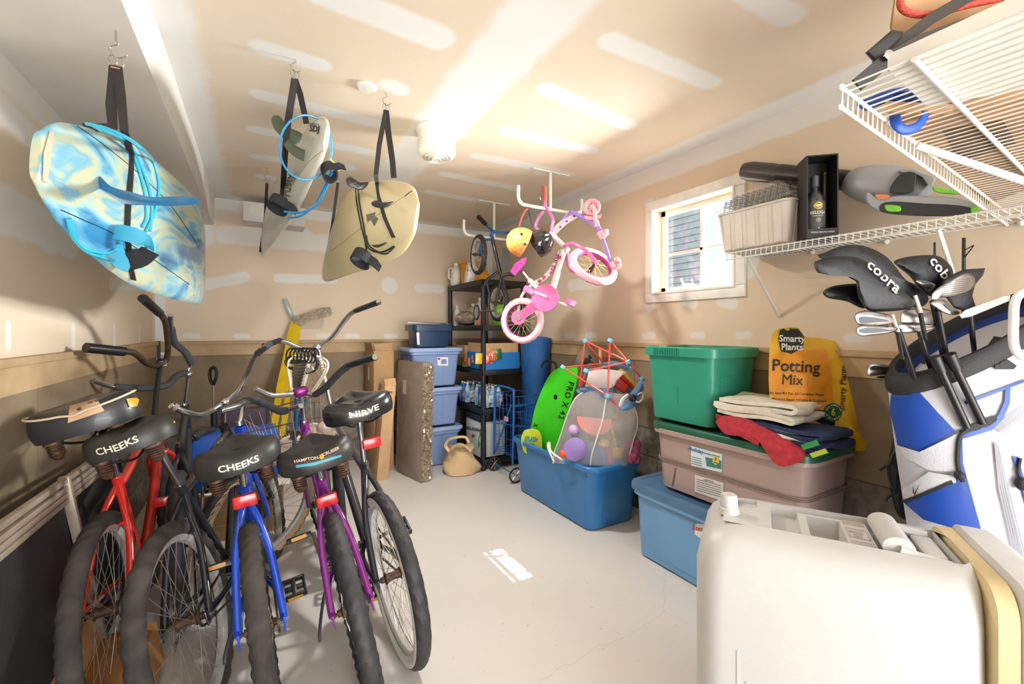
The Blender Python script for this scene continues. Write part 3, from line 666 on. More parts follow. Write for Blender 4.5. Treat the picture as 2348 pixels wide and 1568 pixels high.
# ================================================================== hanging boards
def strapm(name='black_webbing'): return mat(name, '#2a2523', .85, bump=.5, bscale=150)
def ribbon(m, pts, wdt, nrm, th=.002):
    P = [Vector(p) for p in pts]; nrm = Vector(nrm); rows = []
    for i, p in enumerate(P):
        t = (P[min(i + 1, len(P) - 1)] - P[max(i - 1, 0)]).normalized(); s = t.cross(nrm).normalized(); rows.append([p - s * wdt / 2, p + s * wdt / 2])
    m.sheet(rows, t=th)
def board(root, st_, m, nm='deck', bvh=True):
    "stations: (centre, halfwidth, thickness, widthdir)"
    C = crv([s[0] for s in st_], 6); n = len(C); rings = []; N = 28
    hw = crv([(s[1], s[2], 0) for s in st_], 6); wd = crv([s[3] for s in st_], 6)
    for i in range(n):
        t = (C[min(i + 1, n - 1)] - C[max(i - 1, 0)]).normalized(); w = wd[i] - t * wd[i].dot(t); w.normalize(); nn = t.cross(w).normalized()
        ring = []
        for k in range(N):
            a = 2 * PI * k / N; ca, sa = math.cos(a), math.sin(a)
            x = math.copysign(abs(ca) ** .75, ca); y = math.copysign(abs(sa) ** .9, sa)
            ring.append(C[i] + w * (hw[i].x * x) + nn * (hw[i].y * .5 * y))
        rings.append(ring)
    return MB().loft(rings).build(nm, m, root, world=True, smooth=50)
def marble():
    m = bpy.data.materials.new('marbled_resin'); m.use_nodes = True; nt = m.node_tree; n = nt.nodes; L = nt.links; b = n['Principled BSDF']
    tc = n.new('ShaderNodeTexCoord'); mp = n.new('ShaderNodeMapping'); mp.inputs['Scale'].default_value = (1, .9, 2.2); mp.inputs['Rotation'].default_value = (.6, 0, 0); L.new(tc.outputs['Object'], mp.inputs['Vector'])
    no = n.new('ShaderNodeTexNoise'); no.inputs['Scale'].default_value = 2.0; no.inputs['Detail'].default_value = 5; no.inputs['Distortion'].default_value = 1.6; L.new(mp.outputs['Vector'], no.inputs['Vector'])
    cr = n.new('ShaderNodeValToRGB'); e = cr.color_ramp.elements; e[0].position = .36; e[0].color = srgb('#2f6f9c'); e[1].position = .68; e[1].color = srgb('#6aa6be')
    for p, c in ((.42, '#5796b4'), (.47, '#8fb2b4'), (.525, '#b3b08c'), (.57, '#669fb8'), (.62, '#a6b29c')):
        x = cr.color_ramp.elements.new(p); x.color = srgb(c)
    L.new(no.outputs['Fac'], cr.inputs[0]); L.new(cr.outputs[0], b.inputs['Base Color']); b.inputs['Roughness'].default_value = .25; b.inputs['Coat Weight'].default_value = .25
    return m
def hook(root, top, drop=.09):
    x, y, z = top; P = crv([(x, y, z + .01), (x, y, z - .03), (x + .004, y, z - .04), (x - .014, y, z - .055), (x - .014, y, z - .07), (x, y, z - .083), (x + .018, y, z - .076), (x + .026, y, z - .066)], 5)
    MB().tube(P, .0025, 6).build('screw_hook', CHR, root, world=True)
    m = MB()
    for s_ in (-1, 1): m.tube([(x + s_ * .007 + .010 * math.cos(a * PI / 6), y + .004 * s_, z - .095 + .016 * math.sin(a * PI / 6)) for a in range(12)], .0018, 6, closed=True)
    m.build('steel_ring', CHR, root, world=True)

# --- board 1: marbled
h1 = G(266, 70, SZ); zu = Vector((0, 0, 1))
t1 = thing('surfboard', 'blue and cream marbled surfboard hanging on its side with cyan leash', 'surfboard', (-.42, 1.9, 1.46))
b1 = board(t1, [((-.475, 1.53, 1.752), .062, .022, zu), ((-.455, 1.60, 1.745), .13, .035, zu), ((-.42, 1.75, 1.73), .19, .05, zu), ((-.375, 1.98, 1.722), .245, .058, zu), ((-.31, 2.35, 1.715), .262, .062, zu), ((-.268, 2.72, 1.712), .262, .062, zu), ((-.29, 3.05, 1.71), .225, .055, zu), ((-.37, 3.35, 1.71), .13, .035, zu), ((-.41, 3.45, 1.71), .04, .02, zu)], marble())
B1 = surf(b1)
m = MB()
for pl in ([(170, 284), (228, 325), (310, 391), (390, 470), (452, 560)], [(139, 481), (200, 508), (258, 535), (345, 590), (434, 652)]):
    P = crv([(a, b, 0) for a, b in pl], 6); m2 = MB(); Q = [hit(B1, p.x, p.y, .0006) for p in P]; Q = [q for q in Q if q]
    Q and MB().tube(Q, .0016, 5).build('stringer_line', mat('pinline', '#1f2a2a', .5), t1, world=True)
# tail block
m = MB(); Q = decal(m, [(112, 300), (122, 302), (106, 420), (95, 414), (97, 350)], B1, .003, 12); m.build('tail_block', mat('bare_tail', '#bfa58e', .8, bump=.6, bscale=80), t1, world=True)
m = MB()
f0 = hit(B1, 225, 425, 0); d1 = hit(B1, 285, 455, 0)
nrm = Vector((.86, -.35, 0)).normalized()
def finshape(base0, base1, rows, th=.007):
    pass
def pixfin(name, root, outline, depthf, m_, th=.006):
    P = crv([(a, b, 0) for a, b in outline], 4, closed=True); pts = [W(p.x, p.y, depthf(p.x)) for p in P]
    V, Fc = subtri([(p.x, p.y) for p in P], 30); mm = MB()
    n1 = len(pts); cx_ = sum(p.x for p in P) / n1; cy_ = sum(p.y for p in P) / n1
    rings = []
    for k, off in ((1, 0), (.86, th * .5), ): rings.append([W(cx_ + (p.x - cx_) * k, cy_ + (p.y - cy_) * k, depthf(cx_ + (p.x - cx_) * k) - off) for p in P])
    back = [[W(cx_ + (p.x - cx_) * .86, cy_ + (p.y - cy_) * .86, depthf(cx_ + (p.x - cx_) * .86) + th * .5) for p in P]]
    mm.loft([back[0], rings[0], rings[1]]); return mm.build(name, m_, root, world=True, smooth=60)
fdepth = hit(B1, 240, 425, 0); fd0 = (fdepth - CAMP).dot(AX)
pixfin('fin', t1, [(200, 402), (215, 398), (245, 425), (300, 440), (345, 452), (400, 452), (445, 452), (458, 460), (450, 468), (400, 472), (345, 471), (290, 468), (262, 455), (222, 428), (198, 412)], lambda u: fd0 - .02 - .0009 * max(0, u - 225) * 1.0, mat('blue_glass_fin', '#1f78b8', .12, trans=.35, coat=.5), .006)
cy_m = mat('cyan_urethane', '#2fa6c4', .3, coat=.3)
def proj_line(root, bvh, pts, r, m_, name, off=None, seg=8, d0=None, n=6):
    off = r * 1.1 if off is None else off; P = crv([(a, b, 0) for a, b in pts], n); Q = []; last = None
    for p in P:
        h = hit(bvh, p.x, p.y, off)
        if h is None: h = W(p.x, p.y, (last - CAMP).dot(AX) if last else d0)
        last = h; Q.append(h)
    for _ in range(2): Q = [Q[0]] + [(Q[i - 1] + Q[i] * 2 + Q[i + 1]) / 4 for i in range(1, len(Q) - 1)] + [Q[-1]]
    return MB().tube(Q, r, seg).build(name, m_, root, world=True)
for k, pts in enumerate(([(198, 284), (240, 293), (290, 315), (335, 350), (357, 395), (360, 450), (345, 500), (330, 530)], [(215, 290), (270, 312), (300, 340), (325, 395), (340, 440), (345, 480), (340, 530)],
                         [(225, 295), (275, 322), (303, 360), (318, 400), (330, 450), (332, 500), (322, 520)], [(150, 500), (165, 540), (195, 568), (240, 580), (262, 570)], [(155, 500), (172, 548), (200, 575), (235, 590), (270, 600)])):
    proj_line(t1, B1, pts, .0048, cy_m, 'leash_cord', d0=1.2)
dd = (hit(B1, 300, 560, 0) - CAMP).dot(AX)
m = MB(); m.cur = 0
ring = [W(290 + 52 * math.cos(a) + 6 * math.sin(a), 560 + 26 * math.sin(a) + 8 * math.cos(a), dd - .06 + .04 * math.sin(a)) for a in np.linspace(.5, 2 * PI, 22)]
ribbon(m, ring, .05, -AX + ZU * .2, .005)
m.build('ankle_cuff', mat('cyan_neoprene', '#3f9fbf', .7), t1, world=True)
m = MB(); ribbon(m, crv([W(258, 535, dd - .07), W(262, 570, dd - .08), W(278, 600, dd - .08), W(300, 610, dd - .07)], 4), .045, RX * .8 + -AX, .004); m.build('cuff_strap', mat('cyan_neoprene', '#3f9fbf', .7), t1, world=True)
m = MB(); ribbon(m, crv([W(345, 575, dd - .06), W(325, 590, dd - .075), W(300, 598, dd - .075), W(292, 610, dd - .05)], 4), .06, -AX, .004); m.build('velcro_flap', mat('black_neoprene', '#232427', .9, bump=.6), t1, world=True)
m = MB(); vs, fs = textgeo('DAKINE', 16, .01, 2); m.add([W(268 + v.y * .9 + v.x * .05, 548 + v.x * .45 - v.y * .1, dd - .098) for v in vs], fs); m.build('cuff_lettering', mat('dark_print', '#123a4a', .6), t1, world=True)
# strap hanger 1
tk = thing('strap_hanger', 'black webbing strap on a screw hook holding the marbled surfboard', 'strap', h1)
hook(tk, h1)
x, y, z = h1.x, h1.y, h1.z - .112
m = MB(); c0 = Vector((x, y, z))
ribbon(m, [c0 + Vector((-.003, 0, .002)), W(255, 240, 1.33), W(258, 290, 1.33), hit(B1, 262, 300, .004, W(262, 300, 1.30)) + Vector((-.07, .02, 0))], .028, RX * .35 - AX, .003)
strap_pts = [(285, 300), (296, 350), (292, 420), (287, 470), (285, 520), (290, 600), (300, 640)]
P = [c0 + Vector((.004, 0, 0)), W(278, 225, 1.32)] + [hit(B1, u, v, .004, W(u, v, 1.3)) for u, v in strap_pts]
ribbon(m, P, .024, RX * .3 - AX, .003)
m.build('webbing', strapm(), tk, world=True)
MB().box((0, 0, 0), (.022, .006, .004), Matrix.Translation(c0 + Vector((0, -.004, -.006)))).build('stitching', mat('tan_stitch', '#a3785a', .8), tk, world=True)

# --- board 2: white with green fins
h2 = G(676, 136, ZC)
t2 = thing('surfboard', 'long white surfboard with two olive fins and a thin blue leash', 'surfboard', (.18, 2.6, 1.88))
WB = mat('white_board', '#d5d1c2', .28, var=.02, coat=.4)
ud = Vector((.12, 0, 1))
b2 = board(t2, [((.245, 1.93, 2.105), .055, .02, ud), ((.235, 1.99, 2.11), .105, .034, ud), ((.215, 2.12, 2.115), .150, .046, ud), ((.19, 2.4, 2.115), .205, .058, ud), ((.135, 2.95, 2.11), .235, .062, ud), ((.085, 3.35, 2.085), .235, .062, ud), ((.055, 3.7, 2.055), .20, .05, ud), ((.06, 4.0, 2.0), .11, .035, ud), ((.08, 4.15, 1.97), .03, .018, ud)], WB)
B2 = surf(b2)
om = mat('olive_fin', '#47503a', .4)
d2 = (hit(B2, 700, 400, 0, W(700, 400, 2.0)) - CAMP).dot(AX)
pixfin('fin', t2, [(622, 272), (632, 264), (645, 270), (660, 290), (690, 304), (692, 315), (682, 330), (660, 325), (640, 308), (627, 292)], lambda u: 2.02 - .0004 * (690 - u), om)
pixfin('fin', t2, [(650, 322), (660, 316), (672, 328), (690, 340), (718, 352), (712, 362), (703, 371), (680, 362), (662, 348), (652, 335)], lambda u: 1.98 - .0004 * (710 - u), om)
m = MB(); ptext(m, 'SDJ', (722, 296), 20, B2, 8, .002, .04, sx=.8); ptext(m, 'SURFBOARDS', (722, 285), 5, B2, 8, .002, .02, sx=.7); m.build('tail_logo', mat('black_print', '#1d1c16', .4), t2, world=True)
m = MB(); ptext(m, 'rusty', (661, 425), 26, B2, -80, .002, .01); m.build('board_lettering', mat('grey_print', '#5d5a50', .5), t2, world=True)
proj_line(t2, B2, [(742, 345), (720, 360), (690, 395), (660, 440)], .0012, mat('tan_stringer', '#b39c74', .6), 'stringer_line', off=.001)
bm_ = mat('blue_urethane', '#2a8ac4', .25, coat=.4)
MB().tube([W(701 + 60 * math.cos(a) , 338 + 74 * math.sin(a) , 1.86 + .05 * math.cos(a)) for a in np.linspace(0, 2 * PI, 40)[:-1]], .0045, 8, closed=True).build('leash_coil', bm_, t2, world=True)
MB().tube(crv([W(760, 385, 1.9), W(745, 425, 1.95), (W(722, 470, 2.1)), W(690, 495, 2.15), W(660, 500, 2.18)], 6), .0045, 8).build('leash_cord', bm_, t2, world=True)
MB().tube(crv([W(652, 485, 2.1), W(690, 487, 2.05), W(725, 470, 2.0), W(748, 430, 1.95), W(762, 395, 1.9)], 6), .0055, 8).build('leash_rail_saver', bm_, t2, world=True)
def cuff(root, u, v, d, r=.035, tilt=.3, m_=None, nm='ankle_cuff'):
    m_ = m_ or mat('black_neoprene', '#232427', .9, bump=.6); c = W(u, v, d); m = MB(); R = []
    ax1 = (RX * math.cos(tilt) + ZU * math.sin(tilt)); ax2 = (AX * .85 - ZU * .5).normalized()
    pts = [c + ax1 * (r * math.cos(a)) + ax2 * (r * 1.1 * math.sin(a)) for a in np.linspace(0, 5.9, 20)]
    ribbon(m, pts, .05, ax1.cross(ax2).cross(Vector((0, 0, 1))) if False else (ax1 * 0 + ZU * 0 + ax2), .006) if False else None
    w = ax1.cross(ax2).normalized() * .027; rows = [[p - w, p + w] for p in pts]; m.sheet(rows, t=.007)
    e = pts[-1]; m.sheet([[e - w * .8, e + w * .8], [e - w * .8 + ax1 * .03 - ZU * .01, e + w * .8 + ax1 * .03 - ZU * .01], [e - w * .6 + ax1 * .055 - ZU * .03, e + w * .6 + ax1 * .055 - ZU * .03]], t=.005)
    return m.build(nm, m_, root, world=True, smooth=50)
cuff(t2, 755, 395, 1.88, .03, .5); cuff(t2, 640, 470, 2.12, .042, -.2)
MB().tube([W(758, 365, 1.9), W(770, 378, 1.88), W(778, 390, 1.88)], .004, 6).build('pull_tab', mat('yellow_tab', '#c9c33a', .6), t2, world=True)
tk = thing('strap_hanger', 'black webbing strap on a screw hook holding the white finned surfboard', 'strap', h2)
hook(tk, h2 + Vector((0, 0, .03)))
c0 = h2 + Vector((0, 0, -.085)); m = MB()
ribbon(m, [c0, W(660, 280, 1.92), W(655, 330, 1.96), hit(B2, 652, 430, .006, W(652, 430, 2.0)), hit(B2, 650, 470, .006, W(650, 470, 2.1))], .028, RX * .6 - AX * .8, .003)
ribbon(m, [c0, W(688, 215, 1.98), W(700, 270, 2.06), W(703, 284, 2.07)], .026, RX * .25 - AX, .003)
m.build('webbing', strapm(), tk, world=True)
def back_strap(top, bot, lab, wd=.02):
    tk = thing('strap_hanger', lab, 'strap', top); hook(tk, top)
    m = MB(); ribbon(m, [top + Vector((0, 0, -.11)), (top + bot) / 2 + Vector((.01, 0, -.05)), bot], wd, RX - AX, .003); m.build('webbing', strapm(), tk, world=True)
h = PYY(623, 362, 3.62); h.z = ZC; back_strap(Vector((.06, 3.62, ZC)), Vector((.02, 3.62, 1.88)), 'thin black strap on the far hook behind the white finned surfboard')
h3b = Vector((.50, 3.35, ZC)); back_strap(h3b, Vector((.40, 3.3, 1.72)), 'short black strap on the far hook holding the cream surfboard nose')

# --- board 3: cream
h3 = G(885, 211, ZC)
t3 = thing('surfboard', 'wide cream surfboard with small dark fins and black leash', 'surfboard', (.5, 2.5, 1.61))
CB = mat('cream_board', '#cbba90', .3, var=.04, scale=2, coat=.3)
u3 = Vector((.22, -.10, 1))
b3 = board(t3, [((.665, 2.06, 1.86), .085, .022, u3), ((.64, 2.12, 1.862), .17, .04, u3), ((.58, 2.26, 1.872), .225, .052, u3), ((.50, 2.48, 1.885), .262, .06, u3), ((.45, 2.75, 1.895), .285, .062, u3), ((.43, 3.0, 1.90), .275, .06, u3), ((.45, 3.3, 1.915), .21, .05, u3), ((.49, 3.55, 1.94), .09, .03, u3), ((.51, 3.62, 1.95), .03, .015, u3)], CB)
B3 = surf(b3)
sf_ = mat('smoke_fin', '#2c2b2b', .3)
pixfin('fin', t3, [(793, 412), (803, 405), (815, 412), (825, 418), (845, 418), (838, 430), (828, 436), (812, 432), (798, 425)], lambda u: 2.12 + .001 * (u - 800), sf_)
pixfin('fin', t3, [(851, 466), (862, 459), (878, 464), (902, 462), (890, 473), (875, 477), (858, 474)], lambda u: 2.02, sf_)
pixfin('fin', t3, [(852, 562), (870, 560), (885, 555), (884, 560), (865, 568)], lambda u: 2.12, sf_)
m = MB(); pts = [(846, 476), (850, 490), (862, 486), (860, 494), (868, 502), (857, 504), (858, 520), (852, 506), (842, 508), (848, 498), (840, 492), (849, 490)]; decal(m, pts, B3, .0015, 12); m.build('board_emblem', mat('grey_print', '#5d5a50', .5), t3, world=True)
m = MB(); ptext(m, 'S', (745, 520), 34, B3, 20, .002, .02); m.build('nose_lettering', mat('grey_print', '#5d5a50', .5), t3, world=True)
proj_line(t3, B3, [(928, 450), (890, 475), (850, 505), (800, 545), (760, 575)], .0016, mat('tan_stringer', '#b39c74', .6), 'stringer_line', off=.001)
bl = mat('black_urethane', '#1b1a1c', .35)
proj_line(t3, B3, [(815, 420), (820, 470), (830, 520), (838, 550), (842, 575)], .004, bl, 'leash_cord', d0=2.1)
proj_line(t3, B3, [(822, 425), (826, 470), (836, 520), (842, 560), (855, 575), (880, 578), (905, 565)], .004, bl, 'leash_cord', d0=2.05)
MB().tube(crv([W(905, 565, 1.98), W(885, 582, 1.98), W(862, 575, 1.99), W(845, 560, 2.0), W(840, 540, 2.02)], 5), .004, 7).build('leash_cord', bl, t3, world=True)
cuff(t3, 830, 593, 2.0, .04, -.3)
MB().tube([W(928, 450, 1.98), W(940, 440, 1.95), W(945, 438, 1.95)], .002, 5).build('leash_string', bl, t3, world=True)
tk = thing('strap_hanger', 'black webbing strap on a screw hook holding the cream surfboard', 'strap', h3)
hook(tk, h3 + Vector((0, 0, .02)))
c0 = h3 + Vector((0, 0, -.09)); m = MB()
ribbon(m, [c0, W(870, 330, 2.08), W(862, 400, 2.06)] + [hit(B3, u, v, .006, W(u, v, 2.1)) for u, v in ((866, 420), (873, 460), (885, 500), (905, 545))], .022, RX * .5 - AX, .003)
ribbon(m, [c0, W(890, 300, 2.14), W(900, 370, 2.2), W(903, 408, 2.22)], .028, RX * .2 - AX, .003)
m.build('webbing', strapm(), tk, world=True)

# ================================================================== ceiling bike hangers
HW = mat('hanger_enamel', '#dcd9cb', .35)
def hanger(x, y, zb, x0, x1, lab):
    t = thing('bike_hanger', lab, 'hanger', (x, y, ZC), group='white ceiling hangers for bikes')
    MB().bx(x - .16, x + .16, y - .02, y + .02, ZC - .006, ZC, r=.001).build('mounting_plate', HW, t, world=True)
    MB().tube([(x, y, ZC - .004), (x, y, zb)], .0125, 12).build('post', HW, t, world=True)
    MB().tube(crv([(x0, y, zb + .13), (x0, y, zb + .05), (x0 + .025, y, zb + .008), (x0 + .08, y, zb), (x, y, zb), (x1 - .08, y, zb), (x1 - .025, y, zb + .008), (x1, y, zb + .05), (x1, y, zb + .12)], 6), .0125, 12).build('cross_arm', HW, t, world=True)
    return t
hanger(1.875, 2.66, 2.215, 1.60, 2.17, 'white steel T hanger on the ceiling carrying the pink bike')
hanger(1.88, 3.56, 2.165, 1.58, 2.18, 'white steel T hanger on the ceiling carrying the small blue bike')

# ================================================================== wire shelves
WR = mat('white_wire', '#dfdfd8', .35)
def wire_shelf(root, xf, xb, y0, y1, z, lip=.035, nm='shelf_deck'):
    m = MB(); r = .0022; n = int((y1 - y0) / .0255)
    for k in range(n + 1):
        y = y0 + (y1 - y0) * k / n; m.tube([(xb, y, z), (xf, y, z), (xf - .002, y, z - lip)], r, 5)
    for x_, z_ in ((xf, z - .004), (xf - .002, z - lip), ((xf + xb) / 2, z - .004), (xb, z - .004)): m.tube([(x_, y0 - .004, z_), (x_, y1 + .004, z_)], .0036, 6)
    return m.build(nm, WR, root, world=True)
SH = 1.727; XF = 2.14
ws = thing('wire_shelf', 'long white wire shelf on the right wall under the leaf blower', 'shelf', (2.29, .7, SH))
wire_shelf(ws, XF, XR - .004, -.4, 1.425, SH, .036)
m = MB()
for y in (.60, 1.32): MB().tube([(XF + .01, y, SH - .036), (XR - .006, y, SH - .33)], .008, 8).build('brace', WR, ws, world=True)
for y in (.45, .85, 1.15): MB().ball((XR - .012, y, SH - .012), .012, seg=8, rings=6).build('wall_clip', WR, ws, world=True)
# upper shelf on the front wall, running to the right wall
A0 = W(1933, 200, .95); A1 = W(2311, 488, 1.64); sd = (A1 - A0); sl = sd.length; sx_ = sd.normalized()
back = Vector((-sx_.y * -1, -sx_.x, 0)).normalized(); back = Vector((sx_.y, -sx_.x, 0)).normalized()
UM = lambda s_, b_, z=0: A0 + sx_ * s_ + back * b_ + Vector((0, 0, z))
us = thing('wire_shelf', 'white wire shelf high in the top right corner loaded with tools', 'shelf', A0)
m = MB(); n = int(sl / .0255); DP = .42
for k in range(n + 1):
    s_ = sl * k / n; m.tube([UM(s_, DP), UM(s_, 0), UM(s_, -.002, -.042)], .0022, 5)
m.build('deck_wires', WR, us, world=True)
m = MB()
for b_, z in ((0, 0), (-.002, -.042), (DP, 0)): m.tube([UM(-.006, b_, z - .003), UM(sl + .003, b_, z - .003)], .0045, 8); m.ball(UM(-.008, b_, z - .003), .007, seg=8, rings=6)
m.build('front_rail', WR, us, world=True)
MB().tube([UM(-.006, .12, -.005), UM(sl, .12, -.005)], .0055, 8).build('middle_rail', WR, us, world=True)
MB().tube([UM(.42, .0, -.006), UM(.75, .17, -.09), UM(1.25, .42, -.24)], .010, 10).build('brace', WR, us, world=True)
# ================================================================== back of the room
def pixslab(name, root, outline, depthf, th, m_, bev=.25, smoothp=True, seg=4, world=True):
    P = crv([(a, b, 0) for a, b in outline], seg, closed=True) if smoothp else [Vector((a, b, 0)) for a, b in outline]
    cx_ = sum(p.x for p in P) / len(P); cy_ = sum(p.y for p in P) / len(P); R = []
    d_ = depthf if callable(depthf) else (lambda u, v: depthf)
    k = th * bev / (d_(cx_, cy_)) * F
    def ring(ins, off):
        o = []
        for p in P:
            dx, dy = p.x - cx_, p.y - cy_; L_ = math.hypot(dx, dy); q = max(.2, 1 - ins / L_); u, v = cx_ + dx * q, cy_ + dy * q; o.append(W(u, v, d_(u, v) + off))
        return o
    R = [ring(k, -th / 2), ring(k * .3, -th * .42), ring(0, -th * .2), ring(0, th * .2), ring(k * .3, th * .42), ring(k, th / 2)]
    return MB().loft(R).build(name, m_, root, world=True, smooth=35)
TB = mat('periwinkle_tote', '#7f95bf', .4, var=.03, scale=2); TL = mat('periwinkle_lid', '#8ea3c9', .45)
labs = ['top periwinkle blue lidded tote in the stack of three by the back wall', 'middle periwinkle blue lidded tote in the stack of three by the back wall', 'bottom periwinkle blue lidded tote behind the canvas bag']
for k in range(3):
    z = .77 - .385 * k
    t = thing('storage_tote', labs[k], 'storage tote', (1.50, 4.21, z), group='periwinkle totes by the back wall')
    tub(t, (.42, .31), (.48, .36), .352, TB, rim=.018, r0=.03, r1=.03, lip=.035, ribs=[('y', -.1, .12, .02, .31, .004), ('y', .12, .1, .02, .31, .004), ('x', 0, .12, .02, .31, .004)])
    lid(t, .535, .41, .357, TL, r=.04, hh=.022)
    if k == 0:
        B_ = surf(t.children[0]); m = MB(); m.cur = 0; decal(m, [(1003, 819), (1027, 819), (1027, 838), (1003, 838)], B_, .003, 12); m.cur = 1; decal(m, [(1012, 823), (1024, 823), (1024, 834), (1010, 834)], B_, .0045, 12); m.cur = 2; decal(m, [(1004, 820), (1009, 820), (1009, 825), (1004, 825)], B_, .0045, 12)
        m.build('picture_label', [mat('paper_label', '#e6e6e2', .6), mat('violet_print', '#7c83b0', .6), mat('red_print', '#b5352f', .6)], t, world=True)
NV = mat('navy_plastic', '#1d3557', .35)
t = thing('navy_bin', 'open navy blue bin on top of the periwinkle tote stack', 'bin', (1.47, 4.16, 1.15))
tub(t, (.33, .24), (.37, .28), .225, NV, rim=.022, r0=.03, r1=.03, lip=.06)
B_ = surf(t.children[0]); m = MB(); decal(m, [(955, 762), (961, 762), (962, 790), (957, 790)], B_, .003, 12); m.build('barcode_label', mat('paper_label', '#e6e6e2', .6), t, world=True)
MB().box((0, 0, 0), (.44, .02, .008), TR((1.43, 4.05, 1.385), .08, 0, .03), r=.002).single('metal_strip', mat('bare_aluminium', '#b9b4aa', .4, .7), 'thin metal strip lying across the rim of the navy bin', 'strip')
MB().tube([(1.36, 4.07, 1.39), (1.60, 4.05, 1.385)], .006, 8).ball((1.60, 4.05, 1.385), .009).single('metal_rod', GRAYM, 'short grey metal rod on the rim of the navy bin', 'rod')

def cbox(name, lab, x0, x1, y0, y1, z0, z1, m_, M=None, cat='cardboard box', tape=True):
    t = thing(name, lab, cat, M if M is not None else (x0, y0, z0)); o = Vector((0, 0, 0)) if M is not None else Vector((x0, y0, z0))
    MB().box(((x0 + x1) / 2 - o.x, (y0 + y1) / 2 - o.y, (z0 + z1) / 2 - o.z), (x1 - x0, y1 - y0, z1 - z0), r=.004).build('carton', m_, t); return t
t = cbox('cardboard_box', 'tall open cardboard box standing against the back wall', .93, 1.115, 4.14, 4.52, 0, 1.13, CARD)
m = MB(); m.sheet([[(.94, 4.14, 1.13), (1.105, 4.14, 1.13)], [(.94, 4.18, 1.19), (1.105, 4.17, 1.2)]], t=.004); m.build('front_flap', CARD, t, world=True)
m = MB(); m.sheet([[(.93, 4.15, 1.12), (.93, 4.5, 1.12)], [(.915, 4.15, 1.2), (.92, 4.5, 1.2)]], t=.004); m.build('side_flap', CARD, t, world=True)
m = MB(); m.box((.929, 4.36, .9), (.002, .04, .12)); m.build('shipping_label', mat('white_paper', '#d9d2c6', .7), t, world=True)
Lm = TR((.90, 3.90, 0), 0, 0, math.radians(5))
t = thing('cardboard_box', 'slim cardboard box leaning in front of the tall open box', 'cardboard box', Lm)
MB().box((.05, .105, .42), (.10, .21, .84), r=.004).build('carton', CARDL, t); MB().box((.05, -.012, .78), (.03, .002, .012)).build('printed_mark', mat('ink_mark', '#6b4a2c', .8), t)
m = MB(); m.sheet([[(0, 0, .84), (.1, 0, .84)], [(-.0, .05, .885), (.1, .05, .90)]], t=.004); m.build('top_flap', CARDL, t)
m = MB(); m.box((-.001, .10, .60), (.002, .02, .03)); m.build('printed_icon', mat('ink_mark', '#6b4a2c', .8), t)
WM = TR((1.213, 3.66, 0), math.radians(13), 0, math.radians(1.5))
t = thing('wrapped_box', 'flat brown box wrapped in clear shrink film, standing on edge', 'wrapped box', WM)
wood = mat('brown_box_print', '#7d6149', .6, col2='#644b38', scale=9, bump=.2)
MB().box((.055, .215, .52), (.10, .43, 1.03), r=.004).build('carton', wood, t)
film = mat('shrink_film', '#d8d2c8', .12, alpha=.22, bump=2.2, bscale=22, coat=1)
rows = []; rr_ = random.Random(4)
for i in range(60):
    z = .01 + i / 59 * 1.0; row = []
    for j in range(9): row.append((.0 + j / 8 * .11, -.006 - .012 * rr_.random(), z + rr_.uniform(-.008, .008)))
    rows.append(row)
m = MB(); m.sheet(rows); m.build('crinkled_film', mat('crinkled_film', '#a58f78', .08, metal=.2, alpha=.75, coat=1, var=.3, scale=60), t, smooth=20)
MB().box((.055, .215, .52), (.112, .442, 1.045), r=.01).build('film_wrap', film, t)
m = MB(); m.box((-.003, .30, .80), (.002, .06, .13)); m.build('shipping_label', mat('grey_paper', '#b3a592', .7), t)

# --- rack
RK = mat('black_rack', '#191a1d', .5); X0, X1, Y0, Y1 = 1.84, 2.28, 3.70, 4.52
t = thing('shelving_rack', 'black plastic five tier shelving rack in the back right corner', 'shelving', (2.06, 4.1, 0))
SZS = [.10, .575, .945, 1.365, 1.80]
for z in SZS:
    m = MB(); m.bx(X0 - .02, X1 + .02, Y0 - .02, Y1 + .02, z - .045, z - .012, r=.004)
    for k in range(4):
        pass
    m.bx(X0 - .022, X0 - .012, Y0 - .022, Y1 + .022, z - .05, z, r=.002); m.bx(X0 - .022, X1 + .022, Y0 - .022, Y0 - .012, z - .05, z, r=.002); m.bx(X1 + .012, X1 + .022, Y0 - .022, Y1 + .022, z - .05, z, r=.002)
    m.build('shelf', RK, t, world=True)
for x, y in ((X0, Y0), (X1, Y0), (X0, Y1), (X1, Y1)): MB().tube([(x, y, 0), (x, y, 1.79)], .024, 14).build('post', RK, t, world=True)
def jar(name, lab, cat, c, r, h, m_, capm=None, neck=.35, grp=None, sx=1, sy=1, capc=True, part='body'):
    t = thing(name, lab, cat, c, group=grp)
    MB().lathe([(r * .9, 0), (r, .01), (r, h * .6), (r * .8, h * .75), (r * neck, h * .86), (r * neck, h * .93)], 18, sx=sx, sy=sy).build(part, m_, t)
    if capc: MB().lathe([(r * neck * 1.15, h * .9), (r * neck * 1.15, h), (0, h)], 16, sx=1, sy=1).build('cap', capm or WHT, t)
    return t
milk = mat('milky_plastic', '#d5d2c8', .4, alpha=.95)
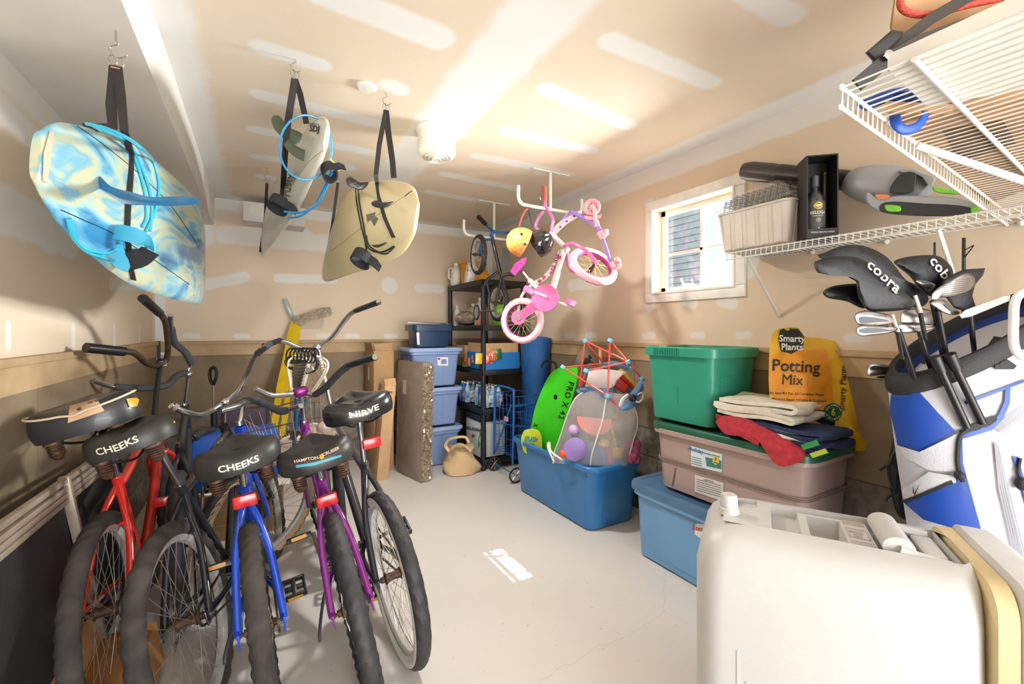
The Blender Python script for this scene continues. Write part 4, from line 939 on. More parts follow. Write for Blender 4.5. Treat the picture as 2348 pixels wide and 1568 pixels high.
# top shelf
zt = SZS[4] + .001
t = thing('yellow_bucket', 'yellow bucket on the top shelf of the black rack', 'bucket', (1.99, 4.25, zt))
MB().lathe([(.12, 0), (.125, .01), (.14, .21), (.148, .215), (.148, .235), (.138, .235), (.12, .02)], 28, caps=True).build('body', mat('yellow_bucket', '#c9861c', .5), t)
MB().tube([(.145 * math.cos(a), .0, .22 - .16 * math.sin(a)) for a in np.linspace(0, PI, 14)], .003, 6).build('handle', STL, t)
t = jar('white_jug', 'white plastic jug at the left end of the rack top shelf', 'jug', (1.86, 4.40, zt), .06, .24, milk, neck=.4); MB().tube([(-.05, 0, .19), (-.085, 0, .17), (-.085, 0, .08), (-.055, 0, .06)], .010, 8).build('handle', milk, t)
t = thing('litter_bag', 'white, blue and red printed bag on the rack top shelf', 'bag', (1.90, 4.10, zt))
def softbag(root, w, d, h, m_, seed=1, nm='bag_body', top=.6):
    rr = random.Random(seed); R = []
    for i in range(9):
        k = i / 8; s_ = 1 - (1 - top) * k ** 2; rg = []
        for j, p in enumerate(rrect(w * s_, d * (s_ if k < .8 else s_ * (1 - (k - .8) * 3.6)), min(w, d) * .28 * s_, 4)):
            q = 1 + .06 * math.sin(j * 1.3 + i * 2.1 + seed); rg.append(Vector((p.x * q, p.y * q, h * k + .006 * math.sin(j * 2.3 + seed * 3))))
        R.append(rg)
    return MB().loft(R).build(nm, m_, root, smooth=60)
b_ = softbag(t, .13, .10, .21, mat('white_bag', '#d9d6d2', .35, bump=.5, bscale=20), 3); B_ = surf(b_)
m = MB(); decal(m, [(1047, 604), (1080, 604), (1080, 622), (1047, 618)], B_, .003, 10); m.build('blue_print', mat('royal_print', '#24407f', .4), t, world=True); m = MB(); decal(m, [(1050, 627), (1064, 629), (1063, 635), (1050, 634)], B_, .003, 10); m.build('red_print', mat('red_print', '#b5352f', .6), t, world=True)
t = thing('yellow_bag', 'small yellow packet on the rack top shelf beside the printed bag', 'bag', (1.97, 3.98, zt)); softbag(t, .15, .10, .12, mat('yellow_packet', '#d99a24', .4, bump=.5, bscale=20), 5)
# second shelf
zt = SZS[3] + .001
jar('spray_bottle', 'slim white bottle at the left of the rack second shelf', 'bottle', (1.88, 4.42, zt), .035, .22, milk, neck=.3)
jar('milky_jug', 'cloudy plastic jug behind the plastic bundle on the rack', 'jug', (2.02, 4.30, zt), .07, .24, mat('cloudy_plastic', '#a9a396', .4), neck=.3)
jar('milky_jug', 'cloudy white jug with white cap, half hidden behind the rack front post', 'jug', (2.0, 4.08, zt), .07, .29, mat('cloudy_white', '#c9c3b8', .4), neck=.3)
jar('peach_bottle', 'squat bottle of peach coloured liquid on the rack second shelf', 'bottle', (1.93, 3.90, zt), .06, .15, mat('peach_liquid', '#b9795c', .3, alpha=.95), neck=.4)
jar('green_label_jug', 'white jug with bright green label on the rack, behind the small bike wheel', 'jug', (2.06, 3.78, zt), .075, .25, mat('lime_label', '#7fb52f', .4), neck=.35)
t = thing('plastic_bundle', 'bundle of jars in crumpled clear plastic on the rack second shelf', 'bundle', (1.90, 4.22, zt))
m = MB(); rr_ = random.Random(8); R = []
for i in range(9):
    a0 = -PI / 2 + PI * i / 8; R.append([Vector(((.10 * math.cos(a0) + .005) * math.cos(a) * rr_.uniform(.88, 1.1), (.17 * math.cos(a0) + .005) * math.sin(a) * rr_.uniform(.88, 1.1), .08 + .078 * math.sin(a0) * rr_.uniform(.95, 1.02))) for a in np.linspace(0, 2 * PI, 19)[:-1]])
m.loft(R).build('plastic_wrap', mat('crumpled_plastic', '#9b8f7e', .15, var=.25, scale=30, coat=1, alpha=.9), t, smooth=20)
# third shelf: boxes of snacks
zt = SZS[2] + .001
t = thing('snack_box', 'blue cardboard tray with brown inner carton on the rack middle shelf', 'box', (1.93, 3.96, zt)); BT = mat('blue_tray', '#2173b8', .5)
m = MB(); m.bx(-.075, .30, -.27, .13, 0, .004); m.bx(-.079, -.073, -.27, .13, 0, .16); m.bx(-.075, .30, -.274, -.268, 0, .16); m.bx(.296, .30, -.27, .13, 0, .16); m.bx(-.075, .30, .126, .13, 0, .16); m.build('tray', BT, t)
m = MB(); m.bx(-.070, .29, -.262, -.256, .0, .25); m.bx(-.070, -.064, -.26, .12, 0, .25); m.bx(-.06, .29, -.26, .12, .15, .155); m.build('inner_carton', CARDL, t)
t2_ = thing('cardboard_box', 'small cardboard box of snacks at the left of the rack middle shelf', 'cardboard box', (1.93, 4.30, zt))
m = MB(); m.bx(-.09, .2, -.17, .17, 0, .004); m.bx(-.09, -.086, -.17, .17, 0, .22); m.bx(-.09, .2, -.174, -.17, 0, .22); m.bx(-.08, .2, -.16, .16, .18, .184); m.build('carton', CARD, t2_)
cols = ['#c2312b', '#d98b1f', '#3f7a34', '#b92b38', '#e0b12c', '#2f6b3a', '#c65a22', '#a82a2a']; names_ = ['red', 'orange', 'green', 'crimson', 'yellow', 'dark green', 'rust', 'brick red']
def packet(c, r, k, sz=(.055, .012, .085), lab=None):
    m = MB(); w, d, h = sz; R = []
    for i in range(7):
        q = i / 6; e = math.sin(PI * q) ** .5; R.append([Vector((x * w / 2, y * d * (.15 + e), -h / 2 + h * q)) for x, y in ((-1, 0), (-.6, -.5), (0, -.7), (.6, -.5), (1, 0), (.6, .5), (0, .7), (-.6, .5))])
    m.loft(R, M=TR(c, r, .1 * math.sin(k * 3), .25 * math.sin(k * 7)))
    return tag(m.single('snack_packet', mat('packet_%d' % (k % 8), cols[k % 8], .3, col2='#e8dcc0' if k % 3 == 0 else None, scale=60, fac=.62, coat=.3), lab, 'snack packet', group='snack packets on the rack middle shelf', smooth=60))
spots = [((1098, 828), 'yellow and orange snack packet on the left of the blue tray front'), ((1104, 815), None), ((1126, 822), 'snack packet on the blue tray right of the rack post'), ((1139, 818), 'green snack packet at the right of the blue tray front')]
for k, (u, v, lab) in enumerate([(1066, 824, 'red snack packet standing left of the blue tray'), (1075, 830, 'green snack packet left of the blue tray, second from left'), (1083, 824, 'snack packet close to the left wall of the blue tray'), (1062, 838, 'lowest snack packet left of the blue tray')]):
    packet(PXX(u, v, 1.834), PI / 2, [0, 1, 3, 2][k], lab=lab)
for k, (u, v, lab) in enumerate([(1098, 822, 'yellow snack packet on the tray front beside the rack post'), (1122, 822, 'snack packet on the tray front right of the rack post'), (1131, 815, 'pale yellow snack packet between the post and the green packet'), (1143, 812, 'green snack packet at the right end of the tray front')]):
    packet(PYY(u, v, 3.675), 0, [4, 0, 6, 5][k], sz=(.07, .016, .10), lab=lab)
for k, (x, y) in enumerate(((1.95, 4.2), (1.9, 4.32), (2.0, 4.38), (1.92, 3.75), (2.05, 3.8), (2.0, 3.95), (2.15, 3.75))):
    packet((x, y, zt + (.20 if y > 4.1 else .185)), k * .8, k + 1, lab='loose snack packet piled inside the cartons on the rack middle shelf', sz=(.07, .016, .09))
# fourth shelf: water packs
zt = SZS[1] + .001
wat = mat('bottle_plastic', '#b9ccd6', .15, col2='#7f9db4', scale=40, coat=.6); wlb = mat('blue_wrap', '#2a5fb0', .3)
def waterpack(x, y, nx, ny, lab, zt=zt, wrap=True):
    t = thing('water_pack', lab, 'water bottles', (x, y, zt))
    for i in range(nx):
        for j in range(ny):
            M_ = Matrix.Translation(((i - (nx - 1) / 2) * .066, (j - (ny - 1) / 2) * .066, 0))
            MB().lathe([(.028, 0), (.032, .01), (.032, .06), (.030, .075), (.032, .09), (.032, .13), (.024, .165), (.012, .185), (.012, .19)], 12, M_).build('bottle', wat, t)
            MB().lathe([(.015, .188), (.015, .205), (0, .205)], 10, M_).build('bottle_cap', WHT, t)
    if wrap:
        m = MB(); R = [ringz(nx * .066 + .008, ny * .066 + .008, .03, z_) for z_ in (.05, .12)]; m.loft(R, caps=(False, False)); m.build('printed_wrap', mat('printed_wrap', '#dfe5ea', .2, col2='#3c6fb5', scale=18, fac=.55, coat=.6), t)
        m = MB(); m.loft([ringz(nx * .066 + .012, .05, .02, z_) for z_ in (.0, .10, .19)], caps=(False, True)); m.build('blue_band', wlb, t)
waterpack(1.97, 3.86, 3, 4, 'shrink wrapped pack of water bottles with blue print behind the rack front post')
waterpack(1.95, 4.22, 3, 3, 'pack of clear water bottles at the left of the same rack shelf')
# bottom shelf
zt = SZS[0] + .001
t = thing('drink_carton', 'white carton of sparkling water on the rack bottom shelf', 'box', (1.97, 3.92, zt))
bx_ = MB().box((0, 0, .17), (.26, .34, .34), r=.003).build('carton', mat('white_carton', '#c9cfce', .6), t); B_ = surf(bx_)
m = MB(); m.box((.0, 0, .375), (.28, .36, .07), r=.01); m.box((0, 0, .42), (.24, .3, .03), r=.01); m.build('dark_lid', mat('dark_tray', '#23282c', .5), t)
m = MB(); ptext(m, 'S.PELLEGRINO', (1087, 984), 8.5, B_, 12, .003, .03); m.build('carton_lettering', mat('black_print', '#1d1c16', .4), t, world=True)
m = MB(); decal(m, [(1101, 985), (1104, 1000), (1107, 1010), (1107, 1028), (1096, 1026), (1097, 1008), (1100, 998)], B_, .003, 12); m.build('bottle_picture', mat('green_bottle_print', '#3f9a52', .4), t, world=True)
m = MB(); decal(m, [(1085 + (6 if a % 2 else 2.6) * math.cos(a * PI / 5 + .3), 999 + (6 if a % 2 else 2.6) * math.sin(a * PI / 5 + .3)) for a in range(10)], B_, .003, 12); m.build('red_star', mat('red_print', '#b5352f', .6), t, world=True)

# --- tall blue soft bin
t = thing('blue_bag', 'tall dark blue covered bag standing in the corner right of the rack', 'bag', (2.30, 3.52, 0))
R = []
for i in range(14):
    k = i / 13; z = .01 + k * 1.235; r = .115 + .012 * math.sin(k * 9) + (.02 if k > .93 else 0) + .03 * k
    R.append([Vector((r * math.cos(a) * (1 + .05 * math.sin(3 * a + k * 4)) * .82, r * math.sin(a) * 1.05, z)) for a in np.linspace(0, 2 * PI, 29)[:-1]])
MB().loft(R).build('bag_body', mat('royal_fabric', '#1f5a9c', .55, bump=.4, bscale=12), t, smooth=60)
MB().tube([(.13 * math.cos(a) * .85 + .0, .155 * math.sin(a), 1.235 + .006 * math.sin(3 * a)) for a in np.linspace(0, 2 * PI, 25)[:-1]], .018, 8, closed=True).build('rolled_rim', mat('royal_fabric', '#1f5a9c', .55), t)
# --- folding cart
CBm = mat('cart_blue', '#1f5fa8', .35); t = thing('shopping_cart', 'blue wire folding shopping cart parked in front of the rack', 'cart', (1.93, 3.45, 0))
cx0, cx1, cy0, cy1 = 1.93, 2.18, 3.27, 3.62
m = MB(); m.tube(crv([(cx0 - .02, cy1, .16), (cx0 - .01, cy1, .70), (cx0, cy1 - .03, .80), (cx0, cy0 + .05, .80), (cx0 - .01, cy0, .74), (cx0 - .02, cy0, .16)], 5), .011, 10)
m.tube([(cx0, cy1, .45), (cx1 + .02, cy0, .44)], .006, 6); m.tube([(cx0 - .02, cy1 - .02, .18), (cx0 - .0, cy0 + .06, .66)], .009, 8); m.tube([(cx0, cy0, .66), (cx1 + .08, cy0 - .0, .66)], .009, 8)
m.build('frame', CBm, t, world=True)
m = MB()
for k in range(6): y = cy0 + (cy1 - cy0) * k / 5; m.tube([(cx0, y, .2), (cx0, y, .76)], .0025, 5); m.tube([(cx0, y, .2), (cx1, y, .2)], .0025, 5); m.tube([(cx1, y, .2), (cx1, y, .66)], .0025, 5)
for k in range(5):
    z = .22 + k * .13; m.tube([(cx0, cy0, z), (cx0, cy1, z), (cx1, cy1, z), (cx1, cy0, z)], .0025, 5, closed=True)
for k in range(4): x = cx0 + (cx1 - cx0) * (k + 1) / 4; m.tube([(x, cy0, .2), (x, cy0, .66)], .0025, 5)
m.build('wire_basket', CBm, t, world=True)
for y in (cy1 + .02, cy0 - .02):
    c = Vector((1.93, y, .068)); m = MB(); m.tube([c + Vector((.06 * math.cos(a), 0, .06 * math.sin(a))) for a in np.linspace(0, 2 * PI, 25)[:-1]], .008, 8, closed=True); w_ = m.build('wheel', RUB, t, world=True)
    m = MB(); [m.tube([c, c + Vector((.056 * math.cos(a * PI / 4), 0, .056 * math.sin(a * PI / 4)))], .003, 5) for a in range(8)]; m.ball(c, .012); m.build('wheel_hub', CHR, w_, world=True)
MB().tube([(1.93, cy0 - .02, .068), (1.93, cy1 + .02, .068)], .005, 8).build('axle', CBm, t, world=True)
MB().box((cx0 - .012, cy0 + .13, .53), (.003, .07, .04)).build('pink_tag', mat('pink_tag', '#c99bb0', .7), t, world=True)
# --- canvas bag
cv = mat('canvas', '#c9ab83', .9, bump=.8, bscale=130, var=.05); t = thing('canvas_bag', 'slouching natural canvas tote bag on the floor by the bottom tote', 'bag', (1.63, 3.75, 0))
rr_ = random.Random(2); R = []
for i in range(12):
    k = i / 11; z = .006 + .27 * k; rx = .175 * (1 - .35 * k ** 2) * (.9 + .1 * math.sin(k * 8)); ry = .12 * (1 - .45 * k ** 1.5)
    R.append([Vector((rx * math.cos(a) * (1 + .10 * math.sin(3 * a + i * .7) + .05 * math.sin(7 * a + i)), ry * math.sin(a) * (1 + .10 * math.sin(2 * a + i * .5)), z + .02 * k * math.sin(2 * a + 1) - (.03 * k if k > .9 else 0))) for a in np.linspace(0, 2 * PI, 33)[:-1]])
MB().loft(R, M=Matrix.Rotation(-.5, 4, 'Z')).build('bag_body', cv, t, smooth=70)
for k, pts in enumerate(([(1030, 1035), (1022, 1022), (1030, 1008), (1050, 1002), (1068, 1003), (1075, 1015)], [(1034, 1030), (1050, 1018), (1066, 1022), (1080, 1035)])):
    m = MB(); ribbon(m, crv([W(u, v, 3.92 + .03 * k) for u, v in pts], 5), .028, -AX * .6 + ZU, .004); m.build('handle', cv, t, world=True)

# ================================================================== toys in the blue tub
LG = mat('lime_foam', '#3fd21e', .4); zt = .02
t = thing('bodyboard', 'bright green bodyboard standing in the blue tub', 'bodyboard', (1.98, 2.9, .02))
gd = lambda u, v: 3.50 - .0022 * (u - 1240) + .0003 * (v - 840)
outl = [(1275, 846), (1300, 840), (1324, 841), (1322, 880), (1308, 930), (1292, 985), (1278, 1030), (1262, 1075), (1240, 1080), (1214, 1080), (1212, 1020), (1218, 975), (1228, 930), (1246, 885), (1260, 860)]
g_ = pixslab('deck', t, outl, gd, .05, LG, .12); B_ = surf(g_)
m = MB(); ptext(m, 'PRO X 42', (1298, 918), 19, B_, 106, .002, .02, spacing=1.15); ptext(m, 'X', (1228, 975), 13, B_, 106, .002, .03); m.build('deck_lettering', mat('black_print', '#1d1c16', .4), t, world=True)
m = MB(); decal(m, [(1274 + 4.5 * math.cos(a), 910 + 6 * math.sin(a)) for a in np.linspace(0, 2 * PI, 13)[:-1]], B_, .002, 10); m.build('leash_plug', BLK, t, world=True)
t = thing('skimboard', 'pale pointed board with black emblem standing behind the green bodyboard', 'board', (2.1, 3.0, .02))
g_ = pixslab('deck', t, [(1346, 785), (1360, 800), (1376, 828), (1385, 870), (1385, 1000), (1310, 1000), (1305, 870), (1315, 835), (1330, 805)], lambda u, v: 3.62, .03, mat('taupe_board', '#8f7f6b', .5), .2); B_ = surf(g_)
m = MB(); decal(m, [(1350, 812), (1358, 820), (1352, 824), (1362, 832), (1350, 832), (1344, 842), (1342, 830), (1336, 834), (1342, 820), (1348, 822)], B_, .002, 10); m.build('black_emblem', mat('black_print', '#1d1c16', .4), t, world=True)
t = thing('mini_bodyboard', 'small yellow foam board with teal lettering at the left end of the blue tub', 'bodyboard', (1.95, 3.0, .02))
g_ = pixslab('deck', t, [(1206, 985), (1222, 983), (1236, 988), (1243, 1005), (1243, 1030), (1240, 1046), (1206, 1040), (1198, 1025), (1195, 1005), (1200, 990)], lambda u, v: 3.485 - .0005 * (u - 1215), .022, mat('yellow_foam', '#c9d32a', .5), .15); B_ = surf(g_)
m = MB(); ptext(m, 'SPLASH', (1218, 1007), 15, B_, 4, .002, .05, sx=.62); m.tube([hit(B_, 1218 + 9 * math.cos(a), 1024 + 8 * math.sin(a), .002) for a in np.linspace(0, 2 * PI, 16)[:-1]], .0025, 5, closed=True); m.build('deck_lettering', mat('teal_print2', '#2c8f96', .5), t, world=True)
# mesh bag full of toys
mesh_ = mat('white_mesh_net', '#dcd6d4', .6, alpha=.33, var=.02); trim_ = mat('white_piping', '#e3dfdc', .6)
t = thing('mesh_toy_bag', 'white mesh pop-up bag of beach toys in the blue tub', 'mesh bag', (2.08, 2.55, .05))
def md(u, v): return 2.98 - .0010 * (u - 1370) + .0002 * (v - 900)
L_ = [(1345, 893), (1318, 915), (1300, 955), (1285, 1000), (1272, 1035), (1268, 1062)]; R_ = [(1440, 905), (1457, 940), (1462, 975), (1452, 1010), (1442, 1050), (1440, 1070)]
A = crv([(a, b, 0) for a, b in L_], 4); Bq = crv([(a, b, 0) for a, b in R_], 4); rings = []
for a, b in zip(A, Bq):
    ring = []
    for k in range(24):
        an = 2 * PI * k / 24; u = (a.x + b.x) / 2 + (b.x - a.x) / 2 * math.cos(an); v = (a.y + b.y) / 2 + (b.y - a.y) / 2 * math.cos(an); ring.append(W(u, v, md(u, v) - .11 * math.sin(an)))
    rings.append(ring)
MB().loft(rings, caps=(True, False)).build('net', mesh_, t, world=True, smooth=60)
for k in (12, 6, 0): MB().tube([r_[k] for r_ in rings], .005, 6).build('piping', trim_, t, world=True)
def toy(name, lab, cat, u, v, d, fn, mt): 
    c = W(u, v, d); m = MB(); fn(m, c); return m.single(name, mt, lab, cat)
toy('toy_bucket', 'purple toy plate seen through the mesh bag', 'toy', 1318, 1028, 2.93, lambda m, c: m.lathe([(.0, 0), (.07, .004), (.078, .02), (.072, .024)], 24, frame(c, RX, ZU)), mat('violet_toy', '#9c7fc4', .4))
toy('watermelon_toy', 'pink half round toy near the top of the mesh bag', 'toy', 1365, 958, 2.95, lambda m, c: m.prism([(.125 * math.cos(a), .11 * math.sin(a)) for a in np.linspace(PI, 2 * PI, 16)], .02, frame(c, RX + ZU * -.1, ZU)), mat('coral_toy', '#f08c82', .4))
toy('toy_ball', 'small lilac toy ball inside the mesh bag', 'toy', 1315, 985, 2.96, lambda m, c: m.ball(c, .035), mat('lilac_toy', '#c9a8dc', .4))
toy('toy_shovel', 'yellow toy shovel inside the right half of the mesh bag', 'toy', 1408, 1000, 2.93, lambda m, c: (m.tube([c + ZU * .12 - RX * .03, c - ZU * .1 + RX * .02], .008, 8), m.box((0, 0, 0), (.06, .01, .07), frame(c - ZU * .11 + RX * .02, RX, AX))), mat('yellow_toy', '#d9b44a', .4))
toy('toy_rake', 'orange red toy rake low in the mesh bag', 'toy', 1400, 1045, 2.9, lambda m, c: m.tube([c + ZU * .06 - RX * .02, c - ZU * .06], .01, 8), mat('red_toy', '#d9553f', .4))
toy('toy_mould', 'pale yellow toy mould in the mesh bag', 'toy', 1385, 1018, 2.98, lambda m, c: m.ball(c, (.04, .04, .035)), mat('cream_toy', '#d9c48a', .4))
toy('toy_mould', 'orange toy mould at the bottom left of the mesh bag', 'toy', 1292, 1040, 2.93, lambda m, c: m.ball(c, (.03, .03, .03)), mat('red_toy', '#d9553f', .4))
MB().tube(crv([W(1270, 1058, 3.0), W(1262, 1040, 3.0), W(1256, 1022, 3.02), W(1260, 1015, 3.02), W(1264, 1035, 3.0), W(1290, 1055, 2.95)], 5), .007, 8).single('white_tube_frame', WHT, 'bent white plastic handle sticking out of the blue tub by the green board', 'handle')
toy('patterned_towel', 'purple and red patterned cloth bunched at the right end of the blue tub', 'cloth', 1455, 1035, 2.98, lambda m, c: [m.ball(c + Vector((random.uniform(-.05, .05), random.uniform(-.03, .03), random.uniform(-.05, .05))), .035, seg=7, rings=5) for _ in range(9)], mat('patterned_cloth', '#7b4a8c', .9, col2='#c0504f', scale=50))
# red rod basketball / ring toss frame
t = thing('rod_toy', 'toy frame of red rods with light blue corner joints on top of the mesh bag', 'toy frame', W(1380, 900, 2.9))
rd = mat('red_rod', '#dd5246', .35); jb = mat('light_blue_joint', '#6db7dd', .4)
N = {'a': (1341, 781, 3.02), 'b': (1399, 781, 2.9), 'c': (1291, 842, 3.0), 'd': (1344, 850, 2.84), 'e': (1440, 830, 2.86), 'f': (1385, 834, 3.1), 'g': (1328, 895, 3.05), 'h': (1393, 908, 2.82), 'i': (1472, 868, 2.88), 'j': (1425, 938, 2.86), 'k': (1449, 845, 2.92)}
NP = {k: W(*v) for k, v in N.items()}
for a, b in ('ag', 'ae', 'af', 'bh', 'be', 'bf', 'cf', 'ch', 'de', 'dg', 'ei', 'hj'): MB().tube([NP[a], NP[b]], .0062, 10).build('rod', rd, t, world=True)
for k, p in NP.items():
    M_ = frame(p, RX + ZU * math.sin(ord(k)), AX); MB().lathe([(.014, -.014), (.019, -.010), (.019, .010), (.014, .014)], 12, M_).build('joint', jb, t, world=True)
bf = mat('blue_band_fabric', '#47709b', .7); gf = mat('grey_net', '#cfc2c0', .7, alpha=.85)
def band(name, top, bot, d0, d1, m_, th=.003, parent=t):
    A = crv([(a, b, 0) for a, b in top], 5); Bq = crv([(a, b, 0) for a, b in bot], 5); rows = []
    for i, (a, b) in enumerate(zip(A, Bq)):
        d = d0 + (d1 - d0) * i / (len(A) - 1); rows.append([W(a.x + (b.x - a.x) * q, a.y + (b.y - a.y) * q, d - .015 * math.sin(PI * q)) for q in (0, .33, .66, 1)])
    return MB().sheet(rows, t=th).build(name, m_, parent, world=True, smooth=60)
band('lower_band', [(1330, 890), (1352, 886), (1378, 892), (1402, 888), (1405, 880)], [(1330, 898), (1352, 902), (1380, 920), (1400, 922), (1404, 910)], 2.98, 2.85, bf)
band('upper_band', [(1385, 832), (1410, 828), (1440, 838)], [(1390, 838), (1412, 842), (1442, 848)], 3.0, 2.9, bf)
band('net_panel', [(1350, 852), (1380, 846), (1420, 850), (1436, 852)], [(1342, 886), (1372, 890), (1404, 888), (1412, 872)], 3.0, 2.9, gf)
band('side_panel', [(1472, 866), (1455, 890), (1432, 925), (1420, 938)], [(1476, 890), (1464, 915), (1450, 936), (1428, 941)], 2.86, 2.84, mat('blue_side_fabric', '#5e86b0', .6, alpha=.95))
c = W(1450, 912, 2.80); MB().lathe([(0, -.004), (.024, -.004), (.026, 0), (.024, .008), (.014, .010), (.010, .004), (0, .004)], 20, frame(c, RX, ZU)).build('black_badge', BLK, t, world=True)
band('white_strap', [(1418, 930), (1426, 912), (1440, 902)], [(1424, 933), (1432, 916), (1443, 907)], 2.85, 2.83, trim_)
MB().tube(crv([W(1462, 905, 2.84), (W(1472, 900, 2.85)), W(1474, 912, 2.85), W(1466, 922, 2.84), W(1458, 920, 2.84)], 5), .005, 8).build('white_handle', WHT, t, world=True)
t = thing('striped_ball_toy', 'red, blue and yellow striped beach toy behind the rod frame', 'toy', W(1430, 880, 3.02))
for k, c_ in enumerate(('#c23128', '#c23128', '#2f6fb5', '#b9271f', '#d9c33a')):
    o_ = [(-46, 42), (-38, 12), (-20, 30), (-6, -6), (6, -24)][k]; m = MB(); P = [W(1430 + o_[0] * .4 - 12 + q * 34, 880 + o_[1] * .35 - 24 + q * (26 + k * 3), 3.0 + k * .012) for q in np.linspace(0, 1, 6)]; m.tube(crv(P, 3), .021, 10); m.build('stripe_panel', mat('stripe_%s' % c_[1:], c_, .45), t, world=True)
MB().tube([W(1378, 838, 3.12), W(1376, 800, 3.12)], .012, 10).single('wooden_pole', mat('pale_wood', '#c9a06b', .6), 'short pale wooden pole end beside the pointed board', 'pole')
MB().tube(crv([W(1240, 842, 3.7), W(1250, 828, 3.7), W(1268, 830, 3.65), W(1275, 840, 3.6), W(1276, 900, 3.55)], 5), .009, 8).single('black_tube_handle', BLK, 'curved black tube handle behind the green bodyboard', 'handle')
# ================================================================== bicycle parts
def tread_tyre(M_, R, r, seg=180, mode='block', flat=1.0, crown=None):
    "tyre with raised tread blocks; axle along local y"
    m = MB(); N = 16; rings = []
    for i in range(seg):
        a = 2 * PI * i / seg; ring = []
        for k in range(N):
            b = 2 * PI * k / N; out = math.cos(b); side = math.sin(b); rr = r
            if out > -.15:
                if mode == 'block': on = ((i // 2) + ((k + 1) // 2) % 2) % 2 == 0
                elif mode == 'chevron': on = ((i + abs(k if k < 8 else 16 - k) * 2) // 3) % 2 == 0
                else: on = (i // 3) % 2 == 0
                rr = r + ((.0024 if on else -.0014) if mode != 'chevron' else (.0012 if on else -.0012))
            x = (R - r + rr * out); ring.append((x * math.cos(a), side * rr * flat, x * math.sin(a)))
        rings.append(ring)
    m.loft(rings, M=M_, closed=True); return m
TYB = mat('tyre_black', '#242427', .6, col2='#302e2d', scale=12, bump=.3, bscale=150); TYD = mat('dusty_tyre', '#2b2725', .85, col2='#433c36', scale=14, bump=.4, bscale=120); RIM = mat('alloy_rim', '#c4c0ba', .35, .45, var=.1, scale=20); SPK = mat('spoke_steel', '#a8a39b', .35, .8); WW = mat('whitewall', '#ddd9d0', .55); CHN = mat('chain_steel', '#3f3a35', .5, .6); GUMW = mat('gum_wall', '#b89a74', .7)
def wheel(root, M_, R=.335, r=.026, tyre=TYB, rim=RIM, spoke=SPK, wall=None, n=36, mode='block', hubr=.018, hubw=.05, rimw=.018, name='wheel', hubm=None, seg=180, rimd=.02):
    "rim is the part; tyre, spokes and hub are its sub-parts"
    Rr = R - 2 * r + .009; m = MB(); prof = [(Rr + .004, rimw), (Rr - rimd * .4, rimw), (Rr - rimd, rimw * .5), (Rr - rimd, -rimw * .5), (Rr - rimd * .4, -rimw), (Rr + .004, -rimw), (Rr - .004, -rimw * .8), (Rr - .006, rimw * .8)]
    m.loft([[(q * math.cos(a), y, q * math.sin(a)) for q, y in prof] for a in np.linspace(0, 2 * PI, 73)[:-1]], M=M_, closed=True)
    rim_o = m.build(name, rim, root)
    tread_tyre(M_, R, r, seg, mode).build('tyre', tyre, rim_o, smooth=30)
    if wall:
        m = MB()
        for s_ in (1, -1):
            pr = [(R - r * 1.95, s_ * r * .72), (R - r * 1.5, s_ * (r * .97)), (R - r * 1.0, s_ * (r + .0015)), (R - r * .62, s_ * (r * .97))]
            m.loft([[(q * math.cos(a), y, q * math.sin(a)) for q, y in pr] for a in np.linspace(0, 2 * PI, 73)[:-1]], M=M_, closed=True)
        m.build('sidewall', wall, rim_o)
    m = MB()
    for k in range(n):
        s_ = 1 if k % 2 else -1; a = 2 * PI * k / n; b = a + (.9 if (k // 2) % 2 else -.9)
        m.tube([(hubr * math.cos(b), s_ * hubw * .6, hubr * math.sin(b)), ((Rr - rimd) * math.cos(a), 0, (Rr - rimd) * math.sin(a))], .0011, 4, M=M_, caps=False)
    m.build('spokes', spoke, rim_o, smooth=0)
    Y = Matrix.Rotation(PI / 2, 4, 'X'); m = MB(); m.lathe([(.004, -hubw * 1.25), (.006, -hubw * 1.25), (.006, -hubw), (.012, -hubw), (.012, -hubw * .75), (hubr + .006, -hubw * .65), (hubr + .006, -hubw * .55), (hubr, -hubw * .5), (hubr * .8, 0), (hubr, hubw * .5), (hubr + .006, hubw * .55), (hubr + .006, hubw * .65), (.012, hubw * .75), (.012, hubw), (.006, hubw), (.006, hubw * 1.25), (.004, hubw * 1.25)], 18, M_ @ Y)
    m.build('hub', hubm or RUSTY, rim_o); return rim_o
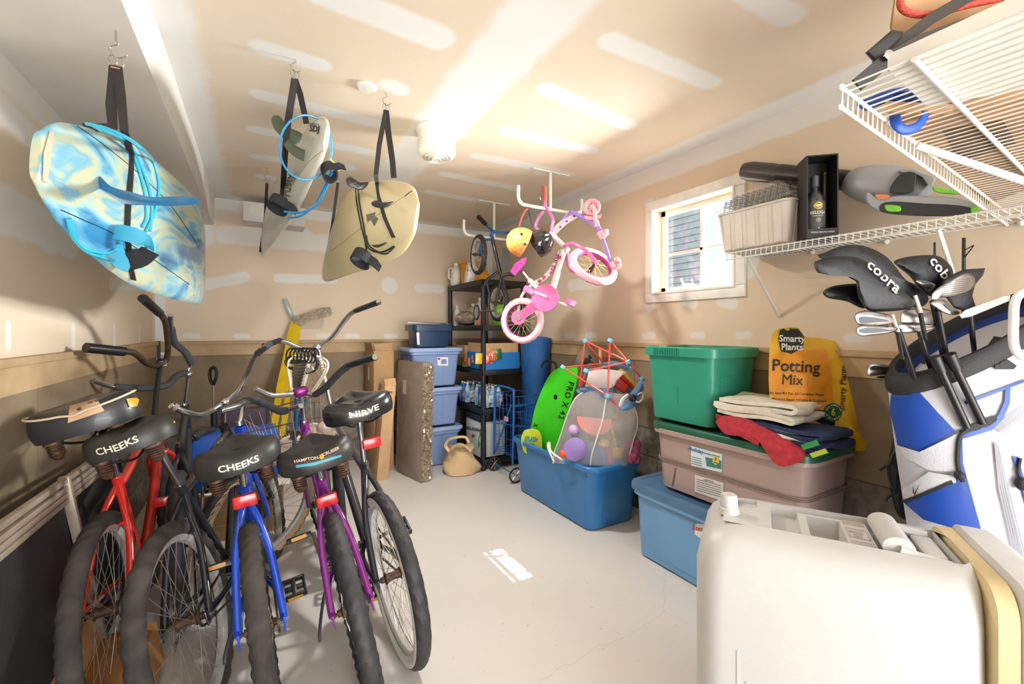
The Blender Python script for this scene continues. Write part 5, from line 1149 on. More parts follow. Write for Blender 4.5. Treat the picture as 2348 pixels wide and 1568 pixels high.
def saddle(root, M_, m_, w=.125, L=.27, h=.065, logo=None, logo_m=None, springs=True, trim=None, tail_w=None, size=.03, sz=1, logo_z=.5, sp=1):
    "cruiser saddle: origin at middle of its base, nose to +x"
    n = 40; out = []
    for k in range(n):
        a = 2 * PI * k / n; c, s_ = math.cos(a), math.sin(a)
        x = (L * .62 if c > 0 else L * .38) * c; q = max(0, c)
        y = w * math.copysign(abs(s_) ** .8, s_) * (1 - .78 * q ** .75); out.append((x, y))
    def top(x, y): return h + .010 * (y / w) ** 2 * 2 + .16 * max(0, x) - .9 * max(0, x - L * .42) ** 2 - .010 * math.exp(-(y / .02) ** 2) * (1 if x < .1 else .3)
    rings = []
    for q, z in ((.97, 0), (1.01, h * .25), (1.0, h * .5), (.955, h * .74)): rings.append([(x * q, y * q, z + (top(x, y) - h) * (z / h)) for x, y in out])
    for q, dz in ((.86, .10), (.70, .02), (.48, .0), (.22, .0)): rings.append([(x * q, y * q, top(x * q, y * q) - dz * h) for x, y in out])
    o = MB().loft(rings, M=M_).build('saddle', m_, root, smooth=70)
    if trim:
        MB().tube([Vector((x * .99, y * .99, h * .80 + (top(x, y) - h) * .8)) for x, y in out], .004, 6, M=M_, closed=True).build('piping', trim, o)
    if logo:
        # rear skirt, arc length measured from the tail
        P = [Vector((x, y)) for x, y in out]; P = P[n // 2:] + P[:n // 2]; S = [0]
        for i in range(1, n): S.append(S[-1] + (P[i] - P[i - 1]).length)
        tot = S[-1] + (P[0] - P[-1]).length
        def at(s_):
            s_ = s_ % tot
            for i in range(n):
                a = S[i]; b = S[i + 1] if i < n - 1 else tot
                if s_ <= b: k = (s_ - a) / (b - a); return P[i] + (P[(i + 1) % n] - P[i]) * k
        def fn(v):
            p = at(v.x); zz = logo_z * h * .95 + v.y; q = 1.03; return Vector((p.x * q - .001, p.y * q, zz + (top(p.x, p.y) - h) * .5))
        m = MB(); text(m, logo, size, M_, .02, fn, sx=sz, spacing=sp); m.build('saddle_lettering', logo_m or WHT, o)
    if springs:
        for s_ in (1, -1):
            P = [(-L * .24 + .02 * math.cos(a), s_ * w * .55 + .02 * math.sin(a), -.005 - .042 * a / (10 * PI)) for a in np.linspace(0, 10 * PI, 70)]
            m = MB(); m.tube(P, .0032, 5, M=M_); m.lathe([(.026, 0), (.026, -.008), (.02, -.010)], 16, M_ @ Matrix.Translation((-L * .24, s_ * w * .55, 0))); m.lathe([(.021, -.047), (.012, -.062), (.006, -.066)], 14, M_ @ Matrix.Translation((-L * .24, s_ * w * .55, 0))); m.build('spring', RUSTY, o)
    m = MB()
    for s_ in (1, -1): m.tube(crv([(-L * .24, s_ * w * .5, -.004), (-L * .1, s_ * w * .3, -.03), (.03, s_ * .022, -.04), (L * .45, s_ * .012, -.006)], 4), .0045, 6, M=M_)
    m.build('rails', mat('dark_steel', '#2e2c2c', .45, .7), o)
    return o
def pedal(root, M_, m_=None, refl=True):
    m = MB(); m.box((0, 0, 0), (.10, .02, .022), M_, r=.004); m.box((0, .0, 0), (.02, .085, .016), M_, r=.003); m.box((-.043, 0, 0), (.016, .09, .024), M_, r=.006); m.box((.043, 0, 0), (.016, .09, .024), M_, r=.006); m.box((0, -.043, 0), (.10, .012, .024), M_, r=.004); m.box((0, .043, 0), (.10, .012, .024), M_, r=.004)
    o = m.build('pedal', m_ or BLK, root)
    if refl:
        MB().box((-.0525, 0, 0), (.003, .06, .014), M_).build('pedal_reflector', mat('amber_reflector', '#c98a1d', .3), o)
    return o
def bike_root(name, label, x, y, head, lean, cat='bicycle', group=None):
    M_ = Matrix.Translation((x, y, 0)) @ Matrix.Rotation(math.radians(90 + head), 4, 'Z') @ Matrix.Rotation(math.radians(-lean), 4, 'X')
    return thing(name, label, cat, M_, group)
def cruiser(label, x, y, head, lean, fm_, R=.335, tr=.029, steer=0, tyre=TYD, wall=None, mode='block', crank=200, style='cruiser', front=True, saddle_kw={}, bars=None, barm=CHR, gripm=RUB, seat=(.17, 0, .90), seatrot=-.04, seatroll=0, stemm=CHR, refl=None, drop=None, rimm=RIM, rimd=.022, tyre2=None, chainguard=None, stem_top=None, decalm=None, name='bicycle', tube=.019, stay=.0125, ft=1.10, ht=None, kick=True, fframe=None, wall2=None, rear_light=None):
    t = bike_root(name, label, x, y, head, lean); I = RM[t.name].inverted()
    RH = Vector((0, 0, R)); BB = Vector((.44, 0, .285)); SC = Vector((.245, 0, .72)); HT = Vector((.87, 0, .84)); HB = Vector((.92, 0, .70)); FH = Vector((ft, 0, R))
    if ht: HT, HB = Vector(ht[0]), Vector(ht[1])
    m = MB(); m.tube([BB, SC + (SC - BB).normalized() * .03], tube * .95, 12)
    if style == 'cruiser':
        m.tube(crv([HT - Vector((0, 0, .03)), (.62, 0, .80), (.40, 0, .73), SC - Vector((0, 0, .02))], 6), tube * .9, 12)
        m.tube(crv([HB, (.78, 0, .55), (.58, 0, .37), BB], 6), tube * 1.15, 14)
    else:
        m.tube([HT - Vector((0, 0, .03)), SC - Vector((0, 0, .01))], tube * .95, 12); m.tube([HB, BB], tube * 1.25, 14)
    m.tube([HT + (HT - HB).normalized() * .02, HB - (HT - HB).normalized() * .02], tube * 1.25, 14); m.lathe([(.021, -.036), (.021, .036)], 16, Matrix.Translation(BB) @ Matrix.Rotation(PI / 2, 4, 'X'))
    for s_ in (1, -1):
        m.tube(crv([SC - Vector((.0, 0, .012)), (.17, s_ * .030, .63), (.12, s_ * .052, .53), (.02, s_ * .066, R + .03), (0, s_ * .066, R)], 4), stay, 10)
        m.tube(crv([BB + Vector((-.01, s_ * .012, 0)), (.34, s_ * .045, .29), (.2, s_ * .062, .31), (0, s_ * .066, R)], 4), stay, 10)
        m.box((-.004, s_ * .066, R - .006), (.05, .007, .05), r=.003)
    m.tube([(.145, -.045, .585), (.145, .045, .585)], .0085, 8)
    fr = m.build('frame', fm_, t)
    if decalm:
        m = MB(); text(m, decalm[0], decalm[3], frame(Vector(decalm[1]), decalm[2], (0, 0, 1)), .02); m.build('frame_lettering', mat('frame_print', '#d9d2c0', .4), fr)
    ax = (HT - HB).normalized(); St = Matrix.Translation(HB) @ Matrix.Rotation(math.radians(steer), 4, ax) @ Matrix.Translation(-HB)
    m = MB()
    for s_ in (1, -1): m.tube(crv([HB + Vector((.012, s_ * .030, -.035)), HB + Vector((.03, s_ * .052, -.07)), HB.lerp(FH, .5) + Vector((.0, s_ * .055, 0)), FH + Vector((-.02, s_ * .055, .05)), FH + Vector((0, s_ * .055, 0))], 4), .0125, 10, M=St)
    m.box(HB + Vector((.012, 0, -.035)), (.05, .085, .03), St, r=.008); m.build('fork', fframe or fm_, t)
    wheel(t, Matrix.Translation(RH), R, tr, tyre, rimm, wall=wall, mode=mode, name='rear_wheel', rimd=rimd)
    if front: wheel(t, St @ Matrix.Translation(FH), R, tr, tyre2 or tyre, rimm, wall=wall2 or wall, mode=mode, name='front_wheel', rimd=rimd)
    # drive
    m = MB(); YY = Matrix.Rotation(PI / 2, 4, 'X'); cr = .085
    n = 40; m.prism([((cr + (.004 if k % 2 else -.003)) * math.cos(2 * PI * k / n), (cr + (.004 if k % 2 else -.003)) * math.sin(2 * PI * k / n)) for k in range(n)], .004, Matrix.Translation(BB + Vector((0, -.046, 0))) @ YY)
    co_ = m.build('chainring', mat('dark_steel', '#2e2c2c', .45, .7), t)
    a = math.radians(crank); d_ = Vector((math.cos(a), 0, math.sin(a))); m = MB()
    m.tube([BB + Vector((0, -.056, 0)), BB + Vector((0, -.07, 0)) + d_ * .165], .009, 8); m.tube([BB + Vector((0, .056, 0)), BB + Vector((0, .07, 0)) - d_ * .165], .009, 8); m.tube([BB - Vector((0, .058, 0)), BB + Vector((0, .058, 0))], .012, 10); m.build('crank', mat('steel_crank', '#8b8680', .35, .8), t)
    for s_ in (-1, 1): pedal(t, Matrix.Translation(BB + Vector((0, s_ * .125, 0)) + d_ * (.165 * (1 if s_ < 0 else -1))) @ Matrix.Rotation(.4 * s_, 4, 'Y'))
    m = MB(); cs_ = .034
    for s_ in (1, -1): m.tube([BB + Vector((0, -.048, s_ * cr)), RH + Vector((0, -.048, s_ * cs_))], .0045, 4)
    m.tube([RH + Vector((-cs_ * math.cos(q), -.048, cs_ * math.sin(q))) for q in np.linspace(-PI / 2, PI / 2, 9)], .0045, 4); m.tube([BB + Vector((cr * math.cos(q), -.048, cr * math.sin(q))) for q in np.linspace(-PI / 2, PI / 2, 13)], .0045, 4); m.build('chain', CHN, t)
    if kick: MB().tube(crv([BB + Vector((-.05, .05, -.01)), BB + Vector((-.16, .09, -.05)), BB + Vector((-.28, .12, -.08)), BB + Vector((-.31, .125, -.10))], 4), .006, 7).build('kickstand', GRAYM, t)
    # seat
    sM = Matrix.Translation(Vector(seat)) @ Matrix.Rotation(seatrot, 4, 'Y') @ Matrix.Rotation(math.radians(seatroll), 4, 'X')
    MB().tube([SC, Vector((seat[0] + .03, 0, seat[2] - .02))], .0125, 10).build('seatpost', CHR, t)
    if saddle_kw is not None: saddle(t, sM, **saddle_kw)
    if rear_light:
        MB().box(rear_light, (.022, .075, .045), r=.008).build('rear_reflector', mat('red_reflector', '#b51c1f', .25, coat=.5), t)
    # stem and handlebar: bars is a list of points in the room
    if bars:
        c = I @ Vector(bars['clamp']); top_ = HT + ax * .02
        MB().tube([St @ top_ if False else top_, top_.lerp(c, .75) + Vector((-.01, 0, 0)), c], [.0125, .012, .014], 10).lathe([(.018, 0), (.018, .02)], 14, Matrix.Translation(top_)).ball(c, .022).build('stem', stemm, t)
        P = crv([I @ Vector(p) for p in bars['pts']], 6); hb = MB().tube(P, bars.get('r', .0128), 10).build('handlebar', barm, t)
        for g in bars.get('grips', ()):
            Q = crv([I @ Vector(p) for p in g[0]], 4); r_ = g[1]; k = len(Q)
            MB().tube(Q, [r_ * (.85 if i == 0 or i == k - 1 else 1) for i in range(k)], 12).build(g[3] if len(g) > 3 else 'grip', g[2], hb)
    return t
# ================================================================== the parked cruisers
foam = mat('grey_foam', '#38383a', .85, bump=.6, bscale=120); saddm = mat('worn_black_vinyl', '#202020', .45, col2='#33322e', scale=6, bump=.15); wl = mat('cream_print', '#ddd3be', .6)
redp = mat('red_frame_paint', '#c2261c', .22, var=.03, coat=.8); blkp = mat('black_frame_paint', '#1f2126', .25, coat=.6); blup = mat('blue_frame_paint', '#1447bd', .2, var=.03, coat=.8); purp = mat('purple_frame_paint', '#7a1f78', .22, coat=.8); blk2 = mat('black_gloss_paint', '#23262b', .2, coat=.8)
# 5: black bike with whitewall tyres
bw = dict(clamp=W(727, 797, 2.42), pts=[W(615, 790, 2.18), W(650, 782, 2.32), W(700, 803, 2.42), W(727, 797, 2.43), W(760, 775, 2.42), W(790, 735, 2.38), W(815, 712, 2.30), W(868, 693, 2.12)],
          grips=[([W(816, 712, 2.30), W(868, 693, 2.12)], .0165, BLK), ([W(642, 780, 2.30), W(606, 793, 2.12)], .0165, BLK)])
cruiser('black cruiser bicycle with whitewall tyres, rightmost of the parked row', .518, 1.767, 2.5, 7.6, blk2, tyre=TYB, wall=WW, mode='chevron', crank=150, style='straight', bars=bw, seat=(.20, 0, .96), seatroll=-4, steer=-10, rear_light=(.10, -.01, .86),
        saddle_kw=dict(m_=mat('glossy_black_vinyl', '#1f1f21', .25, coat=.5), w=.145, h=.075, logo='NIRVE', logo_m=wl, size=.034, sz=1.3, springs=False, logo_z=.55), rimd=.02, rimm=mat('white_rim', '#cfccc4', .35))
# 4: purple
bp_ = dict(clamp=W(690, 898, 2.2), pts=[W(585, 890, 2.02), W(620, 905, 2.1), W(655, 905, 2.16), W(690, 898, 2.2), W(722, 905, 2.2), W(745, 890, 2.14), W(775, 858, 2.05), W(800, 838, 1.97), W(860, 818, 1.80)],
           grips=[([W(722, 905, 2.19), W(745, 890, 2.13), W(775, 858, 2.04), W(800, 838, 1.96)], .0165, foam, 'foam_sleeve'), ([W(800, 838, 1.96), W(860, 819, 1.80)], .017, BLK)])
t4 = cruiser('purple cruiser bicycle with teal underlined saddle lettering, second from the right', .358, 1.639, -1.2, 11.2, purp, tyre=TYB, mode='block', crank=-105, bars=bp_, seat=(.19, 0, .825), steer=8, rear_light=(.115, .0, .70),
        saddle_kw=dict(m_=saddm, w=.135, h=.07, logo='HAMPTON   CRUISER', logo_m=mat('tan_print', '#c9a98c', .6), size=.016, sz=1.0, logo_z=.9))
sa4 = [c for c in t4.children if c.name.startswith('saddle')][0]; B4 = surf(sa4); m = MB(); decal(m, [(679, 1066), (720, 1060), (782, 1042), (782, 1047), (722, 1066), (680, 1072)], B4, .003, 10); m.v and m.build('teal_underline', mat('teal_print3', '#3f8fa0', .5), sa4, world=True); m = MB(); decal(m, [(738 + (7 if a % 2 else 4) * math.cos(a * PI / 6), 1047 + (7 if a % 2 else 4) * math.sin(a * PI / 6)) for a in range(12)], B4, .0032, 8); m.v and m.build('sun_emblem', mat('sun_print', '#d99a2b', .5), sa4, world=True)
I4 = rootm(t4).inverted(); MB().box(I4 @ W(690, 898, 2.2), (.05, .07, .05), r=.015).build('stem_clamp', mat('anodised_purple', '#7a2466', .25, .6), t4)
# 3: blue
bb_ = dict(clamp=W(560, 922, 2.2), pts=[W(505, 942, 1.9), W(545, 930, 1.98), W(570, 918, 2.08), W(600, 922, 2.2), W(640, 942, 2.2), W(665, 938, 2.2), W(690, 930, 2.14)],
           grips=[([W(503, 942, 1.9), W(540, 931, 1.98)], .019, foam), ([W(540, 931, 1.98), W(570, 918, 2.08), W(600, 922, 2.2), W(640, 942, 2.2), W(660, 940, 2.2)], .0185, foam, 'foam_sleeve')])
cruiser('blue cruiser bicycle in the middle of the parked row, front wheel turned sideways', .052, 1.679, 1.8, 6.7, blup, tyre=TYD, mode='block', crank=-60, bars=bb_, seat=(.19, 0, .835), seatroll=-4, steer=-62, rear_light=(.10, .0, .735), tyre2=TYB, wall2=GUMW, wall=None,
        saddle_kw=dict(m_=saddm, w=.135, h=.075, logo='CHEEKS', logo_m=wl, size=.032, sz=1.05))
# 2: black with rusty hub
b2_ = dict(clamp=W(516, 922, 2.15), pts=[W(392, 930, 1.86), W(425, 945, 1.92), W(460, 952, 2.02), W(490, 938, 2.1), W(516, 920, 2.15), W(548, 895, 2.17), W(570, 850, 2.17), W(590, 812, 2.1), W(615, 790, 1.98)],
           grips=[([W(590, 811, 2.1), W(618, 788, 1.98)], .017, foam), ([W(397, 931, 1.87), W(406, 936, 1.88)], .019, mat('grey_end', '#77726a', .8), 'bar_end')])
t2b = cruiser('black cruiser bicycle with rusty chain and dusty alloy rims, second from the left', -.126, 1.837, -12.2, 14.5, blkp, tyre=TYD, mode='side', crank=95, style='straight', bars=b2_, seat=(.13, .045, .945), seatrot=-.05, seatroll=-4, steer=0,
        saddle_kw=dict(m_=saddm, w=.135, h=.075, logo='CHEEKS', logo_m=wl, size=.032, sz=1.05), decalm=('BOSS', (.70, -.019, .795), (1, 0, .08), .035), refl=None)
# 1: red
b1_ = dict(r=.015, clamp=W(368, 830, 2.46), pts=[W(197, 797, 1.97), W(245, 803, 2.05), W(290, 806, 2.14), W(312, 812, 2.2), W(335, 832, 2.32), W(358, 838, 2.42), W(380, 825, 2.48), W(385, 800, 2.45), W(383, 765, 2.38), W(378, 735, 2.3), W(362, 715, 2.2), W(330, 685, 2.0)],
           grips=[([W(197, 797, 1.97), W(284, 806, 2.13)], .027, BLK), ([W(366, 718, 2.22), W(328, 684, 1.99)], .024, BLK)])
t1b = cruiser('bright red cruiser bicycle against the left wall with two tone saddle', -.437, 2.045, -2, 4.0, redp, tyre=TYD, mode='block', crank=40, bars=b1_, barm=mat('dark_rusty_bar', '#3c2f29', .5, .5, col2='#5a4234', scale=50), stemm=BLK, seat=(.10, .02, .965), seatrot=-.03, seatroll=-11, steer=5, rear_light=None,
        saddle_kw=dict(m_=mat('black_tan_vinyl', '#2a2b2e', .4, coat=.2), w=.155, h=.10, trim=mat('cream_piping', '#cbb79b', .6)), decalm=('RM 7', (.80, -.022, .62), (.6, 0, .8), .035))
m = MB(); MB().box(rootm(t1b).inverted() @ W(372, 1150, 1.86), (.02, .06, .04), r=.008).build('rear_reflector', mat('red_reflector', '#b51c1f', .25, coat=.5), t1b); m = MB(); sad = [c for c in t1b.children if c.name.startswith('saddle')][0]; Bs = surf(sad)
decal(m, [(160, 932), (222, 915), (240, 942), (156, 970)], Bs, .003, 14); m.build('tan_panel', mat('tan_vinyl', '#c09a78', .5), sad, world=True)
m = MB(); decal(m, [(288, 915), (318, 912), (312, 932), (295, 934)], Bs, .004, 10); m.build('tail_emblem', mat('amber_emblem', '#c98a1d', .4), sad, world=True)
t2s = [c for c in t2b.children if c.name.startswith('saddle')][0]; Bs = surf(t2s); m = MB(); decal(m, [(397, 945), (404, 932), (412, 955), (427, 966), (396, 972)], Bs, .004, 10); m.v and m.build('torn_foam', mat('torn_foam', '#d9a95a', .9), t2s, world=True)
# 6: half hidden bicycle behind the red one
b6_ = dict(clamp=W(432, 858, 2.66), pts=[W(214, 873, 2.2), W(262, 888, 2.3), W(320, 890, 2.4), W(380, 884, 2.5), W(405, 860, 2.58), W(430, 850, 2.66), W(437, 830, 2.66), W(425, 808, 2.6), W(400, 785, 2.5), W(392, 755, 2.4), W(391, 722, 2.3)],
           grips=[([W(262, 887, 2.3), W(320, 890, 2.4), W(380, 884, 2.5), W(405, 862, 2.58), W(428, 853, 2.65)], .019, foam, 'foam_sleeve'), ([W(439, 835, 2.66), W(425, 808, 2.6), W(400, 785, 2.5), W(393, 752, 2.4)], .019, foam, 'foam_sleeve')])
cruiser('old black bicycle with foam covered handlebar, parked behind the red bicycle', -.27, 2.50, 4, 4, mat('faded_black_paint', '#26272b', .4), tyre=TYB, mode='side', crank=60, style='straight', bars=b6_, saddle_kw=None, seat=(.2, 0, .78), steer=-30, fframe=mat('black_fork', '#202227', .35))
# coil lock on the handlebars
m = MB(); P = [W(692 + 22 * math.cos(a) * .5 + (a / (14 * PI) - .5) * 58, 815 + 17 * math.sin(a), 2.28 - .035 * math.cos(a)) for a in np.linspace(0, 14 * PI, 150)]; m.tube(P, .0045, 6)
lk = thing('coil_lock', 'black coiled cable lock hung over the handlebars above the lacrosse sticks', 'bike lock', W(692, 815, 2.28)); m.build('coiled_cable', bl, lk, world=True)
MB().tube(crv([W(718, 812, 2.26), W(728, 830, 2.25), W(722, 848, 2.25), W(702, 855, 2.24)], 5), .008, 8).build('lock_head', BLK, lk, world=True)
MB().tube(crv([W(668, 815, 2.28), W(655, 828, 2.28), W(662, 842, 2.28), W(672, 845, 2.28)], 5), .007, 8).build('cable_end', BLK, lk, world=True)
m = MB(); [m.tube([W(704 + k * 4, 851 - k * 2.2, 2.235), W(706 + k * 4, 850 - k * 2.2, 2.235)], .0115, 10) for k in range(4)]; m.build('number_dials', mat('dial_grey', '#9b968c', .4), lk, world=True)
# tyre pump handle
pt = thing('floor_pump', 'floor pump with black loop handle standing behind the black bicycle', 'pump', W(489, 1120, 3.1))
MB().tube([W(489, 880, 3.1), W(490, 940, 3.1), W(491, 1060, 3.1)], .008, 8).build('pump_rod', CHR, pt, world=True); MB().tube([W(491, 935, 3.1), Vector((*W(491, 935, 3.1).xy, .03))], .018, 12).build('pump_barrel', BLK, pt, world=True)
MB().tube(crv([W(488, 882, 3.1), W(482, 868, 3.1), W(482, 850, 3.1), W(489, 842, 3.1), W(496, 850, 3.1), W(495, 868, 3.1), W(489, 882, 3.1)], 5), .011, 8, closed=False).build('pump_handle', BLK, pt, world=True)
c = W(491, 935, 3.1); MB().box((c.x, c.y, .015), (.16, .08, .03), r=.005).build('pump_foot', BLK, pt, world=True)
# wire basket on the front of a bicycle
bk = thing('bike_basket', 'rusty wire bicycle basket holding cloth between the blue and purple bicycles', 'basket', W(690, 1010, 2.5))
T_ = [W(548, 955, 2.35), W(735, 905, 2.28), W(760, 950, 2.62), W(600, 985, 2.66)]; Bq = [W(600, 1060, 2.34), W(740, 1045, 2.30), W(750, 1055, 2.55), W(625, 1060, 2.58)]
m = MB()
for q in (0, .35, .7, 1): m.tube([T_[i].lerp(Bq[i], q) for i in range(4)], .0028 if q else .0042, 5, closed=True)
for i in range(4):
    j = (i + 1) % 4; n_ = 8 if i % 2 == 0 else 5
    for k in range(n_): m.tube([T_[i].lerp(T_[j], k / n_), Bq[i].lerp(Bq[j], k / n_)], .0018, 4)
for k in range(1, 7): m.tube([Bq[0].lerp(Bq[1], k / 7), Bq[3].lerp(Bq[2], k / 7)], .0018, 4)
m.build('wire_cage', mat('rusty_wire', '#8c7768', .5, .6), bk, world=True)
cl = thing('cloth_bundle', 'crumpled pale cloth bag and mitts stuffed in the rusty bicycle basket', 'cloth', W(680, 1030, 2.45)); rr_ = random.Random(12)
m = MB()
for k, (u, v, r_) in enumerate(((640, 1035, .07), (670, 1012, .06), (700, 1030, .075), (735, 1000, .07), (755, 980, .06), (720, 985, .05), (660, 1050, .05), (752, 1010, .055))): m.ball(W(u, v, 2.45), (r_ * rr_.uniform(.8, 1.3), r_, r_ * rr_.uniform(.5, .9)), seg=14, rings=9)
m.build('cloth', mat('pale_pink_cloth', '#c9b3a2', .9, bump=.8, bscale=20), cl, world=True)
m = MB(); [m.tube(crv([W(655 + k * 12, 1000 + (k % 2) * 8, 2.36), W(662 + k * 12, 988, 2.36), W(670 + k * 12, 1000, 2.36)], 4), .008, 6) for k in range(4)]; m.build('leather_lacing', mat('dark_brown_leather', '#4a3a32', .6), cl, world=True)
# lacrosse sticks
def lax(label, head, d, grp, netc, tilt, nm):
    t = thing('lacrosse_stick', label, 'lacrosse stick', W(head[0], head[1] + 60, d), group=grp); u, v = head
    o = [(0, 44), (-14, 30), (-20, 5), (-28, -25), (-24, -45), (-5, -52), (18, -48), (26, -32), (22, -5), (14, 25), (3, 44)]
    a = math.radians(tilt); f_ = lambda x, y: (u + x * math.cos(a) - y * math.sin(a), v + x * math.sin(a) + y * math.cos(a))
    P = crv([W(*f_(x * .85, y), d - .00022 * abs(x) * 10) for x, y in o], 5); MB().tube(P, .0062, 8).build('head', mat('lax_white', '#d3c9b6', .5), t, world=True)
    MB().tube(crv([W(*f_(x * .66, y * .86 - 1), d + .012) for x, y in o], 5), .004, 6).build('inner_rail', mat('lax_white', '#d3c9b6', .5), t, world=True)
    m = MB()
    for k in range(-5, 6):
        m.tube([W(*f_(k * 3.4, -44 + abs(k) * 1.2), d), W(*f_(k * 2.2, -10), d + .03), W(*f_(k * 1.0, 30), d)], .0016, 4)
    for k in range(10):
        y = -42 + k * 7.5; w_ = 20 - k * 1.4; m.tube(crv([W(*f_(-w_, y), d), W(*f_(0, y + 5), d + .03), W(*f_(w_, y), d)], 4), .0016, 4)
    m.build('mesh_pocket', netc, t, world=True); MB().tube([W(*f_(2, 42), d), W(*f_(4, 75), d + .02), W(*f_(9, 230), d + .1)], .011, 10).build('shaft', mat(nm, '#2b5f80', .4), t, world=True)
lax('white lacrosse stick with black mesh, left of the pair under the coil lock', (682, 868), 2.34, 'lacrosse sticks under the coil lock', mat('black_string', '#22262c', .8), 5, 'teal_shaft'); lax('white lacrosse stick with tan mesh, right of the pair under the coil lock', (718, 868), 2.38, 'lacrosse sticks under the coil lock', mat('tan_string', '#b09a80', .8), 22, 'teal_shaft')
# goalie stick
gs = thing('goalie_stick', 'yellow goalie hockey stick with taped blade leaning on the back wall', 'hockey stick', (.28, 4.2, 0))
ye = mat('yellow_shaft', '#d9b81a', .4); sd_ = lambda u, v: 3.5 + (1000 - v) * .0022
pixslab('paddle', gs, [(668, 735), (690, 748), (684, 790), (672, 850), (660, 895), (650, 915), (632, 905), (633, 890), (648, 820), (660, 760)], lambda u, v: sd_(u, v), .03, ye, .15, smoothp=False)
pixslab('shaft', gs, [(633, 895), (648, 900), (640, 960), (632, 1010), (619, 1010), (622, 960)], lambda u, v: sd_(u, v), .025, ye, .15, smoothp=False)
pixslab('blade', gs, [(672, 728), (690, 722), (740, 705), (757, 704), (762, 716), (758, 725), (710, 733), (690, 748), (672, 740)], lambda u, v: sd_(u, v) - .01, .025, mat('taped_blade', '#b5a68f', .85, col2='#8c7d6a', scale=40), .15, smoothp=False)
Bs = surf(gs.children[0]); m = MB(); m.add(*[[], []])
decal(m, [(668, 765), (676, 770), (680, 762), (679, 776), (684, 782), (676, 782), (672, 796), (671, 782), (662, 790), (667, 776)], Bs, .002, 10); m.build('black_graphic', mat('black_print', '#1d1c16', .4), gs, world=True)
m = MB(); decal(m, [(658, 802), (666, 808), (664, 824), (656, 818)], Bs, .002, 10); m.build('lower_graphic', mat('black_print', '#1d1c16', .4), gs, world=True)
g2 = thing('goalie_stick', 'second yellow stick shaft right beside the taped goalie stick', 'hockey stick', (.35, 4.2, 0)); g2['category'] = 'hockey stick'
pixslab('shaft', g2, [(655, 885), (667, 880), (664, 940), (652, 1000), (640, 1000), (648, 940)], lambda u, v: sd_(u, v) + .06, .025, ye, .15, smoothp=False)
# clear plastic bracket on the wall
c = PYY(662, 708, YB - .04); MB().box((0, 0, 0), (.045, .07, .20), frame(c, (1, 0, .35), (0, 1, 0)), r=.012).single('clear_holder', mat('clear_aqua_plastic', '#9fb8b4', .1, alpha=.45, coat=.8), 'small clear plastic holder stuck on the back wall above the goalie stick', 'holder')
# leaning screen door
sdr = thing('screen_door', 'dirty aluminium framed dark screen panel leaning on the left wall', 'screen panel', (-.6, 2.0, 0)); al = mat('dirty_aluminium', '#b5a898', .45, .35, col2='#8a7a68', scale=5); scn = mat('black_screen', '#1b1a1b', .7, bump=.3)
A_ = PXX(-60, 1225, -.60); B_e = PXX(262, 1010, -.64)
dirv = (B_e - A_).normalized(); A_ = A_ - dirv * .6; 
upn = Vector((1, 0, .15)).normalized()
m = MB()
for k, (o_, r_) in enumerate(((0, .012), (.026, .009), (.046, .010), (.066, .008))): m.box((0, 0, 0), ((B_e - A_).length, .02, .019), frame((A_ + B_e) / 2 + Vector((.03, 0, -o_ * 1.15)), dirv, (1, 0, 0)), r=.003)
m.build('top_rail', al, sdr, world=True)
m = MB(); P0 = PXX(150, 1110, -.585); P1 = PXX(190, 1275, -.555); m.box((0, 0, 0), ((P0 - P1).length + .5, .03, .02), frame((P0 + P1) / 2 + (P1 - P0).normalized() * .22, P1 - P0, (1, 0, 0)), r=.004); m.build('stile', al, sdr, world=True)
m = MB(); dn = Vector((.04, 0, -1)).normalized(); C0 = A_ + Vector((.02, 0, -.06)); C1 = B_e + Vector((.02, 0, -.06)); m.sheet([[C0, C1], [Vector((C0.x + .05, C0.y, .02)), Vector((C1.x + .05, C1.y, .02))]], t=.006); m.build('screen', scn, sdr, world=True)
m = MB(); k = 0
# low carton under the bicycles
lc = thing('long_carton', 'low brown carton lying on the floor in the bottom left corner', 'cardboard box', (-.42, 1.5, 0)); LCM = mat('amber_carton', '#b98048', .75, var=.08, scale=4)
m = MB(); m.bx(-.52, -.36, .9, 2.28, 0, .13, r=.004); m.build('carton', LCM, lc, world=True); m = MB(); m.sheet([[(-.36, .9, .132), (-.36, 2.28, .132)], [(-.31, .95, .02), (-.32, 2.2, .02)]], t=.004); m.build('side_flap', LCM, lc, world=True)
m = MB(); m.sheet([[(-.52, .9, .132), (-.52, 2.28, .132)], [(-.55, .9, .22), (-.55, 2.28, .24)]], t=.004); m.build('back_flap', LCM, lc, world=True)
# storage behind the bikes: blue carton, purple panel
t = cbox('blue_box', 'royal blue box behind the red bicycle frame', -.35, .12, 3.35, 3.75, .30, .62, mat('royal_box', '#1f56b5', .5), cat='box')
t = cbox('cardboard_box', 'open cardboard box of white papers under the blue box', -.38, .15, 3.28, 3.72, 0, .30, CARD)
m = MB(); rr_ = random.Random(5)
for k in range(26): x = -.3 + rr_.uniform(0, .4); m.box((x, 3.255 + rr_.uniform(0, .04), .31 + rr_.uniform(0, .02)), (.10, .07, .002), None) if False else m.add([(x, 3.24, .30 + rr_.uniform(0, .02)), (x + .09, 3.23, .31), (x + .10, 3.30, .33), (x + .01, 3.31, .335)], [(0, 1, 2, 3)])
tag(m.single('paper_pile', mat('white_paper', '#d9d2c6', .7), 'crumpled white papers on the cardboard box behind the bicycles', 'papers', smooth=0), kind='stuff')
pp = PYY(455, 1000, 3.9); MB().bx(-.30, .06, 3.92, 3.96, .0, .72, r=.01).single('purple_panel', mat('dark_purple_panel', '#3f2c42', .6), 'dark purple panel standing behind the bicycles at the back', 'panel')
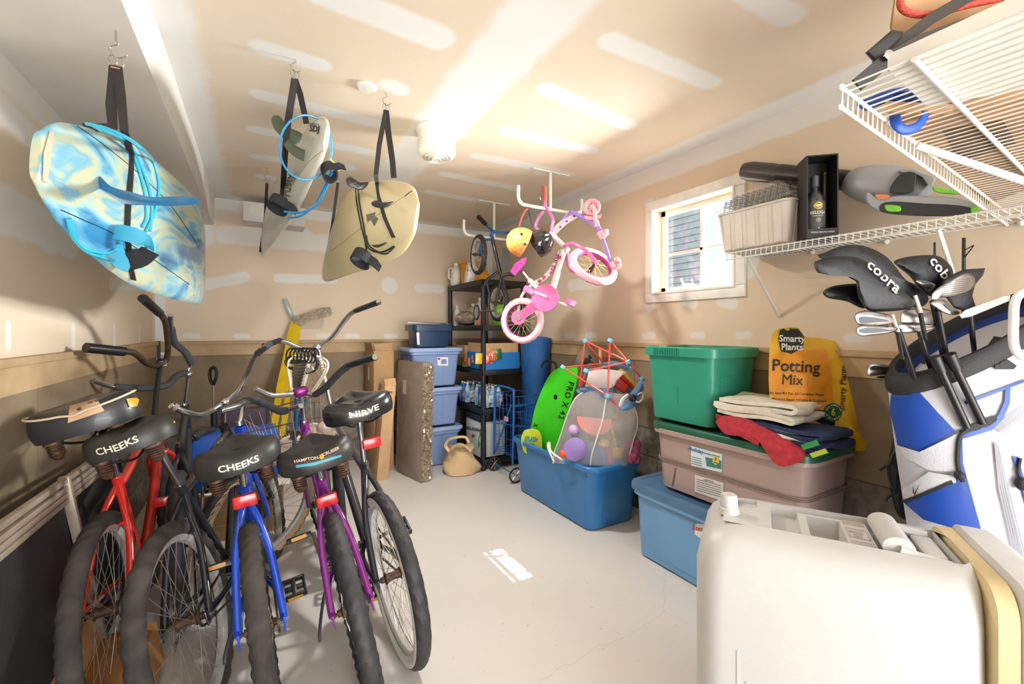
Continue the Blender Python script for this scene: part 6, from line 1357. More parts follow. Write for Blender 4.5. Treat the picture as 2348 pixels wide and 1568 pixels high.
# ================================================================== hung children's bikes, helmets, scooter
PK = mat('pink_paint', '#d9679f', .25, coat=.6); PKL = mat('light_pink_tyre', '#e0a2b0', .6, bump=.3); PKD = mat('magenta_rim', '#b13a86', .3, .3); WHP = mat('white_paint', '#e4dedb', .25, coat=.6); YSP = mat('yellow_spoke', '#ddd48a', .5); PUR = mat('lilac_paint', '#8f72bd', .3, coat=.5); PNK2 = mat('soft_pink_plastic', '#ef9fa6', .35)
kb = thing('kids_bicycle', "child's pink and white bicycle hanging from the nearer white ceiling hanger", 'bicycle', W(1262, 640, 3.15))
KI = rootm(kb).inverted()
def kd(u): return 3.25 - .0021 * (u - 1197)
def K(u, v, o=0): return W(u, v, kd(u) + o)
def fr3(c, axle, up): 
    y = axle.normalized(); x = y.cross(up).normalized(); z = x.cross(y); return Matrix(((x.x, y.x, z.x, c[0]), (x.y, y.y, z.y, c[1]), (x.z, y.z, z.z, c[2]), (0, 0, 0, 1)))
wheel(kb, KI @ fr3(K(1197, 735, .02), RX * .40 + AX * .9, ZU), .172, .024, PKL, PKD, YSP, n=20, name='rear_wheel', rimw=.014, seg=120, mode='chevron', hubr=.012, wall=mat('pink_sidewall', '#eebdbd', .6), rimd=.014)
m1 = (RX * .9 - ZU * .42); m2 = (-RX * .42 - ZU * .9) * .72 - AX * .69
wheel(kb, KI @ fr3(K(1360, 610, 0), m1.cross(m2), ZU), .172, .024, PKL, PKD, YSP, n=20, name='front_wheel', rimw=.014, seg=120, mode='chevron', hubr=.012, wall=mat('pink_sidewall', '#eebdbd', .6), rimd=.014)
m = MB(); m.tube(crv([K(1258, 690), K(1270, 650), K(1282, 610), K(1292, 572)], 4), [.026] * 13, 12); m.tube([K(1256, 685), K(1232, 660), K(1214, 642)], .018, 10); m.tube(crv([K(1222, 652), K(1245, 638), K(1268, 612), K(1285, 575)], 4), .019, 10)
m.tube([K(1262, 535), K(1302, 575)], .021, 12)
m.tube(crv([K(1222, 652, .02), K(1200, 672, .03), K(1190, 700, .04), K(1188, 735, .05)], 4), .011, 8); m.tube([K(1256, 690, -.03), K(1200, 728, -.04)], .012, 8)
fo = m.build('frame', WHP, kb, world=True); Bs = surf(fo)
m = MB(); ptext(m, 'Rosalina', (1268, 612), 19, Bs, -74, .003, .015); m.build('frame_lettering', mat('magenta_print', '#c2468c', .4), fo, world=True)
for k, (u, v) in enumerate(((1238, 645), (1283, 590), (1248, 636))):
    m = MB(); decal(m, [(u + (7 if a % 2 else 3.2) * math.cos(a * PI / 5), v + (7 if a % 2 else 3.2) * math.sin(a * PI / 5)) for a in range(10)], Bs, .003, 8); m.v and m.build('flower_print', mat('coral_print', '#d9607c', .4), fo, world=True)
cgM = KI @ fr3(K(1250, 683, -.06), RX * .25 + AX, ZU); YY = Matrix.Rotation(PI / 2, 4, 'X')
m = MB(); m.lathe([(.0, -.008), (.096, -.008), (.098, 0), (.096, .008), (.0, .008)], 32, cgM @ YY); a1 = cgM.translation; m2_ = KI @ K(1189, 728, -.07); m.tube([a1 + (m2_ - a1) * .1, m2_], [.05, .042], 4, upv=KI.to_3x3() @ AX, flat=.25); m.lathe([(.0, -.008), (.052, -.008), (.052, .008), (0, .008)], 24, Matrix.Translation(m2_) @ cgM.to_3x3().to_4x4() @ YY); m.build('chain_guard', PK, kb)
MB().lathe([(0, -.014), (.06, -.014), (.062, -.010), (0, -.010)], 28, cgM @ YY).build('guard_centre', mat('pale_pink_plastic', '#e6b6b2', .4), kb); MB().lathe([(0, .0), (.022, .0), (.022, .018), (0, .018)], 16, Matrix.Translation(m2_) @ cgM.to_3x3().to_4x4() @ YY).build('hub_cap', CHR, kb)
m = MB(); m.tube([K(1253, 680, -.08), K(1222, 668, -.10)], .008, 8); m.tube([K(1258, 684, .0), K(1300, 700, .02)], .008, 8); m.build('crank', WHP, kb, world=True)
for (u, v, o) in ((1212, 665, -.13), (1308, 693, .03)): m = MB(); m.box((0, 0, 0), (.075, .045, .02), fr3(K(u, v, o), ZU + RX * .5, AX), r=.006); m.build('pedal', PK, kb, world=True)
m = MB(); m.loft([[K(u, v, o) for u, v in ((1170, 622), (1180, 605), (1198, 592), (1208, 590), (1204, 604), (1192, 618), (1180, 632))] for o in (-.05, -.02, .03, .06)]); m.build('saddle', mat('hot_pink_vinyl', '#d13c91', .35), kb, world=True, smooth=60); MB().tube([K(1195, 618), K(1214, 642)], .011, 8).build('seatpost', CHR, kb, world=True)
m = MB(); m.tube(crv([K(1294, 565, -.04), K(1312, 558, -.05), K(1340, 572, -.06), K(1358, 590, -.06), K(1368, 605, -.05)], 5), .013, 10); m.tube(crv([K(1300, 578, .03), K(1302, 600, .03), K(1310, 620, .05), K(1340, 625, .08), K(1360, 618, .07)], 5), .012, 10); m.build('fork', PK, kb, world=True)
m = MB(); m.tube(crv([K(1268, 540), K(1265, 522), K(1268, 505), K(1262, 490), K(1252, 475), K(1249, 460)], 5), .011, 10); m.tube(crv([K(1262, 540), K(1245, 532), K(1228, 520), K(1235, 500), K(1246, 485)], 5), .010, 10); hb = m.build('handlebar', PK, kb, world=True)
MB().tube([K(1249, 462), K(1248, 428)], .018, 12).build('grip', mat('rose_grip', '#a8574f', .5), hb, world=True); MB().box(K(1240, 455), (.03, .03, .03), r=.008).build('brake_bell', CHR, hb, world=True)
# small blue bike
sb = thing('kids_bicycle', "small child's blue and black bicycle hanging from the farther white hanger", 'bicycle', W(1130, 600, 4.0)); SI = rootm(sb).inverted()
wheel(sb, SI @ fr3(W(1097, 584, 3.9), RX * .92 + AX * .40, ZU), .178, .022, TYB, RIM, SPK, n=20, name='front_wheel', seg=110, hubr=.012)
wheel(sb, SI @ fr3(W(1143, 694, 4.05), RX * .88 + AX * .5, ZU), .172, .022, TYB, RIM, SPK, n=20, name='rear_wheel', seg=110, hubr=.012)
S_ = lambda u, v, o=0: W(u, v, 4.0 + o)
m = MB(); m.tube([S_(1127, 540), S_(1146, 622)], .017, 10); m.tube(crv([S_(1146, 618), S_(1150, 632), S_(1165, 628), S_(1180, 632)], 4), .015, 10); m.tube([S_(1150, 630), S_(1138, 692, -.05)], .011, 8); m.tube([S_(1152, 630), S_(1158, 670), S_(1148, 694, .08)], .011, 8); m.tube([S_(1146, 620), S_(1118, 640), S_(1112, 655)], .014, 8); m.tube([S_(1115, 640), S_(1124, 690), S_(1140, 700)], .010, 8); m.build('frame', mat('black_kids_frame', '#25272b', .3, coat=.5), sb, world=True)
m = MB(); m.tube([S_(1127, 548), S_(1105, 552, -.06), S_(1097, 582, -.12)], .011, 8); m.tube([S_(1118, 548), S_(1106, 556, .05), S_(1100, 584, 0)], .010, 8); m.build('fork', mat('kids_blue_paint', '#1e5ea8', .3, coat=.4), sb, world=True)
m = MB(); m.tube(crv([S_(1112, 512, -.1), S_(1122, 522, -.04), S_(1132, 530), S_(1150, 534), S_(1172, 533, .06)], 4), .012, 10); m.tube([S_(1130, 528), S_(1126, 545)], .018, 10); hb = m.build('handlebar', mat('kids_blue_paint', '#1e5ea8', .3, coat=.4), sb, world=True); MB().tube([S_(1114, 514, -.09), S_(1096, 496, -.16)], .020, 12).build('grip', BLK, hb, world=True)
m = MB(); m.loft([[S_(u, v, o) for u, v in ((1152, 615), (1150, 590), (1153, 570), (1160, 566), (1167, 574), (1170, 595), (1168, 618))] for o in (-.04, 0, .04)]); m.build('saddle', mat('dark_grey_vinyl', '#3a3a3f', .5), sb, world=True)
m = MB(); c = SI @ W(1093, 716, 3.9); wr_ = MB(); m.loft([[(.062 + .009 * math.cos(b), .010 * math.sin(b), 0) for b in np.linspace(0, 2 * PI, 9)[:-1]] and [Vector((math.cos(a) * (.062 + .009 * math.cos(b)), .010 * math.sin(b), math.sin(a) * (.062 + .009 * math.cos(b)))) for b in np.linspace(0, 2 * PI, 9)[:-1]] for a in np.linspace(0, 2 * PI, 29)[:-1]], M=SI @ fr3(W(1093, 716, 3.9), RX * .92 + AX * .4, ZU), closed=True); tw = m.build('training_wheel', RUB, sb)
MB().lathe([(0, -.004), (.054, -.004), (.054, .004), (0, .004)], 20, SI @ fr3(W(1093, 716, 3.9), RX * .92 + AX * .4, ZU) @ YY).build('wheel_disc', mat('grey_plastic', '#8b8b8c', .5), tw); MB().tube([S_(1098, 714, -.1), S_(1135, 712)], .008, 8).build('training_arm', CHR, sb, world=True)
# helmets
def helmet(lab, u, v, d, rx, rz, m_, rotv, vents, nm):
    t = thing('bike_helmet', lab, 'helmet', W(u, v, d), group='bike helmets hung on the pink bicycle')
    M_ = Matrix.Rotation(-TH, 4, 'Z') @ Matrix.Rotation(rotv[0], 4, 'Y') @ Matrix.Rotation(rotv[1], 4, 'X')
    m = MB(); R = []
    for i in range(12):
        p = -.25 + (PI / 2 + .25) * i / 11; R.append([Vector((rx * math.cos(p) * math.cos(a), rx * 1.25 * math.cos(p) * math.sin(a), rz * math.sin(p))) * (1 - (.05 * (1 if vents and int((a * 12 / PI)) % 2 and .3 < p < 1.2 else 0))) for a in np.linspace(0, 2 * PI, 49)[:-1]])
    R2 = [[q * .9 for q in r_] for r_ in R[::-1][1:]]
    m.loft(R + R2, M=M_, caps=(False, False)); return t, m.build('shell', m_, t, smooth=50 if not vents else 30), M_
t, sh, M_ = helmet('orange speckled helmet hung from the pink bicycle handlebar', 1196, 556, 2.93, .098, .105, mat('orange_speckle', '#e8892f', .35, col2='#f0b57a', scale=90, fac=.55, coat=.5), (-1.15, .2), False, 'o')
Bs = surf(sh); m = MB(); [decal(m, [(u + 3 * math.cos(a), v + 3.4 * math.sin(a)) for a in np.linspace(0, 2 * PI, 9)[:-1]], Bs, .001, 9) for u, v in ((1196, 537),)]; m.build('vent_hole', BLK, t, world=True); m = MB(); decal(m, [(1204 + 3 * math.cos(a), 560 + 3.4 * math.sin(a)) for a in np.linspace(0, 2 * PI, 9)[:-1]], Bs, .001, 9); m.build('vent_hole', BLK, t, world=True)
m = MB(); m.tube(crv([W(1190, 520, 2.95), W(1196, 500, 3.0), W(1204, 484, 3.05), W(1210, 478, 3.06)], 4), .006, 6); m.build('chin_strap', mat('red_strap', '#b3412c', .7), t, world=True)
t, sh, M_ = helmet('glossy black vented helmet beside the orange helmet', 1234, 560, 3.0, .095, .11, mat('gloss_black', '#17181b', .12, coat=1), (1.0, .25), True, 'b')
m = MB(); m.tube(crv([W(1220, 520, 3.0), W(1216, 500, 3.03), W(1212, 484, 3.06)], 4), .004, 6); m.build('chin_strap', BLK, t, world=True)
# scooter
scq = thing('kick_scooter', 'pink and lilac folded kick scooter hung at the right end of the ceiling hanger', 'scooter', W(1365, 540, 2.75)); Q_ = lambda u, v, o=0: W(u, v, 2.78 + o)
def sw(u, v, nm):
    c = Q_(u, v); M_ = fr3(c, AX + RX * .25, ZU); m = MB(); m.lathe([(.036, -.012), (.052, -.012), (.056, 0), (.052, .012), (.036, .012)], 32, M_ @ YY, caps=False); m.lathe([(.036, .012), (.036, -.012)], 32, M_ @ YY, caps=False)
    w_ = m.build(nm, mat('pink_clear_wheel', '#d99aa3', .2, alpha=.9), scq, world=True); m = MB()
    for k in range(10): a = 2 * PI * k / 10; m.tube([M_ @ Vector((.008 * math.cos(a), 0, .008 * math.sin(a))), M_ @ Vector((.038 * math.cos(a), 0, .038 * math.sin(a)))], .003, 5)
    m.tube([M_ @ Vector((.037 * math.cos(a), 0, .037 * math.sin(a))) for a in np.linspace(0, 2 * PI, 29)[:-1]], .005, 6, closed=True); m.ball(c, .013); m.build('wheel_spokes', PNK2, w_, world=True)
sw(1357, 475, 'front_wheel')
m = MB(); m.tube(crv([Q_(1358, 472, -.02), Q_(1364, 485, -.02), Q_(1364, 505, -.01), Q_(1368, 518)], 4), .013, 10); m.loft([[Q_(u, v, o) for u, v in ((1340, 494), (1358, 497), (1380, 490), (1378, 500), (1360, 505), (1342, 502))] for o in (-.02, .03)]); m.tube([Q_(1366, 506), Q_(1369, 520)], .019, 12); m.build('fork_and_fender', PNK2, scq, world=True)
m = MB(); m.tube([Q_(1369, 518), Q_(1378, 535)], .018, 12); m.tube([Q_(1382, 545), Q_(1401, 605)], .011, 10); m.tube([Q_(1310, 484), Q_(1340, 500), Q_(1372, 520)], .014, 10); m.tube([Q_(1278, 518, .03), Q_(1308, 484, .03)], .008, 8); m.build('steering_column', PUR, scq, world=True)
m = MB(); m.tube([Q_(1376, 530), Q_(1384, 546)], .024, 12); m.box(Q_(1388, 533), (.03, .04, .04), r=.01); m.build('folding_clamp', PNK2, scq, world=True)
dk = pixslab('deck', scq, [(1268, 531), (1276, 515), (1318, 487), (1334, 484), (1326, 496), (1300, 513), (1284, 528), (1272, 540)], lambda u, v: 2.82 + .0004 * (u - 1300), .05, mat('pale_pink_deck', '#e9a9ae', .4), .15); Bs = surf(dk)
for u, v in ((1284, 521), (1299, 508), (1316, 496)): m = MB(); decal(m, [(u - 3, v), (u, v - 4), (u + 4, v - 1), (u + 1, v + 3)], Bs, .002, 8); m.v and m.build('deck_print', mat('violet_print2', '#5b4a86', .5), scq, world=True)
m = MB(); m.tube(crv([Q_(1400, 602), Q_(1405, 612), Q_(1418, 612), Q_(1420, 600), Q_(1413, 592)], 4), .012, 10); m.ball(Q_(1413, 596), .02); m.ball(Q_(1406, 610), .018); m.build('handlebar_joint', PNK2, scq, world=True)
# ================================================================== things on the lower shelf
SHT = SH + .003
gbm = mat('greige_plastic', '#c9c0b4', .4, var=.03); t = thing('plastic_bin', 'light grey ribbed plastic bin on the wire shelf in front of the window', 'bin', (2.275, 1.305, SHT))
tub(t, (.22, .34), (.25, .39), .215, gbm, rim=.008, r0=.04, r1=.045, lip=.012, ribs=[('x', o, .035, .015, .195, .004) for o in (-.13, -.065, 0, .065, .13)] + [('y', o, .035, .015, .195, .004) for o in (-.05, .05)])
wr = thing('wire_racks', 'stack of black wire racks sticking out of the grey bin', 'wire rack', (2.275, 1.305, SHT + .01)); 
for q in range(3):
    m = MB(); z = .25 + q * .022; x0, x1, y0, y1 = -.10 + q * .01, .10, -.17, .16
    for k in range(9): m.tube([(x0 + (x1 - x0) * k / 8, y0, z + .008 * k / 8), (x0 + (x1 - x0) * k / 8, y1, z - .01 + .008 * k / 8)], .0013, 4)
    for k in range(12): y = y0 + (y1 - y0) * k / 11; m.tube([(x0, y, z - .01 * k / 11), (x1, y, z + .008 - .01 * k / 11), (x1, y, z - .05)], .0013, 4)
    for k in range(12): y = y0 + (y1 - y0) * k / 11; m.tube([(x0, y, z), (x0, y, z - .05)], .0013, 4)
    m.build('rack', mat('black_wire', '#1e1e1f', .4), wr)
t = thing('plastic_sleeve', 'clear crinkled plastic bag draped over the racks in the grey bin', 'plastic bag', (2.275, 1.305, SHT + .2)); rr_ = random.Random(6); rows = []
for i in range(16):
    row = []
    for j in range(12):
        x = -.13 + .26 * j / 11; y = -.19 + .40 * i / 15; e = max(abs(x) / .13, abs(y) / .2); row.append((x * 1.08, y * 1.05, .125 - .11 * max(0, e - .6) / .4 + rr_.uniform(-.007, .007)))
    rows.append(row)
MB().sheet(rows).build('film', mat('clear_film', '#eceef0', .1, alpha=.13, coat=1, bump=1, bscale=40), t, smooth=15)
# bottle gift box
n_f = -(AX * .97 + RX * .24).normalized(); rt_ = ZU.cross(n_f).normalized(); bc = W(1886, 548, 1.955); GM = Matrix(((rt_.x, -n_f.x, 0, bc.x), (rt_.y, -n_f.y, 0, bc.y), (0, 0, 1, SHT), (0, 0, 0, 1)))
gb = thing('gift_box', 'tall black open gift box holding a bottle on the wire shelf', 'gift box', GM); bkc = mat('matt_black_card', '#19181a', .55); w2, hh, dp = .062, .375, .105
m = MB(); m.bx(-w2, w2, dp - .006, dp, 0, hh); m.bx(-w2, -w2 + .005, 0, dp, 0, hh); m.bx(w2 - .005, w2, 0, dp, 0, hh); m.bx(-w2, w2, 0, dp, hh - .006, hh); m.bx(-w2, w2, 0, dp, 0, .006); m.bx(-w2, w2, -.001, .004, 0, .045); m.build('carton', bkc, gb)
m = MB(); text(m, 'VODKA BELUGA NOBLE', .0085, Matrix(((1, 0, 0, 0), (0, 0, 1, -.003), (0, 1, 0, .028), (0, 0, 0, 1))), .02); m.build('box_lettering', mat('cream_print', '#ddd3be', .6), gb)
bt = thing('vodka_bottle', 'dark glass bottle with grey label standing in the black gift box', 'bottle', GM @ Matrix.Translation((-.012, .05, .008)))
MB().lathe([(.038, 0), (.040, .006), (.040, .17), (.038, .185), (.026, .205), (.015, .222), (.0145, .275)], 28).build('glass', mat('smoky_glass', '#2f3438', .08, coat=1), bt)
lbm = MB(); lbm.lathe([(.0406, .045), (.0406, .165)], 28, caps=False); lbm.build('label', mat('grey_label', '#4b4b47', .5), bt)
MB().lathe([(.016, .235), (.0175, .236), (.0175, .285), (.014, .288), (0, .288)], 20).build('cap', mat('grey_cap', '#57575a', .35, .4), bt)
def cylfn(r, z0): return lambda v: Vector((r * math.sin(v.x / r), -r * math.cos(v.x / r), z0 + v.y))
m = MB(); text(m, 'BELUGA', .019, None, .015, cylfn(.0412, .112), sx=.95); text(m, 'Noble Russian', .008, None, .0, cylfn(.0412, .098), italic=.3); m.build('label_lettering', mat('cream_print', '#ddd3be', .6), bt)
m = MB(); vs = [cylfn(.0411, .143)(Vector((.019 * math.cos(a) * q, .015 * math.sin(a) * q, 0))) for q in (1, .72) for a in np.linspace(0, 2 * PI, 25)[:-1]]; m.add(vs, [(k, (k + 1) % 24, 24 + (k + 1) % 24, 24 + k) for k in range(24)]); fshape = [(-.016, 0), (-.006, .006), (.006, .005), (.019, .009), (.010, -.003), (0, -.007), (-.008, -.004)]; k0 = len(m.v); m.add([cylfn(.0415, .143)(Vector((x, y, 0))) for x, y in fshape], [tuple(range(7))]); m.build('gold_fish_emblem', mat('gold_print2', '#c9a55a', .35, .5), bt)
m = MB(); 
for a in range(8): q = cylfn(.0412, .078)(Vector((.008 * math.cos(a * PI / 4), .008 * math.sin(a * PI / 4), 0))); m.ball(q, .0022, seg=6, rings=4)
m.ball(cylfn(.0412, .078)(Vector((0, 0, 0))), .0035, seg=8, rings=5); m.build('crown_emblem', mat('cream_print', '#ddd3be', .6), bt)
tag(MB().tube([GM @ Vector((.035, .07, .05)), GM @ Vector((.036, .07, .30))], .007, 10).ball(GM @ Vector((.036, .07, .31)), .010).single('bar_tool', mat('dark_bronze', '#5a4636', .35, .6), 'slim dark hammer tool beside the bottle in the black gift box', 'bar tool'))
# leaf blower
lb_ = thing('leaf_blower', 'grey, black and green leaf blower with long black nozzle lying on the wire shelf', 'leaf blower', (2.33, .95, SHT)); P_ = lambda u, v, x=2.34: PXX(u, v, x)
nz = mat('nozzle_black', '#3a3532', .35); gry = mat('blower_grey', '#9fa3a8', .35, var=.03); dgy = mat('blower_dark', '#2c2e31', .5); lim = mat('lime_plastic', '#7bd13c', .4)
m = MB(); m.tube([P_(1707, 392), P_(1725, 393), P_(1770, 397), P_(1790, 400)], [.044, .052, .050, .047], 20); m.build('nozzle', nz, lb_, world=True); m = MB(); m.tube([P_(1788, 398), P_(1860, 404), P_(1960, 416)], [.048, .044, .046], 20); m.build('blower_tube', mat('tube_brown_black', '#2e2927', .3), lb_, world=True)
X_ = 2.33; m = MB(); m.tube([P_(1948, 414, X_), P_(1958, 416, X_), P_(1985, 420, X_), P_(2030, 428, X_), P_(2085, 438, X_), P_(2120, 448, X_)], [.050, .062, .078, .086, .082, .05], 24); m.build('motor_housing', gry, lb_, world=True)
MB().tube([P_(1953, 415, X_), P_(1957, 416, X_)], .056, 24).build('collar_ring', dgy, lb_, world=True)
pb = lambda nm, pts, x, th, mm, sp=True: pixslab(nm, lb_, pts, lambda u, v: (PXX(u, v, x) - CAMP).dot(AX), th, mm, .2, smoothp=sp)
pb('intake_grille', [(2042, 442), (2050, 415), (2075, 395), (2100, 398), (2098, 425), (2090, 442)], 2.235, .02, dgy)
pb('lower_body', [(1985, 440), (2010, 455), (2060, 448), (2140, 450), (2200, 455), (2240, 470), (2235, 488), (2180, 494), (2100, 492), (2030, 488), (1990, 470)], 2.245, .05, gry)
pb('handle_grip', [(2020, 468), (2050, 462), (2120, 466), (2190, 470), (2230, 478), (2225, 492), (2160, 496), (2080, 494), (2022, 486)], 2.225, .03, dgy)
pb('trigger', [(2030, 470), (2062, 472), (2066, 482), (2058, 486), (2034, 484)], 2.205, .02, lim); pb('battery_latch', [(2140, 428), (2195, 438), (2205, 446), (2150, 442)], 2.24, .03, lim); pb('side_button', [(2226, 478), (2244, 472), (2244, 486), (2230, 492)], 2.21, .02, lim)
pb('orange_switch', [(2008, 446), (2036, 446), (2040, 452), (2030, 458), (2012, 456)], 2.215, .012, mat('orange_plastic', '#d9865a', .4)); pb('top_handle', [(2060, 392), (2085, 386), (2110, 392), (2140, 405), (2145, 415), (2135, 430), (2128, 415), (2105, 400), (2082, 396)], 2.27, .04, gry)
# fishing rods
for u, x0_, l_, nm in ((2143, 2.40, 'thinner dark fishing rod standing on the right wall behind the golf bag', 0), (2210, 2.38, 'thicker dark fishing rod with a line guide behind the golf bag', 1)):
    p = PXX(u, 560, x0_); t = thing('fishing_rod', l_, 'fishing rod', (p.x, p.y, 0)); MB().tube([(p.x, p.y, .0), (p.x, p.y, 1.0), (p.x, p.y, 1.68)], [.010, .008, .0035 + .002 * nm], 10).build('rod_blank', mat('rod_black', '#1d1c1d', .3), t, world=True)
    if nm: MB().tube([Vector((p.x, p.y, 1.60)), Vector((p.x - .02, p.y - .025, 1.63)), Vector((p.x - .012, p.y - .03, 1.645)), Vector((p.x, p.y, 1.63))], .0022, 6).build('line_guide', mat('rod_black', '#1d1c1d', .3), t, world=True)
# ================================================================== things on the upper shelf
nU = sx_.cross(back).normalized()
if nU.z < 0: nU = -nU
def DK(u, v, h=0): return onplane(u, v, A0 + nU * h, nU)
def dslab(nm, poly, z0, z1, m_, root):
    A = [DK(u, v, z0) for u, v in poly]; B = [p + nU * (z1 - z0) for p in A]; return MB().loft([A, B]).build(nm, m_, root, world=True)
c0 = DK(2200, 150)
t = thing('plastic_case', 'white ribbed plastic case lying on the upper wire shelf', 'case', DK(2220, 150, .004)); dslab('case_body', [(2035, 158), (2420, -10), (2420, 190), (2128, 246)], .005, .035, mat('white_case', '#eae7df', .45), t)
t = thing('cardboard_box', 'flattened brown carton with dark print on the upper wire shelf', 'cardboard box', DK(2250, 320, .004)); dslab('carton', [(2030, 255), (2185, 262), (2440, 205), (2440, 400), (2262, 470), (2180, 390)], .005, .03, mat('tan_carton', '#c39b72', .8, col2='#a07c58', scale=6), t)
m = MB(); rr_ = random.Random(9)
for k in range(1): A = [DK(u, v, .003) for u, v in ((2160, 300), (2300, 275), (2330, 330), (2200, 370))]; m.add(A, [(0, 1, 2, 3)])
m.build('dark_print', mat('brown_print', '#6b4f38', .8), t, world=True)
BLS = mat('blue_webbing', '#1c4fae', .45, bump=.3); t = thing('blue_straps', 'bunched bright blue straps lying on the upper wire shelf', 'straps', DK(2180, 240, .02))
for k, pts in enumerate(([(1975, 245), (2060, 215), (2090, 240), (2130, 262)], [(2055, 228), (2070, 262), (2110, 268), (2150, 240), (2250, 215), (2420, 180)], [(2100, 250), (2200, 232), (2300, 215), (2420, 200)], [(2140, 258), (2180, 262), (2260, 240), (2340, 228), (2420, 225)], [(2300, 250), (2340, 262), (2420, 230)])):
    m = MB(); P = crv([DK(u, v, .042 + .012 * (k % 3)) for u, v in pts], 6); ribbon(m, P, .04, nU + back * .4 * (k % 2), .010); m.build('strap', BLS, t, world=True)
dl = (DK(2085, 270, 0) - CAMP).dot(AX) - .01; m = MB(); m.tube(crv([DK(2052, 262, .01), W(2056, 285, dl), W(2075, 298, dl), W(2100, 292, dl), W(2118, 272, dl), DK(2122, 255, .01)], 6), .011, 12, flat=.4); m.build('hanging_loop', BLS, t, world=True)
JB = mat('jack_black', '#2f2b29', .45); JR = mat('jack_red', '#b71f22', .25, coat=.6); t = thing('floor_jack', 'red and black floor pump jack lying on top of the upper wire shelf', 'jack', W(2120, 120, 1.05))
JW = lambda u, v, d=1.02: W(u, v, d)
m = MB(); ribbon(m, [JW(1965, 195, 1.03), JW(2030, 140), JW(2120, 92), JW(2240, 50), JW(2400, 5)], .032, AX, .006); m.build('lower_arm', JB, t, world=True); m = MB(); ribbon(m, [JW(2010, 150, 1.04), JW(2080, 85, 1.05), JW(2140, 40, 1.06), JW(2260, -30, 1.08)], .026, AX, .006); m.build('upper_arm', JB, t, world=True)
pixslab('foot_block', t, [(1983, 122), (2045, 68), (2072, 72), (2068, 88), (2005, 145)], lambda u, v: 1.05, .05, mat('jack_black2', '#1c1b1b', .5), .2, smoothp=False)
MB().tube([JW(2050, 145, 1.06), JW(2150, 95, 1.07), JW(2275, 42, 1.10)], [.020, .024, .024], 18).build('red_cylinder', JR, t, world=True); MB().tube([JW(2272, 43, 1.10), JW(2300, 32, 1.10), JW(2302, 31, 1.10), JW(2400, 0, 1.12)], [.026, .026, .021, .021], 18).build('steel_coupling', CHR, t, world=True)
MB().lathe([(0, 0), (.011, 0), (.011, .004), (0, .006)], 16, frame(JW(2036, 127, 1.012), RX, ZU)).build('pivot_bolt', CHR, t, world=True)
MB().tube(crv([JW(2075, -30, 1.1), JW(2064, 5, 1.08), JW(2075, 25, 1.08), JW(2110, 34, 1.08), JW(2160, 28, 1.08), JW(2220, 12, 1.08), JW(2300, -5, 1.08)], 8), .008, 10).single('red_hose', mat('red_hose', '#c94a3a', .45, bump=1.5, bscale=200), 'red ribbed hose looping over the jack on the upper shelf', 'hose')
t = thing('cardboard_box', 'tan carton standing behind the jack on the upper shelf', 'cardboard box', W(2130, 60, 1.2)); pixslab('carton', t, [(2058, -60), (2040, 62), (2050, 115), (2150, 100), (2260, 60), (2360, -60)], lambda u, v: 1.22, .12, mat('tan_carton', '#c39b72', .8, col2='#a07c58', scale=6), .05, smoothp=False)
# white tube bracket at the right edge
MB().tube(crv([W(2400, 662, .98), W(2352, 668, .98), W(2328, 690, .98), W(2324, 740, .98), W(2324, 785, .98), W(2334, 810, .98), W(2360, 822, .98), W(2400, 825, .98)], 6), .0085, 14).single('tube_handle', mat('pale_enamel', '#dfe4e2', .25, coat=.4), 'rounded white tubular handle at the right edge in front of the golf bag', 'handle')

# ================================================================== golf bag
gw = mat('bag_white', '#bfbfc6', .6, bump=.5, bscale=350, var=.02); gbl = mat('bag_blue', '#0f429e', .45, var=.05, scale=5); gbk = mat('bag_black', '#232224', .65, bump=.4, bscale=200); gnv = mat('bag_mesh_blue', '#1c3a86', .7)
Dn = (-ZU + RX * .10).normalized(); Lx = (RX + ZU * .60).normalized(); RC = W(2222, 768, 1.47); a_, b_2 = .25, .14
tG = thing('golf_bag', 'white and blue stand golf bag with black legs beside the cooler', 'golf bag', Vector((RC.x + .05, RC.y - .03, 0)))
def gring(s_, k=1, kk=1, tilt=1): 
    c = RC + Dn * s_; lx = (RX + ZU * .60 * tilt)
    return [c + lx * (a_ * k * math.cos(a)) + AX * (b_2 * kk * math.sin(a)) for a in np.linspace(0, 2 * PI, 49)[:-1]]
m = MB(); m.loft([gring(.045), gring(.15, 1.0, 1.0, .95), gring(.3, .99, 1.02, .8), gring(.5, .97, 1.03, .5), gring(.7, .95, 1.0, .3), gring(.95, .92, .98, .1), gring(1.195, .85, .95, 0)]); body = m.build('bag_body', gw, tG, world=True, smooth=60); BG = surf(body)
m = MB(); m.loft([gring(.048, 1.015, 1.03), gring(.040, 1.03, 1.05), gring(.0, 1.02, 1.04), gring(-.012, .98, .98), gring(-.008, .90, .86), gring(.04, .88, .84), gring(.048, .98, .98)], caps=(False, False)); m.build('rim_collar', gbk, tG, world=True, smooth=50)
m = MB(); m.loft([gring(.03, .90, .86), gring(.06, .5, .5)], caps=(False, True)); m.build('blue_divider_top', gnv, tG, world=True)
def patch(nm, poly, m_, off=.004, sp=False, me=20): m = MB(); decal(m, poly, BG, off, me, sp); return m.build(nm, m_, tG, world=True, smooth=60) if m.v else None
patch('blue_side_pocket', [(2050, 858), (2082, 855), (2110, 900), (2150, 945), (2190, 988), (2112, 1034), (2062, 1020), (2045, 940)], gbl, .006)
patch('blue_lower_pocket', [(2072, 1148), (2180, 1095), (2200, 1092), (2250, 1228), (2120, 1190)], gbl, .006)
patch('grey_cap_pocket', [(2075, 1122), (2130, 1080), (2190, 1090), (2190, 1104), (2082, 1146)], mat('bag_grey', '#c9c9cf', .6), .008)
